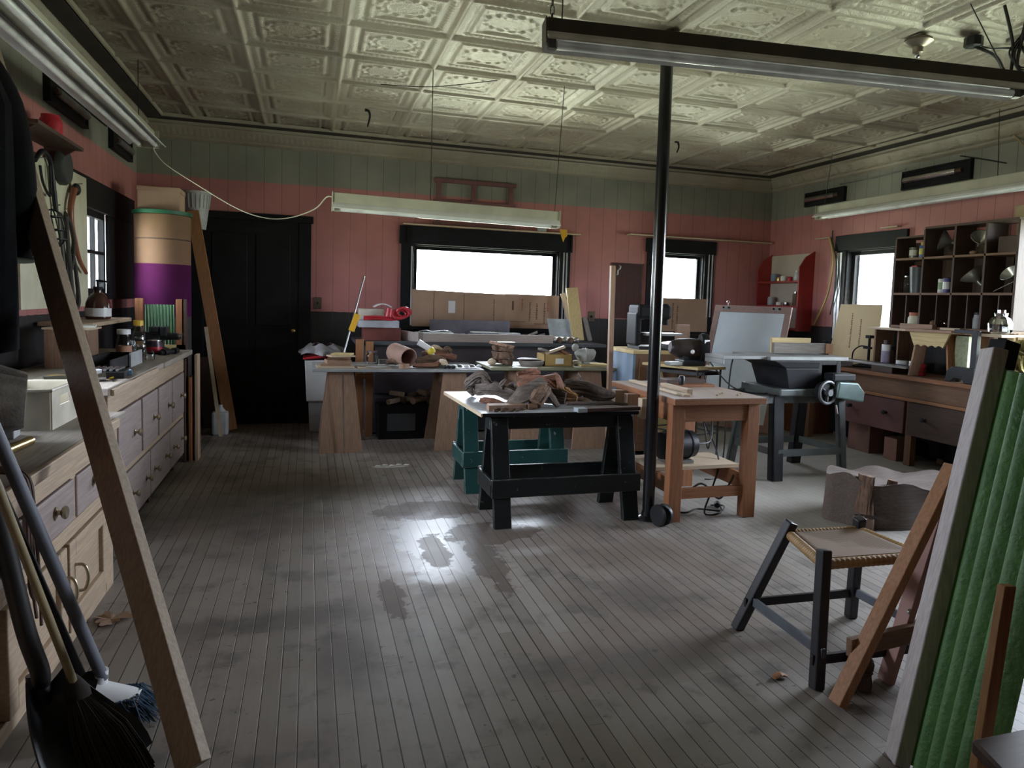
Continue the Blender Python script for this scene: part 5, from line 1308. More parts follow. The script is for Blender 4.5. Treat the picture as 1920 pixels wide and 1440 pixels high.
# motor on the lower shelf
t = thing('electric_motor', 'black electric motor on the lower board of the reddish work table', 'motor', (2.33,4.2,.297))
mz = .297
MB().lathe([(.05,-.128),(.088,-.125),(.09,-.085),(.097,-.083),(.097,-.075),(.092,-.073),(.092,.073),(.097,.075),(.097,.083),(.09,.085),(.088,.125),(.05,.128)], (2.32,4.18,mz+.115), (1,.15,0), 26).build('body', IRON, t, smooth=True)
MB().box(2.23,4.11,mz,2.42,4.26,mz+.022).build('foot', CAST, t, bevel=.003); MB().cyl((2.43,4.2,mz+.115),(2.50,4.21,mz+.115),.012).build('shaft', STEEL, t, smooth=True)
# boards on the table
def slab(name, lab, x0, y0, x1, y1, z, h, m, cat='board'): return tag(MB().box(x0,y0,z,x1,y1,z+h).build(name, m, bevel=.002), lab, cat)
slab('pale_strip', 'long pale strip lying along the left of the reddish work table', 2.20,3.90,2.25,4.70,zt3,.014,W_PALE)
tag(MB().bar((2.29,3.93,zt3+.015),(2.19,4.6,zt3+.015),.028,.05,(0,0,1)).build('square_stick', W_RED, bevel=.002), 'square stick with a dark end lying across the reddish work table', 'stick') if False else None
slab('thin_board', 'wide dark red board lying at the back of the reddish work table', 2.33,4.35,2.70,4.60,zt3,.016,W_RED)
slab('book_board', 'thick dark board on top of the wide dark red board', 2.36,4.42,2.66,4.58,zt3+.0165,.026,W_DARK)
slab('square_stick', 'short square stick with a dark end at the front left of the reddish work table', 2.27,3.98,2.31,4.34,zt3,.034,W_PINE, 'stick')
tag(MB().lathe([(.018,0),(.022,.02),(.022,.05),(.014,.062)], (2.44,4.36,zt3+.017), n=16).build('rubber_stopper', IRON, smooth=True), 'small dark round knob standing on the boards of the reddish work table', 'knob')
for k in range(5): tag(MB().ball((2.45+.05*k,3.92+.05*(k%3),zt3+.005),(.012,.010,.005),8,5).build('wood_chip', W_PALE), 'tiny wood chip on the front of the reddish work table', 'chip', 'chips on the reddish table')
# wooden blocks hanging under the left overhang
for k, (y, m) in enumerate(((4.10,W_PALE),(4.32,W_PLY),(4.52,W_PALE))):
    MB().box(2.02,y,zt3-.17,2.11,y+.06,zt3-.0405).build('clamp_block', m, t_work, bevel=.003)
# cords below
def cable(pts, lab, r=.006, m=None, cat='cord', name='cable'): return tag(MB().tube(pts, r, 8).build(name, m or CORD, smooth=True), lab, cat)
cable([(2.50,4.20,.41),(2.62,4.25,.42),(2.74,4.45,.55),(2.82,4.75,.72),(2.80,5.0,.55),(2.78,5.05,.30)], 'black motor cord looping up behind the reddish work table')
cable([(2.72,4.5,.50),(2.66,4.2,.30),(2.50,4.0,.16),(2.42,3.95,.012),(2.52,3.93,.012),(2.60,4.05,.012)], 'black cord hanging from the table down to its plug on the floor')
cable([(2.20,4.05,.012),(2.30,3.98,.012),(2.42,4.04,.012),(2.55,3.97,.012),(2.60,4.02,.03),(2.56,4.1,.012)], 'black cord coiled on the floor between the legs of the reddish table')
cable([(2.14,4.3,.20),(2.25,4.0,.13),(2.40,3.97,.20),(2.52,3.95,.10),(2.58,3.93,.20),(2.62,3.95,.25)], 'grey cord draped over the front stretcher of the reddish table', .007, paint('grey_cable', (.12,.12,.12), .6))
tag(MB().lathe([(.018,0),(.022,.02),(.016,.05),(.008,.07)], (2.58,4.06,.02), (.5,.8,.1), 14).build('plug', CORD, smooth=True), 'black plug lying on the floor under the reddish work table', 'plug')

# ================================================================== desk with blue side, drill press, vise table
DX0, DX1, DY0, DY1, DZ = 2.665, 3.32, 5.62, 6.15, .93
t = thing('desk', 'old desk with pale blue painted side and brown front behind the post', 'desk', (3.0,5.9,0))
MB().box(DX0,DY0,0,DX0+.025,DY1,DZ-.03).build('blue_side', BLUEGREY, t)
MB().box(DX0+.025,DY0+.001,.05,DX1,DY1,DZ-.03).build('body', W_BROWN, t)
MB().box(DX0-.006,DY0-.012,DZ-.03,DX1+.01,DY1+.01,DZ).build('top', W_YEL, t, bevel=.003)
for z0 in (.12,.38,.64): MB().box(DX0+.06,DY0-.008,z0,DX1-.04,DY0+.002,z0+.22).build('drawer', W_BROWN, t, bevel=.004)
t = thing('drill_press', 'dark bench drill press on the desk half hidden by the post', 'drill press', (2.88,5.88,DZ))
bx, by = 2.86, 5.88
MB().box(bx-.08,by-.13,DZ,bx+.14,by+.12,DZ+.03).build('base', IRON, t, bevel=.004)
MB().cyl((bx-.02,by+.05,DZ+.03),(bx-.02,by+.05,DZ+.36),.028).build('column', STEEL, t, smooth=True)
MB().box(bx-.10,by-.10,DZ+.03,bx-.045,by+.12,DZ+.33).build('body', BLACK, t, bevel=.02)
MB().box(bx-.09,by-.12,DZ+.27,bx+.24,by+.12,DZ+.40).build('head', BLACK, t, bevel=.03)
MB().cyl((bx+.20,by-.05,DZ+.22),(bx+.20,by-.05,DZ+.41),.035).build('belt_cover', BLACK, t, smooth=True)
MB().box(bx-.02,by-.14,DZ+.125,bx+.34,by+.08,DZ+.148).build('table', CAST, t, bevel=.003)
MB().cyl((bx+.09,by-.04,DZ+.15),(bx+.09,by-.04,DZ+.27),.014).build('spindle', STEEL, t, smooth=True)
t = tag(MB().sheet(lambda u, v: V((3.02+.36*u, 5.66+.22*v, DZ+.055+.028*math.sin(PI*u)*(1-.3*v))), 12, 6, .004).build('plastic_sheet', paint('pale_plastic', (.60,.63,.60), .3), smooth=True), 'pale glossy curved sheet lying on the blue sided desk', 'sheet')
t = tag(MB().box(3.02,5.645,DZ+.001,3.26,5.86,DZ+.048).build('dark_case', BLACK, bevel=.006), 'black flat case under the pale curved sheet on the desk', 'case')
# vise table
VX0,VX1,VY0,VY1,VZ = 2.78,3.20,5.03,5.42,.845
t = thing('machine_stand', 'small yellow topped table on thin dark metal legs behind the reddish work table', 'table', (3.0,5.2,0))
MB().prism([(2.93,4.99,VZ-.022),(3.23,5.06,VZ-.022),(3.06,5.56,VZ-.022),(2.68,5.47,VZ-.022)], (0,0,.022)).build('top', W_YEL, t, bevel=.002)
for x, y in ((2.945,5.02),(3.20,5.09),(3.05,5.52),(2.72,5.44)): MB().cyl((x,y,0),(x,y,VZ-.022),.008,n=10).build('leg', IRON, t, smooth=True)
mb = MB(); L = [(2.945,5.02,.30),(3.20,5.09,.30),(3.05,5.52,.30),(2.72,5.44,.30)]
for i in range(4): mb.cyl(L[i], L[(i+1)%4], .006, n=8)
mb.build('brace_ring', IRON, t)
mb = MB()
for i in range(4): mb.bar(L[i], L[(i+1)%4], .025, .006)
mb.b.transform(Matrix.Translation((0,0,.49))); mb.build('angle_rail', IRON, t)
t = thing('disc_grinder', 'dark bench grinder with a round guard and white label on the yellow topped table', 'grinder', (2.98,5.2,VZ))
mz = VZ+.001
MB().box(2.88,5.12,mz,3.08,5.28,mz+.045).build('base', IRON, t, bevel=.006)
MB().gnarl([(2.80,5.22,mz+.145),(2.86,5.21,mz+.14),(2.95,5.20,mz+.135),(3.04,5.19,mz+.135)],[.045,.075,.085,.08],amp=.02,seed=3,n=24).build('motor_body', paint('brown_black_enamel', (.035,.025,.023), .4), t, smooth=True)
MB().prism([(2.90,5.15,mz+.04),(3.03,5.15,mz+.04),(3.06,5.15,mz+.12),(2.87,5.15,mz+.12)],(0,.09,0)).build('neck', IRON, t)
MB().lathe([(.06,-.03),(.115,-.025),(.12,0),(.115,.03),(.06,.035)], (3.075,5.17,mz+.145), (1,-.3,0), 28).build('wheel_guard', BLACK, t, smooth=True)
MB().box(3.03,5.068,mz+.165,3.075,5.074,mz+.215).build('white_label', WHITEP, t); MB().ball((2.95,5.115,mz+.115),(.018,.012,.018)).build('switch', WHITEP, t, smooth=True)
tag(MB().obox((2.82,5.16,mz+.017),(.15,.08,.032),rz=.2).build('grey_block', CAST, bevel=.006), 'rough grey block on the yellow topped table beside the grinder', 'block')
tag(MB().bar((3.02,5.58,.05),(2.86,5.59,.80),.12,.012,(1,0,0)).build('board_scrap', W_YEL), 'yellow board leaning behind the legs of the grinder table', 'board')
cable([(3.10,5.2,VZ+.10),(3.22,4.95,.70),(3.42,4.80,.66),(3.55,4.75,.72)], 'black cord swagged from the grinder to the table saw')
cable([(3.35,5.0,.955),(3.28,5.05,.9),(3.22,5.0,.5),(3.15,4.9,.20),(3.05,4.8,.012),(2.9,4.75,.012)], 'black cord hanging from the saw table end down to the floor')
cable([(2.98,4.98,.80),(3.02,4.9,.45),(2.98,4.86,.22),(2.95,4.88,.40),(2.93,4.98,.6)], 'dark looped cord hanging below the yellow topped table')

# ================================================================== drafting panel leaning at the back right
TL, TR, BL, BR = V((4.44,7.22,1.345)), V((4.90,6.46,1.345)), V((4.10,7.04,.03)), V((4.56,6.28,.03))
PF = wood('pinkish_frame_wood', (.42,.28,.25), (.33,.21,.19)); nP = (TR-TL).cross(BL-TL).normalized()
if nP.x > 0: nP = -nP
t = thing('drafting_board', 'large white drafting board in a pinkish wood frame leaning at the back right', 'board', (4.5,6.8,.0))
def pp(u, v, d=0): return TL*(1-u)*(1-v)+TR*u*(1-v)+BL*(1-u)*v+BR*u*v + nP*d
MB().prism([pp(.02,.02),pp(.98,.02),pp(.98,.98),pp(.02,.98)], nP*.012).build('white_surface', paint('white_board', (.76,.86,.96), .3, 0, (.70,.81,.93)), t)
for a in (((0,0),(1,0),(1,.055),(0,.055)),((0,.945),(1,.945),(1,1),(0,1)),((0,.055),(.075,.055),(.075,.945),(0,.945)),((.925,.055),(1,.055),(1,.945),(.925,.945))):
    MB().prism([pp(u,v,-.004) for u, v in a], nP*.026).build('frame_rail', PF, t, bevel=.002)
for u in (.16,.82):
    c = pp(u,.022,.024); e = (TR-TL).normalized(); mb = MB(); mb.bar(c-e*.045, c+e*.045, .042, .010, (BL-TL)); mb.build('clip', CAST, t, bevel=.003)
    for s in (-1,1): MB().cyl(c+e*.032*s, c+e*.032*s+nP*.012, .012, n=12).build('clip_screw', BLACK, t)
c = pp(.17,0,.012); MB().tube([c, c+V((0,0,.02)), c+V((.012,-.01,.04)), c+V((0,0,.055)), c+V((-.012,.01,.04)), c+V((0,0,.02))], .004, 6).build('hanging_ring', STEEL, t)
tag(MB().box(3.86,7.05,0,4.02,7.10,1.12).build('pale_board', W_PLY) , 'upright pinkish board behind the grinder at the narrow window', 'board')

# ================================================================== table saw
SG = paint('saw_grey_green', (.16,.185,.185), .4, .4, (.12,.14,.14)); SB = paint('saw_black', (.016,.017,.021), .5, 0, None, 6, None, 0, .25)
t = thing('table_saw', 'grey and black table saw on an open metal leg stand at right', 'table saw', (3.78,4.9,0))
for x, y, w in ((3.455,4.62,.045),(4.085,4.63,.03),(3.385,5.16,.03),(4.035,5.16,.045)):
    xt = 3.47 if x < 3.6 else 4.055; yt = 4.68 if y < 4.9 else 5.12
    mb = MB(); mb.prism([(x-w,y-.008,0),(x+w,y-.008,0),(xt+w,yt-.008,.665),(xt-w,yt-.008,.665)],(0,.016,0)).prism([(x-w,y-.008,0),(x-w+.012,y-.008,0),(xt-w+.012,yt-.008,.665),(xt-w,yt-.008,.665)],(0,w*1.6,0))
    mb.build('leg', SG if w < .04 else IRON, t)
for (a, b) in (((3.46,4.635),(4.08,4.64)),((3.40,5.15),(4.04,5.15)),((3.45,4.64),(3.40,5.15)),((4.08,4.64),(4.04,5.15))):
    MB().bar((a[0],a[1],.215),(b[0],b[1],.215),.055,.008).build('lower_rail', SG, t)
for (a, b) in (((3.12,4.68),(4.10,4.68)),((3.12,5.12),(4.10,5.12)),((3.46,4.68),(3.46,5.12)),((4.06,4.68),(4.06,5.12))):
    MB().bar((a[0],a[1],.63),(b[0],b[1],.63),.06,.012).build('upper_rail', SG, t)
MB().box(3.44,4.62,.66,3.94,5.15,.715).build('base_casting', SG, t, bevel=.008)
mb = MB()
def hull(lo, hi): mb._hull(lo+hi, [(3,2,1,0),(4,5,6,7),(0,1,5,4),(1,2,6,5),(2,3,7,6),(3,0,4,7)])
def rect(x0, x1, y0, y1, z): return [(x0,y0,z),(x1,y0,z),(x1,y1,z),(x0,y1,z)]
hull(rect(3.54,3.80,4.66,5.08,.715), rect(3.49,3.80,4.64,5.10,.875)); hull(rect(3.49,3.80,4.64,5.10,.875), rect(3.38,3.80,4.63,5.14,.932))
mb.build('body', SB, t, bevel=.006)
mb = MB(); mb.box(3.80,4.66,.715,3.84,5.10,.932).box(3.98,4.66,.715,4.02,5.10,.932).box(3.84,5.02,.715,3.98,5.10,.932).box(3.84,4.66,.715,3.98,5.02,.73).box(3.84,4.66,.90,3.98,5.02,.932)
mb.build('open_cabinet', SB, t, bevel=.003)
TOPC = paint('dull_cast_top', (.27,.28,.28), .5, .3, (.20,.21,.21))
MB().box(3.36,4.66,.933,4.09,5.18,.963).build('table_top', TOPC, t, bevel=.004)
mb = MB(); mb.box(2.97,4.70,.938,3.36,4.96,.964); mb.box(2.97,4.70,.90,2.985,4.96,.938); mb.build('table_wing', TOPC, t, bevel=.004)
mb = MB(); mb.box(3.60,4.95,.969,4.10,4.98,1.055); mb.build('fence', PP if False else W_GREY, t, bevel=.002)
MB().box(3.60,4.985,.969,3.98,5.01,1.095).build('fence_board', W_YEL, t, bevel=.002)
MB().box(4.10,4.94,.969,4.17,5.0,1.05).build('fence_end_block', W_ORANGE, t, bevel=.003)
mb = MB(); cH = V((3.80,4.53,.70)); axh = V((.15,-1,.0)).normalized()
rim = [cH+V((math.cos(a)*.085,.085*.15*math.cos(a),math.sin(a)*.085)) for a in [i*PI/8 for i in range(17)]]
mb.tube(rim, .012, 8, smooth=2); mb.cyl(cH-axh*.01, cH+axh*.03, .026)
for k in range(3): a = k*2*PI/3+.5; mb.bar(cH, cH+V((math.cos(a)*.08,.012*math.cos(a),math.sin(a)*.08)), .018, .008, (0,1,0))
mb.build('handwheel', paint('grey_wheel', (.14,.145,.15), .45, .3), t, smooth=True); MB().cyl(cH+axh*.02, V((3.80,4.64,.70)), .014).build('wheel_shaft', STEEL, t, smooth=True)
MB().lathe([(.055,0),(.08,.01),(.08,.05),(.06,.055)], (3.80,4.60,.70), (0,-1,0), 24).build('wheel_plate', SB, t, smooth=True)
MOTG = paint('green_grey_enamel', (.13,.19,.18), .35, .2)
mb = MB(); mb.prism([(3.86,4.5,.66),(4.12,4.5,.62),(4.13,4.5,.70),(4.06,4.5,.775),(3.88,4.5,.785)],(0,.16,0)); mb.build('motor_cover', MOTG, t, bevel=.012)
MB().box(3.84,4.52,.785,4.05,4.64,.845).build('switch_box', SB, t, bevel=.012)
MB().cyl((3.90,4.55,.60),(3.91,4.54,.53),.008).build('lever', STEEL, t, smooth=True)

# ================================================================== stump
def stumpf(mb):
    c = V((3.60,3.66,0)); n = 40; rows = []
    for j, z in enumerate((0,.08,.16,.24,.30)):
        k = []
        for i in range(n):
            a = 2*PI*i/n; r = 1+.05*math.sin(a*5+z*3)+.06*mnoise.noise(V((math.cos(a)*2.2,math.sin(a)*2.2,z*2)))
            zz = z if j < 4 else .255+.055*max(0,-math.cos(a))+.02*math.sin(a*6)
            k.append(mb.b.verts.new((c.x+.44*r*math.cos(a), c.y+.27*r*math.sin(a), zz)))
        rows.append(k)
    for a, b in zip(rows, rows[1:]): mb._skin(a, b)
    mb.b.faces.new(rows[0][::-1]); return rows[-1], c
mb = MB(); top, c = stumpf(mb)
cv = mb.b.verts.new((c.x+.02,c.y,.235))
for i in range(len(top)): mb.b.faces.new([top[i], top[(i+1)%len(top)], cv])
t = thing('log_stump', 'broad cut log stump with ragged rim on the floor behind the rush stool', 'stump', (3.6,3.66,0))
mb.build('body', wood('stump_wood', (.15,.115,.10), (.08,.058,.048), .8), t, smooth=True)
for x, y, w, h in ((3.26,3.50,.13,.33),(3.42,3.46,.07,.30)):
    mb = MB(); mb.gnarl([(x,y,.0),(x,y,.15),(x+.01,y,h)],[w*.62,w*.55,w*.45],flat=.6,amp=.25,seed=int(x*50),n=18); mb.build('bark_ridge', W_BARK, t, smooth=True)

# ================================================================== rush seat stool
t = thing('rush_stool', 'low stool with woven rush seat and black splayed legs at right', 'stool', (1.98,2.22,0))
SBK = paint('stool_black', (.020,.020,.024), .4, 0, (.012,.012,.015), 8)
FT = [(1.70,2.48),(1.71,2.00),(2.26,2.46),(2.27,1.98)]; TP = [(1.86,2.39),(1.765,2.07),(2.19,2.37),(2.20,2.05)]
TZ = .455
for (fx,fy),(tx,ty) in zip(FT,TP):
    d = V((tx-fx,ty-fy,TZ)).normalized()
    MB().bar((fx,fy,0), V((tx,ty,TZ))+d*.02, .042, .042, (1,0,0)).build('leg', SBK, t, bevel=.006)
def at_h(i, z): f = z/TZ; return V((FT[i][0]*(1-f)+TP[i][0]*f, FT[i][1]*(1-f)+TP[i][1]*f, z))
for i, j, z in ((0,1,.13),(2,3,.13),(0,2,.12),(1,3,.10)):
    a, b = at_h(i,z), at_h(j,z); d = (b-a).normalized()
    ex = .028
    MB().bar(a-d*ex, b+d*ex, .036, .016).build('stretcher', SBK if (i,j) not in ((0,1),(2,3)) else paint('bluish_grey_paint', (.10,.11,.13), .5), t, bevel=.003)
RUSH = None
def rush_mat():
    m, nt, b = _nt('woven_rush')
    tc = nn(nt, 'ShaderNodeTexCoord'); sx = nn(nt, 'ShaderNodeSeparateXYZ'); nt.links.new(tc.outputs['Object'], sx.inputs[0])
    u, w = sx.outputs['X'], sx.outputs['Y']
    au = mth(nt,'ABSOLUTE',mth(nt,'DIVIDE',u,.24)); aw = mth(nt,'ABSOLUTE',mth(nt,'DIVIDE',w,.19))
    s = mth(nt,'GREATER_THAN', au, aw)
    st = nn(nt,'ShaderNodeMix', data_type='FLOAT'); nt.links.new(s, st.inputs[0]); nt.links.new(w, st.inputs[2]); nt.links.new(u, st.inputs[3])
    # cords run parallel to the nearer rail in each of the four triangles
    f = mth(nt,'ABSOLUTE',mth(nt,'SUBTRACT',mth(nt,'FRACT',mth(nt,'MULTIPLY',st.outputs[0],60.)),.5))
    n1 = noise(nt, tc.outputs['Object'], 9, 4)
    c = mixc(nt, n1, (.27,.175,.11), (.18,.11,.07)); c = mixc(nt, mth(nt,'MULTIPLY',ramp(nt,f,.3,.5),.6), c, (.07,.045,.03))
    nt.links.new(c, b.inputs['Base Color']); b.inputs['Roughness'].default_value = .7
    bump(nt, b, f, -.6, .004); return m
RM = rush_mat()
A0, B0, C0, D0 = [V((TP[i][0],TP[i][1],TZ-.035)) for i in (1,3,2,0)]
def seat(u, v):
    p = (A0*(1-u)+B0*u)*(1-v)+(D0*(1-u)+C0*u)*v
    e = min(u,1-u,v,1-v); return p + V((0,0,.018*min(1,e/.06) - .012*min(1,e/.4)))
mb = MB(); mb.sheet(seat, 40, 32, .025); so = mb.build('seat', RM, t, smooth=True, local=False)
for a, b in ((A0,B0),(B0,C0),(C0,D0),(D0,A0)):
    n = 120; MB().tube([a+(b-a)*(i/n) for i in range(n+1)], .02, 10, smooth=0, rr=lambda q: .0185+.0016*abs(math.sin(q*PI*20))).build('seat_edge', wood('rush_gold', (.45,.28,.11), (.32,.18,.07)), t, smooth=True)

# ================================================================== sawn wood A frame by the stool
t = thing('wooden_easel', 'orange-brown wooden prop frame with a slanted leg at lower right', 'prop', (1.9,1.9,0))
MB().bar((1.70,1.885,.01),(2.16,1.915,.80),.055,.035,(0,1,0)).build('slanted_leg', W_ORANGE, t, bevel=.003)
MB().bar((1.77,1.925,.18),(2.20,1.945,.20),.065,.025,(0,0,1)).build('cross_bar', W_BROWN, t, bevel=.002)
MB().bar((1.995,1.98,.0),(2.16,1.965,.62),.055,.03,(0,1,0)).build('rear_leg', paint('pinkish_worn_wood', (.36,.20,.17), .7, 0, (.28,.15,.13)), t, bevel=.002)
MB().cyl((2.055,1.955,.265),(2.055,1.948,.265),.012,n=14).build('bolt', STEEL, t)
tag(MB().gnarl([(1.86,1.98,.0),(1.88,1.985,.06),(1.87,1.99,.12)],[.05,.045,.03],amp=.4,seed=81).build('wood_lump', W_DARK, smooth=True), 'dark wood lump on the floor under the prop frame', 'wood')
tag(MB().gnarl([(1.60,2.09,.008),(1.63,2.10,.012),(1.655,2.09,.008)],[.010,.016,.008],flat=.5,amp=.4,seed=82,n=10).build('brown_leaf', W_ORANGE, smooth=True), 'small brown curled leaf on the floor by the stool leg', 'leaf')

# ================================================================== green ribbed panel and post, right edge
LEAN = V((.235,.03,.972)).normalized()
GR2 = paint('green_ribbed_sheet', (.09,.22,.06), .5, 0, (.06,.165,.042), 9, None, 1.)
t = thing('ribbed_panel', 'tall green ribbed panel bundle standing at the right edge of the photo', 'panel', (1.95,1.6,0))
HV = LEAN
for k, (x0, wdt, y0) in enumerate(((1.731,.14,1.594),(1.668,.14,1.469),(1.605,.16,1.344))):
    mb = MB(); W = wdt
    u = V((-.45,-.89,0)).normalized()
    def f(a, b, x0=x0, y0=y0, W=W):
        bul = math.sin(PI*a)
        p = V((x0,y0,.015)) + u*(a*W) + HV*(b*1.19)
        return p + V((-.89,.45,0))*(.036*abs(math.sin(a*PI*2))+.006*bul)
    mb.sheet(f, 40, 90, .004); mb.build('ribbed_sheet', GR2, t, smooth=True)
tag(MB().bar((1.675,1.60,.0), V((1.675,1.60,0))+LEAN*1.265, .085, .045, (-.45,-.89,0)).build('grey_post', wood('pale_grey_post', (.56,.52,.51), (.44,.38,.37), .7), bevel=.004), 'grey weathered square post standing left of the green ribbed panel', 'post')
tag(MB().box(1.885,1.60,1.255,1.985,1.66,1.30).build('dark_cap', BLACK, bevel=.004), 'small black block on top of the grey post', 'block') if False else None
q0 = V((1.735,1.62,0))+LEAN*1.20
t = tag(MB().bar(q0, q0+LEAN*.09, .06, .06, (1,0,0)).build('black_block', BLACK, bevel=.003), 'black square post end beside the top of the grey post', 'block')
a, b = PY(1888,1097,1.18), PY(1850,1340,1.18)
dd = (a-b).normalized(); foot = b - dd*(b.z/dd.z)
tag(MB().bar(foot, a, .036, .02, (1,0,0)).build('lath', wood('ochre_lath', (.55,.31,.13), (.40,.21,.08)), bevel=.002), 'short orange-brown lath leaning in front of the green ribbed panel', 'lath')
t = thing('dark_chest', 'dark wooden chest corner at the bottom right of the photo', 'chest', (1.75,1.1,0))
MB().prism([(1.38,1.08,0),(2.1,1.08,0),(2.1,.70,0),(1.24,.70,0)],(0,0,.40)).build('body', W_DARK, t, bevel=.004)
MB().prism([(1.35,1.10,.40),(2.12,1.10,.40),(2.12,.68,.40),(1.21,.68,.40)],(0,0,.03)).build('lid', W_DARK, t, bevel=.006)

# ================================================================== RIGHT WALL bench
BXF = 4.97
t = thing('base_cabinet', 'long dark red-brown bench cabinet along the right wall', 'cabinet', (5.2,5.2,0))
for y in (3.55,4.86,6.20): MB().box(BXF+.01,y,0,BXF+.07,y+.07,.745).build('leg', W_BROWN, t, bevel=.003)
for y in (3.55,4.86,6.20): MB().box(5.36,y,0,5.425,y+.07,.745).build('leg', W_BROWN, t)
MB().box(BXF-.005,3.5,.595,BXF+.02,6.30,.745).build('apron', W_BROWN, t, bevel=.003)
MB().box(BXF-.012,3.5,.565,BXF+.018,6.30,.593).build('apron_strip', W_ORANGE, t, bevel=.002)
for a, b, m in ((4.95,5.80,paint('dull_red_drawer',(.17,.075,.075),.5,0,(.13,.06,.06))),(4.10,4.91,W_DARK)):
    d = MB().box(BXF,a,.27,5.40,b,.56).build('drawer', m, t, bevel=.004)
    for ky in ((a+b)/2-.22,(a+b)/2+.22): knob((BXF, ky, .43), (-1,0,0), .02, IRON, d)
MB().box(5.33,3.5,.05,5.42,6.30,.56).build('back_board', BLACK, t)
MB().box(BXF+.02,4.86,.10,BXF+.05,6.25,.16).build('lower_rail', W_DARK, t) if False else None
t = tag(MB().box(BXF-.03,3.5,.747,5.44,6.34,.785).build('worktop', W_BROWN, bevel=.004), 'brown worktop of the right wall bench with a worn front edge', 'worktop')
MB().box(BXF-.036,3.5,.750,BXF-.03,6.34,.782).build('worn_edge', W_RED, t)
tag(MB().box(5.02,5.38,0,5.30,5.66,.262).build('red_brown_box', paint('red_brown_carton', (.22,.12,.10), .8), bevel=.003), 'large red-brown box on the floor under the right bench', 'box')
tag(MB().box(5.02,5.05,0,5.20,5.20,.20).build('red_brown_box', paint('red_brown_carton2', (.24,.12,.09), .8), bevel=.003), 'small red-brown box on the floor under the right bench beside its middle leg', 'box')
t = MB().lathe([(.02,0),(.028,.10),(.02,.13),(.035,.15),(.035,.26)], (5.05,4.30,.0), n=16).build('turned_leg', W_PLY, smooth=True); tag(t, 'pale turned wooden leg standing under the right bench', 'leg')
# things on the right bench (z = .786)
zr = .786
for k, (py, y0, y1, x, m, lab) in enumerate(((0,4.95,6.15,4.985,CAST,'long pale flat steel bar at the front of the stack on the right bench'),(1,5.0,6.10,5.04,STEEL,'bright steel bar behind the front bar on the right bench'),(2,4.95,5.9,5.10,IRON,'dark flat bar third from the front on the right bench'))):
    tag(MB().box(x-.024,y0,zr+.055,x+.024,y1,zr+.068+.004*k).build('steel_bar', m, bevel=.002), lab, 'bar')
tag(MB().box(4.955,5.10,zr,5.15,5.35,zr+.054).build('dark_support', W_DARK, bevel=.003), 'dark block carrying the near ends of the steel bars', 'block')
tag(MB().box(4.955,5.80,zr,5.15,6.10,zr+.054).build('pale_support', PAPER, bevel=.006), 'pale parcel carrying the far ends of the steel bars', 'parcel')
t = thing('retort_stand', 'black cast stand with an upright rod on the right bench before the window', 'stand', (5.2,5.75,zr))
MB().lathe([(.11,0),(.12,.012),(.06,.03),(.03,.05)], (5.22,5.72,zr), n=24).build('base', BLACK, t, smooth=True)
mb = MB(); mb.cyl((5.22,5.68,zr+.03),(5.22,5.68,zr+.31),.013).obox((5.22,5.68,zr+.30),(.05,.06,.03)).obox((5.22,5.70,zr+.19),(.03,.09,.02)); mb.build('rod', BLACK, t, smooth=True)
MB().tube([(5.22,5.90,zr+.04),(5.22,5.89,zr+.14),(5.22,5.80,zr+.20),(5.22,5.70,zr+.20)],.007,8).build('bow_arm', BLACK, t, smooth=True)
def can(x, y, z, r, h, body, band, lab, top=None):
    t = thing('spray_can' if top else 'paint_can', lab, 'can', (x,y,z))
    MB().lathe([(r*.97,0),(r,.004),(r,h-.004),(r*.96,h)], (x,y,z), n=22).build('body', body, t, smooth=True)
    MB().lathe([(r*1.01,h*.25),(r*1.01,h*.75)], (x,y,z), n=22, caps=False).build('label_band', band, t, smooth=True)
    if top: MB().lathe([(r*.62,0),(r*.62,r*.9),(r*.4,r*1.0)], (x,y,z+h), n=18).build('cap', top, t, smooth=True)
    else: MB().lathe([(r*.9,0),(r*.98,.004),(r*.9,.006)], (x,y,z+h), n=22).build('lid', STEEL, t, smooth=True)
    return t
can(5.22,5.46,zr,.042,.24,WHITEP,paint('lilac_label',(.45,.40,.58),.5),'white and lilac spray can on the right bench below the rack', BROWNCAP := paint('brown_cap',(.08,.05,.05),.5))
can(5.16,5.20,zr,.05,.11,WHITEP,paint('pale_blue_label',(.45,.55,.70),.5),'left white paint can of the pair on the right bench')
can(5.17,5.06,zr,.052,.115,paint('grey_can',(.50,.49,.47),.3,.5),PAPER,'right white paint can of the pair on the right bench')
can(5.12,4.95,zr,.045,.10,REDP,REDPAINT,'red paint can on the right bench left of the little stool')
# little scalloped stool standing on the bench
t = thing('step_stool', 'little wooden stool with a scalloped apron standing on the right bench', 'stool', (5.14,4.65,zr))
SX = 4.965; SY0, SY1 = PX(1779,650,4.965).y, PX(1703,650,4.965).y
MB().box(SX-.02,SY0-.03,zr+.385,SX+.165,SY1+.03,zr+.41).build('seat', W_PLY, t, bevel=.004)
n = 24; pl = [(SX,SY0,zr+.384),(SX,SY1,zr+.384),(SX,SY1-.03,zr+.32)]
for i in range(n+1):
    f = i/n; y = SY1-.06-(SY1-SY0-.12)*f; pl.append((SX, y, zr+.262+.016*abs(math.sin(f*PI*4))))
pl.append((SX,SY0+.03,zr+.32))
MB().prism(pl, (.018,0,0)).build('apron', W_YEL, t, bevel=.002)
for y0, s in ((SY0+.05,-1),(SY1-.05,1)):
    MB().prism([(SX+.02,y0+s*.055,zr),(SX+.155,y0+s*.055,zr),(SX+.145,y0,zr+.384),(SX+.03,y0,zr+.384)],(0,.02*(-s),0)).build('leg', W_RED if s < 0 else W_PLY, t, bevel=.003)
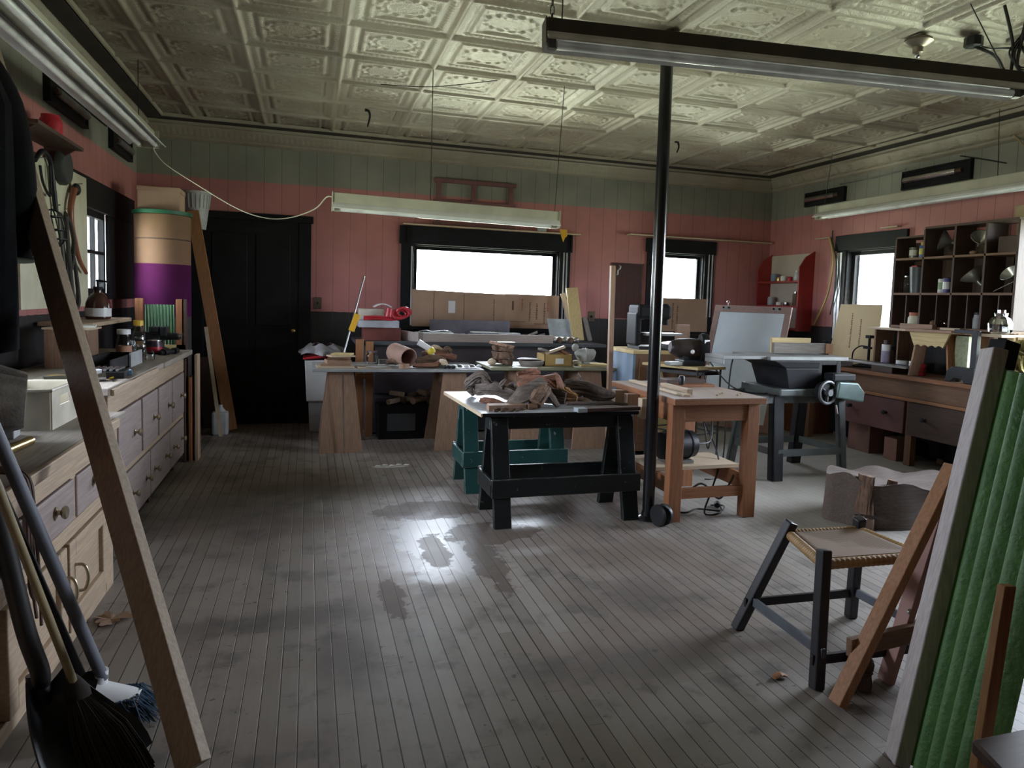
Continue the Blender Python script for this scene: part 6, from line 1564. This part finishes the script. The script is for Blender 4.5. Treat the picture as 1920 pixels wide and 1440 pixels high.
# dark frame and pillar of glass
tag(MB().box(5.05,4.25,zr,5.12,4.42,zr+.11).build('plane_body', IRON, bevel=.01), 'dark iron plane body on the front of the right bench', 'plane') if False else None
t = thing('iron_bracket', 'black arched iron bracket on the front edge of the right bench', 'bracket', (5.0,4.35,zr))
yb0, yb1 = PX(1772,690,4.95).y, PX(1826,690,4.95).y; w_ = yb0-yb1
pl = [(4.95,yb0-w_*f,zr+h) for f, h in ((0,0),(.06,.09),(.25,.125),(1,.125),(1,0),(.68,0),(.62,.03),(.32,.035),(.2,0))]
MB().prism(pl, (.07,0,0)).build('foot', IRON, t, bevel=.004)
MB().box(4.96,yb1,zr+.12,5.0,yb1+.05,zr+.42).build('upright', IRON, t, bevel=.003); MB().box(4.96,yb1+.05,zr+.395,5.0,yb0-.05,zr+.425).build('arm', IRON, t, bevel=.003)
tag(MB().box(5.06,PX(1815,660,5.06).y,zr,5.12,PX(1790,660,5.06).y,zr+.37).build('speckled_panel', paint('speckled_green_glass', (.42,.45,.32), .3, 0, (.30,.36,.20), 40)), 'mottled green and cream panel behind the black bracket', 'panel')
tag(MB().gnarl([(5.2,4.12,zr+.02),(5.2,4.10,zr+.14),(5.18,4.08,zr+.27),(5.2,4.1,zr+.36)],[.05,.065,.06,.03],amp=.6,seed=91,n=20).build('dried_plant', paint('dried_yellow', (.22,.19,.05), .85, 0, (.13,.10,.03), 20), smooth=True), 'yellow-green dried bunch standing at the right of the bench', 'bunch')

# ---- pigeonhole rack
t = thing('pigeonhole_rack', 'dark brown pigeonhole rack of square cells on the right wall', 'rack', (5.34,5.0,1.19))
RX0, RX1 = 5.20, 5.43
ys = [PX(px, 520, RX0).y for px in (1676,1728,1785,1843,1903)]
z0, z1, z2, z3 = 1.205, PX(1678,551,RX0).z, PX(1678,487,RX0).z, 2.085
RK = W_DARK
MB().box(RX1-.008,ys[4],z0,RX1,ys[0],z3-.10).build('back_panel', RK, t)
for z in (z0, z1, z2): MB().box(RX0,ys[4],z-.010,RX1-.008,ys[0],z+.010).build('shelf', W_BROWN, t, bevel=.002)
MB().box(RX0,ys[4],z3-.010,RX1-.008,ys[1],z3+.010).build('top_board', RK, t, bevel=.002)
MB().box(RX0,ys[1],z3-.075,RX1-.008,ys[0],z3-.058).build('top_board', RK, t, bevel=.002)
for i, y in enumerate(ys):
    top = z3-.075 if i == 0 else z3-.01
    MB().box(RX0,y-.010,z0+.011,RX1-.008,y+.010,top).build('upright', W_DARK, t, bevel=.002)
for i in range(4):
    for f in ((.5,) if i else (.45,)):
        yy = ys[i]+(ys[i+1]-ys[i])*f; MB().box(RX0+.02,yy-.005,z0+.011,RX1-.008,yy+.005,z1-.011).build('thin_divider', RK, t)
# lower shelf under the rack and its small uprights
t2 = thing('under_shelf', 'narrow pale edged shelf below the pigeonhole rack', 'shelf', (5.3,4.9,1.16))
MB().box(5.14,4.25,1.165,5.44,5.62,1.185).build('board', W_PALE, t2, bevel=.002)
for y in (5.58,5.30,4.55): MB().box(5.20,y,zr,5.43,y+.018,1.165).build('upright', W_BROWN, t2)
def cell(c, r): # centre y, floor z
    return (ys[c]+ys[c+1])/2, (z2, z1, z0)[r]+.011
# contents
y, z = cell(0,0); can(5.30,y+.05,z,.036,.10,paint('grey_can2',(.30,.29,.28),.4,.4),PAPER,'grey can in the top left cell of the rack'); can(5.28,y-.075,z,.030,.11,paint('blue_can',(.05,.11,.40),.4),paint('yellow_label',(.60,.55,.10),.5),'blue and yellow spray can in the top left cell of the rack', YLID)
SPUN = paint('spun_aluminium', (.62,.63,.58), .3, .7)
def funnel(x, y, z, s, ax, lab, m=None):
    t = thing('metal_funnel', lab, 'funnel', (x,y,z))
    A = V(ax).normalized()
    MB().lathe([(s*.12,-.9*s),(s*.16,-.45*s),(s*.75,.1*s),(s,.42*s),(s*.98,.44*s),(s*.72,.12*s),(s*.13,-.43*s),(s*.09,-.9*s)], (x,y,z), ax, 28, caps=False).build('cone', m or SPUN, t, smooth=True)
    MB().lathe([(s,.40*s),(s*1.05,.43*s),(s,.46*s)], (x,y,z), ax, 28, caps=False).build('rim', m or STEEL, t, smooth=True)
    return t
y, z = cell(1,0); funnel(5.27,y-.01,z+.13,.095,(-.6,.75,.25),'large metal lamp shade in the second cell of the top row of the rack')
y, z = cell(2,0); funnel(5.28,y-.03,z+.12,.08,(-.4,-.6,.6),'metal shade tilted in the third cell of the top row of the rack'); tag(MB().ball((5.28,y+.03,z+.018),(.03,.03,.018)).build('tan_lump', W_PLY, smooth=True), 'small tan lump in the third cell of the top row of the rack', 'lump')
y, z = cell(3,0); tag(MB().box(5.25,y-.09,z,5.40,y+.07,z+.13).build('dark_box', W_DARK, bevel=.003), 'dark box in the right-hand cell of the top row of the rack', 'box')
tag(MB().box(5.24,ys[4]+.02,2.098,5.41,ys[3]-.02,2.15).build('red_box', paint('dull_red_box',(.26,.08,.08),.6)), 'dull red flat box on top of the rack at its right end', 'box') if False else None
y, z = cell(0,1); t3 = jar('jar', 5.28, y+.085, z, .034, .15, GLASS, 'tall clear jar at the left of the second row of the rack', lidm=STEEL, lid=.01)
tag(MB().lathe([(.068,0),(.085,.23),(.086,.235),(.08,.23)], (5.31,y-.025,z), n=26).build('dark_bucket', paint('slate_bucket',(.05,.055,.07),.4), smooth=True), 'dark slate bucket in the first cell of the second row of the rack', 'bucket')
tag(MB().box(5.27,y-.03,z+.236,5.33,y+.03,z+.25).build('red_tag', REDP), 'red tag on the dark bucket in the rack', 'tag')
y, z = cell(1,1); can(5.27,y+.01,z,.026,.12,PAPER,paint('green_label',(.30,.42,.25),.5),'white and green can in the second cell of the second row of the rack'); can(5.26,y-.055,z,.030,.125,paint('violet_can',(.12,.10,.32),.4),WHITEP,'violet and white can in the second cell of the second row of the rack')
y, z = cell(2,1); funnel(5.27,y-.005,z+.13,.10,(-.3,.6,.74),'shiny metal funnel standing tilted in the third cell of the second row of the rack')
y, z = cell(3,1); funnel(5.27,y-.05,z+.14,.07,(-.8,.1,.6),'metal shade at the right end of the second row of the rack'); tag(MB().cyl((5.24,y+.07,z+.01),(5.26,y-.09,z+.09),.005,n=10).build('metal_rod', STEEL), 'thin bright rod slanting in the right-hand cell of the second row of the rack', 'rod')
y, z = cell(0,2); t = thing('plastic_jar', 'cream jar with orange lid in the first cell of the bottom row of the rack', 'jar', (5.27,y-.05,z)); MB().lathe([(.05,0),(.062,.01),(.062,.07),(.05,.09)], (5.27,y-.055,z), n=22).build('body', CREAM, t, smooth=True); MB().lathe([(.054,0),(.054,.03)], (5.27,y-.055,z+.09), n=22).build('lid', paint('orange_lid',(.42,.12,.05),.5), t, smooth=True)
y, z = cell(1,2); tag(MB().ball((5.27,y+.055,z+.03),(.04,.03,.03)).build('brown_ball', W_BROWN, smooth=True), 'brown wooden ball in the second cell of the bottom row of the rack', 'ball'); tag(MB().cyl((5.25,y-.09,z+.03),(5.27,y-.03,z+.05),.014).build('steel_thimble', CHROME, smooth=True), 'bright metal cap in the second cell of the bottom row of the rack', 'cap')
y, z = cell(2,2); jar('jar', 5.28, y-.06, z, .035, .12, GREYP, 'grey jar in the third cell of the bottom row of the rack', lidm=IRON)
JY = PX(1876,610,5.10).y
MB().box(5.0,JY-.10,1.166,5.139,JY+.10,1.185).build('shelf_end', W_PALE, t2)
MB().box(5.02,JY-.02,zr,5.06,JY+.02,1.165).build('upright', W_BROWN, t2)
t = thing('glass_jug', 'faceted clear glass jug at the right end below the rack', 'jug', (5.10,4.2,1.186))
MB().lathe([(.05,0),(.085,.02),(.09,.08),(.07,.12),(.045,.14),(.05,.165)], (5.10,JY,1.187), n=10).build('body', glassy('cut_glass',(.90,.94,.93),.05,.65), t); MB().cyl((5.10,JY,1.35),(5.10,JY,1.375),.03).build('stopper', CHROME, t, smooth=True)
tag(MB().box(5.142,4.60,1.186,5.192,4.80,1.215).build('pale_block', W_PALE, bevel=.003), 'pale wood block on the shelf below the rack', 'block')
tag(MB().box(5.142,4.88,1.186,5.192,5.24,1.235).build('grey_brown_box', W_PLY, bevel=.003), 'long grey-brown box on the shelf below the rack above the little stool', 'box')
tag(MB().cyl((5.12,4.10,.90),(5.10,4.32,1.04),.03,n=18).build('glass_tube', glassy('violet_glass',(.80,.80,.95),.05,.6), smooth=True), 'clear violet glass tube leaning at the right end of the bench', 'tube')
tag(MB().box(5.06,3.95,zr,5.22,4.19,zr+.10).build('tool_case', BLACK, bevel=.004), 'black case at the near end of the right bench', 'case')

# ---- red corner shelf
t = thing('corner_shelf', 'red wall shelf with a cream back in the back right corner', 'shelf', (5.35,7.2,1.12))
CX1 = XR-.002; ya, yb_ = 6.86, 7.62
MB().box(CX1-.012,ya,1.10,CX1,yb_,1.97).build('back_panel', paint('cream_back', (.52,.46,.40), .6, 0, (.46,.40,.35)), t)
for y0 in (ya-.02, yb_):
    MB().prism([(CX1,y0,1.08),(CX1-.20,y0,1.08),(CX1-.20,y0,1.80),(CX1-.12,y0,1.92),(CX1,y0,1.99)],(0,.02,0)).build('side_panel', REDPAINT, t, bevel=.002)
for z0 in (1.10,1.36,1.645): MB().box(CX1-.19,ya,z0-.012,CX1-.012,yb_,z0+.010).build('shelf', REDPAINT, t, bevel=.002)
SG_ = 'small goods on the red corner shelf'
items = [(6.92,1.656,.035,.11,WHITEP,'white and green bottle at the right of the upper red shelf',GREYP),(7.00,1.656,.032,.10,MILK,'pale bottle second from the right on the upper red shelf',WHITEP),(7.12,1.656,.03,.05,REDP,'small red tin on the upper red shelf',None),(7.24,1.656,.035,.06,PAPER,'white round tub on the upper red shelf',None),(7.33,1.656,.03,.055,BRASS,'brass coloured tin on the upper red shelf',None),(7.42,1.656,.04,.09,BLUEGREY,'blue-grey can at the left of the upper red shelf',None),(6.92,1.371,.035,.12,MILK,'pale jar at the right of the middle red shelf',WHITEP),(7.00,1.371,.034,.14,W_BARK(2),'brown topped jar on the middle red shelf',STEEL),(7.16,1.371,.04,.04,STEEL,'low steel dish on the middle red shelf',None),(7.30,1.371,.035,.04,PAPER,'white dish on the middle red shelf',None),(7.46,1.371,.04,.10,GREYP,'grey can at the left of the middle red shelf',None)]
for (y,z,r,h,m,lab,lid) in items:
    t = thing('small_container', lab, 'container', (CX1-.11,y,z), SG_); MB().lathe([(r*.95,0),(r,.005),(r,h*.85),(r*.8,h)], (CX1-.11,y,z), n=18).build('body', m, t, smooth=True)
    if lid: MB().lathe([(r*.55,0),(r*.55,.02)], (CX1-.11,y,z+h), n=16).build('cap', lid, t, smooth=True)
# bowed strips left of the right window
tag(MB().tube([PX(1555,445,5.40),PX(1562,480,5.38),PX(1557,530,5.37),PX(1545,570,5.38),PX(1526,608,5.40)],.010,8).build('bowed_strip', paint('yellow_strip',(.55,.42,.14),.5), smooth=True), 'yellow bowed wooden strip hanging left of the right window', 'strip')
tag(MB().tube([PX(1559,448,5.42),PX(1568,490,5.40),PX(1566,540,5.39),PX(1556,590,5.41)],.007,8).build('dark_hose', paint('green_black_hose',(.03,.07,.06),.4), smooth=True), 'dark green hose hanging behind the yellow bowed strip', 'hose')
for k, (y0, y1, z0_, lab) in enumerate(((6.57,6.80,2.115,'short pale peg shelf on the right wall nearer the corner'),(5.62,5.84,2.155,'short pale peg shelf on the right wall by the rack top'))):
    tag(MB().box(XR-.05,y0,z0_,XR,y1,z0_+.012).build('peg_shelf', W_PALE), lab, 'shelf')
tag(MB().cyl((XR-.02,6.56,2.02),(XR-.02,6.56,2.20),.006).build('nail', IRON), 'dark spike on the right wall above the bowed strip', 'nail')
# jointer knife tray: bright clutter under the red shelf
t = thing('tin_tray', 'pale tray of bright clutter below the red corner shelf', 'tray', (5.1,6.55,zr))
MB().box(5.0,6.42,zr-.001,5.3,6.75,zr+.01).build('tray_body', W_ORANGE, t); MB().box(5.0,6.36,.0,5.40,6.78,zr-.002).build('pedestal', W_RED, t)
for k in range(5):
    y = 6.48+.055*k; mb = MB(); mb.cyl((5.06,y,zr+.03),(5.12+.03*(k%2),y+.09,zr+.05+.04*(k%3)),.02,n=12); tag(mb.build('bright_tube', CHROME if k % 2 else WHITEP, smooth=True), 'bright tube in the clutter below the red corner shelf', 'tube', 'bright tubes below the red shelf')
slot_vent(XR, 6.42, 7.02, 2.52, 2.635, -1, 'dark slot with a lamp tube in the right frieze, nearer the corner')
slot_vent(XR, 4.88, 5.60, 2.52, 2.655, -1, 'dark slot with a lamp tube in the right frieze, above the rack')
# ================================================================== fluorescent lights (unlit) and ceiling fittings
FIX = paint('fixture_cream', (.40,.38,.30), .5, 0, (.33,.31,.25)); FWH = paint('fixture_white', (.70,.70,.69), .35, 0, (.62,.62,.61))
TUBEM = paint('milky_tube', (.80,.81,.82), .15)
FDK = paint('fixture_brown', (.06,.048,.04), .5)
def fixture(lab, a, b, w, hang, tubes=2, house=FIX, refl=FWH, wide=.0, hh=.07, tilt=0):
    """strip light a->b: box housing, flared reflector, tubes, end caps"""
    a, b = V(a), V(b); d = (b-a).normalized(); s = d.cross(V((0,0,1))).normalized(); up = s.cross(d).normalized()
    if up.z < 0: up = -up
    if tilt: R_ = Matrix.Rotation(tilt, 3, d); s = R_ @ s; up = R_ @ up
    t = thing('fluorescent_light', lab, 'light', (a+b)/2)
    MB().bar(a+up*.02, b+up*.02, .09, hh, s).build('housing', house, t, bevel=.004)
    mb = MB(); L = b-a; h = w/2
    prof = [(-h,-.052),(-h*.72,-.028),(-.045,-.014),(.045,-.014),(h*.72,-.028),(h,-.052),(h,-.047),(h*.72,-.022),(.045,-.008),(-.045,-.008),(-h*.72,-.022),(-h,-.047)]
    mb.prism([a+s*x+up*z for x, z in prof], L); mb.build('reflector', refl, t)
    for x in ((-.055,.055) if tubes == 2 else (0,)):
        MB().cyl(a+d*.05+s*x-up*.045, b-d*.05+s*x-up*.045, .019, n=18).build('tube', TUBEM, t, smooth=True)
        for e, dd in ((a, 1), (b, -1)): MB().bar(e+d*dd*.012+s*x-up*.040, e+d*dd*.045+s*x-up*.040, .03, .05, s).build('socket', house, t)
    for e, dd in ((a,-1),(b,1)): MB().bar(e+up*.0-d*.0, e+d*dd*.006, w*.62, hh+.05, s).build('end_plate', house, t, bevel=.002)
    for p in hang:
        q = a+(b-a)*p[0]+up*.055; top = V(p[1]); top.z = ZC-.02
        if len(p) > 2:
            mb = MB(); n = max(4, int((top-q).length/.03))
            for i in range(n):
                c = q+(top-q)*((i+.5)/n); e1 = V((.007,0,0)) if i % 2 else V((0,.007,0))
                mb.tube([c+e1+V((0,0,.017)), c+e1*1.2, c+e1-V((0,0,.017)), c-e1-V((0,0,.017)), c-e1*1.2, c-e1+V((0,0,.017)), c+e1+V((0,0,.017))], .0025, 5, smooth=0)
            mb.build('chain', IRON, t)
        else: MB().tube([q, top], .0028, 6, smooth=0).build('wire', IRON, t)
    return t
fixture('long fluorescent strip light hanging over the left bench', (-1.14,3.05,2.43), (-1.14,6.05,2.43), .24, [(.12,(-1.14,3.4,0)),(.9,(-1.14,5.75,0))], hh=.08)
fixture('fluorescent strip light hanging before the wide back window', (.15,5.12,1.955), (1.76,5.12,1.935), .17, [(.41,(.813,5.13,0)),(.985,(1.78,5.12,0))], 1, hh=.075)
fixture('long brown fluorescent light hanging across the middle of the room', (.955,3.02,2.47), (3.36,2.77,2.475), .135, [(.012,(.985,3.02,0),1),(.03,(1.03,3.01,0)),(.965,(3.2,2.95,0))], 1, FDK, paint('fixture_grey', (.70,.69,.70), .4), hh=.065, tilt=-.12)
fixture('fluorescent strip light hanging along the right wall', (5.03,3.6,2.33), (5.03,6.28,2.33), .20, [(.25,(5.03,4.3,0)),(.98,(5.03,6.15,0))], 1, hh=.09)
# cord from the left light to the back light
tag(MB().tube([(-1.12,6.06,2.40),(-1.05,6.1,2.28),(-.78,5.95,2.10),PY(447,392,5.7),PY(500,409,5.5),PY(545,408,5.4),PY(590,392,5.25),PY(612,370,5.16),(.15,5.13,1.985)],.004,8).build('electric_cable', paint('ivory_cord',(.62,.58,.48),.5), smooth=True), 'thin ivory cord swagged from the left light to the back light', 'cord')
tag(MB().tube([(1.28,5.15,ZC-.03),(.85,5.4,ZC-.06),(.5,5.6,ZC-.03)],.003,6).build('ceiling_wire', IRON), 'thin wire running along the tin ceiling over the back light', 'wire')
def chook(px, py, py2, lab):
    p = PZ(px, py, ZC-.022); q = PY(px-2, py2, p.y); mb = MB()
    mb.tube([p+V((-.03,0,0)), p+V((0,0,-.005)), p+V((.012,0,-.05)), q], .011, 8, rr=lambda f: .013-.007*f)
    tag(mb.build('ceiling_hook', BLACK, smooth=True), lab, 'hook')
chook(691, 207, 238, 'black bent hook on the tin ceiling left of the back light')
chook(1271, 266, 286, 'small black hook on the tin ceiling right of the post')
c = PZ(1722, 76, ZC-.02); t = thing('lamp_holder', 'round metal lamp holder on the tin ceiling at upper right', 'lamp holder', c)
MB().lathe([(.075,0),(.08,.015),(.06,.03),(.03,.045),(.028,.075),(.02,.08)], c+V((0,0,.006)), (0,0,-1), 24).build('canopy', paint('dull_tin', (.30,.26,.20), .4, .7), t, smooth=True)
MB().ball(c-V((0,0,.085)), .016).build('nozzle', STEEL, t, smooth=True)
c = PZ(1826, 72, ZC-.02); t = thing('junction_box', 'dark octagonal junction box with wires on the tin ceiling at upper right', 'junction box', c)
MB().lathe([(.05,0),(.05,.05),(.03,.055)], c+V((0,0,.005)), (0,0,-1), 8).build('box', IRON, t)
MB().tube([c-V((0,0,.04)), c+V((.05,-.1,-.12)), (3.30,2.82,2.56)], .009, 8).build('feed_cord', CORD, t, smooth=True)
MB().tube([c-V((0,0,.03)), c+V((.10,-.02,-.05)), c+V((.22,.02,-.02)), c+V((.40,-.05,-.012))], .006, 6).build('wire', CORD, t, smooth=True)
t = thing('wire_tangle', 'tangle of dark wires hanging from the ceiling at the upper right edge', 'wire', (3.3,2.85,2.6))
for k in range(6):
    b0 = V((3.42+.02*k, 2.80+.02*(k%3), 2.60+.02*k)); w = .05+.015*(k%3)
    MB().tube([b0+V((-.03,0,-.06)), b0+V((-w,.02,.02)), b0+V((-.02,.03,.10)), b0+V((w*.6,0,.14+.02*k)), b0+V((.06,-.02,.05)), b0+V((.02,-.02,-.04)), b0+V((-.05,.0,-.02)), b0+V((.02,.02,.24))], .005, 6).build('wire_loop', CORD, t, smooth=True)
MB().tube([(3.36,2.83,2.52),(3.40,2.86,2.70),(3.37,2.9,2.91)], .008, 8).build('drop_cord', CORD, t, smooth=True)
tag(MB().tube([PX(1835,225,5.44),PX(1870,242,5.38),PX(1895,248,5.38),PX(1930,285,5.44)],.007,8).build('electric_cable', paint('electric_cable',(.40,.28,.14),.6), smooth=True), 'tan cord looping below the right cornice at the photo edge', 'cord')
for (x, y, z, k) in ((XR-.012,5.95,2.66,0),(XR-.012,4.6,2.66,1)): pass
tag(MB().tube([(XR-.012,6.5,2.69),(XR-.014,6.0,2.68),(XR-.012,5.6,2.70)],.006,6).build('conduit', CAST), 'thin grey conduit along the right frieze under the cornice', 'conduit')
tag(MB().tube([(XR-.01,5.0,2.72),(XR-.012,4.8,2.66),(XR-.01,4.55,2.58)],.005,6).build('frieze_wire', CORD), 'dark wire drooping on the right frieze by the second slot', 'wire')
# loose plaster on the floor
for k in range(5):
    x, y = .50+.055*k, 5.63+.02*(k%2)
    tag(MB().gnarl([(x,y,.004),(x+.02,y,.006),(x+.045,y+.005,.004)],[.006,.014,.006],flat=.4,amp=.5,seed=100+k,n=8).build('plaster_flake', PAPER), 'pale plaster flake on the floor in front of the left trestle table', 'flake', 'plaster flakes on the floor')
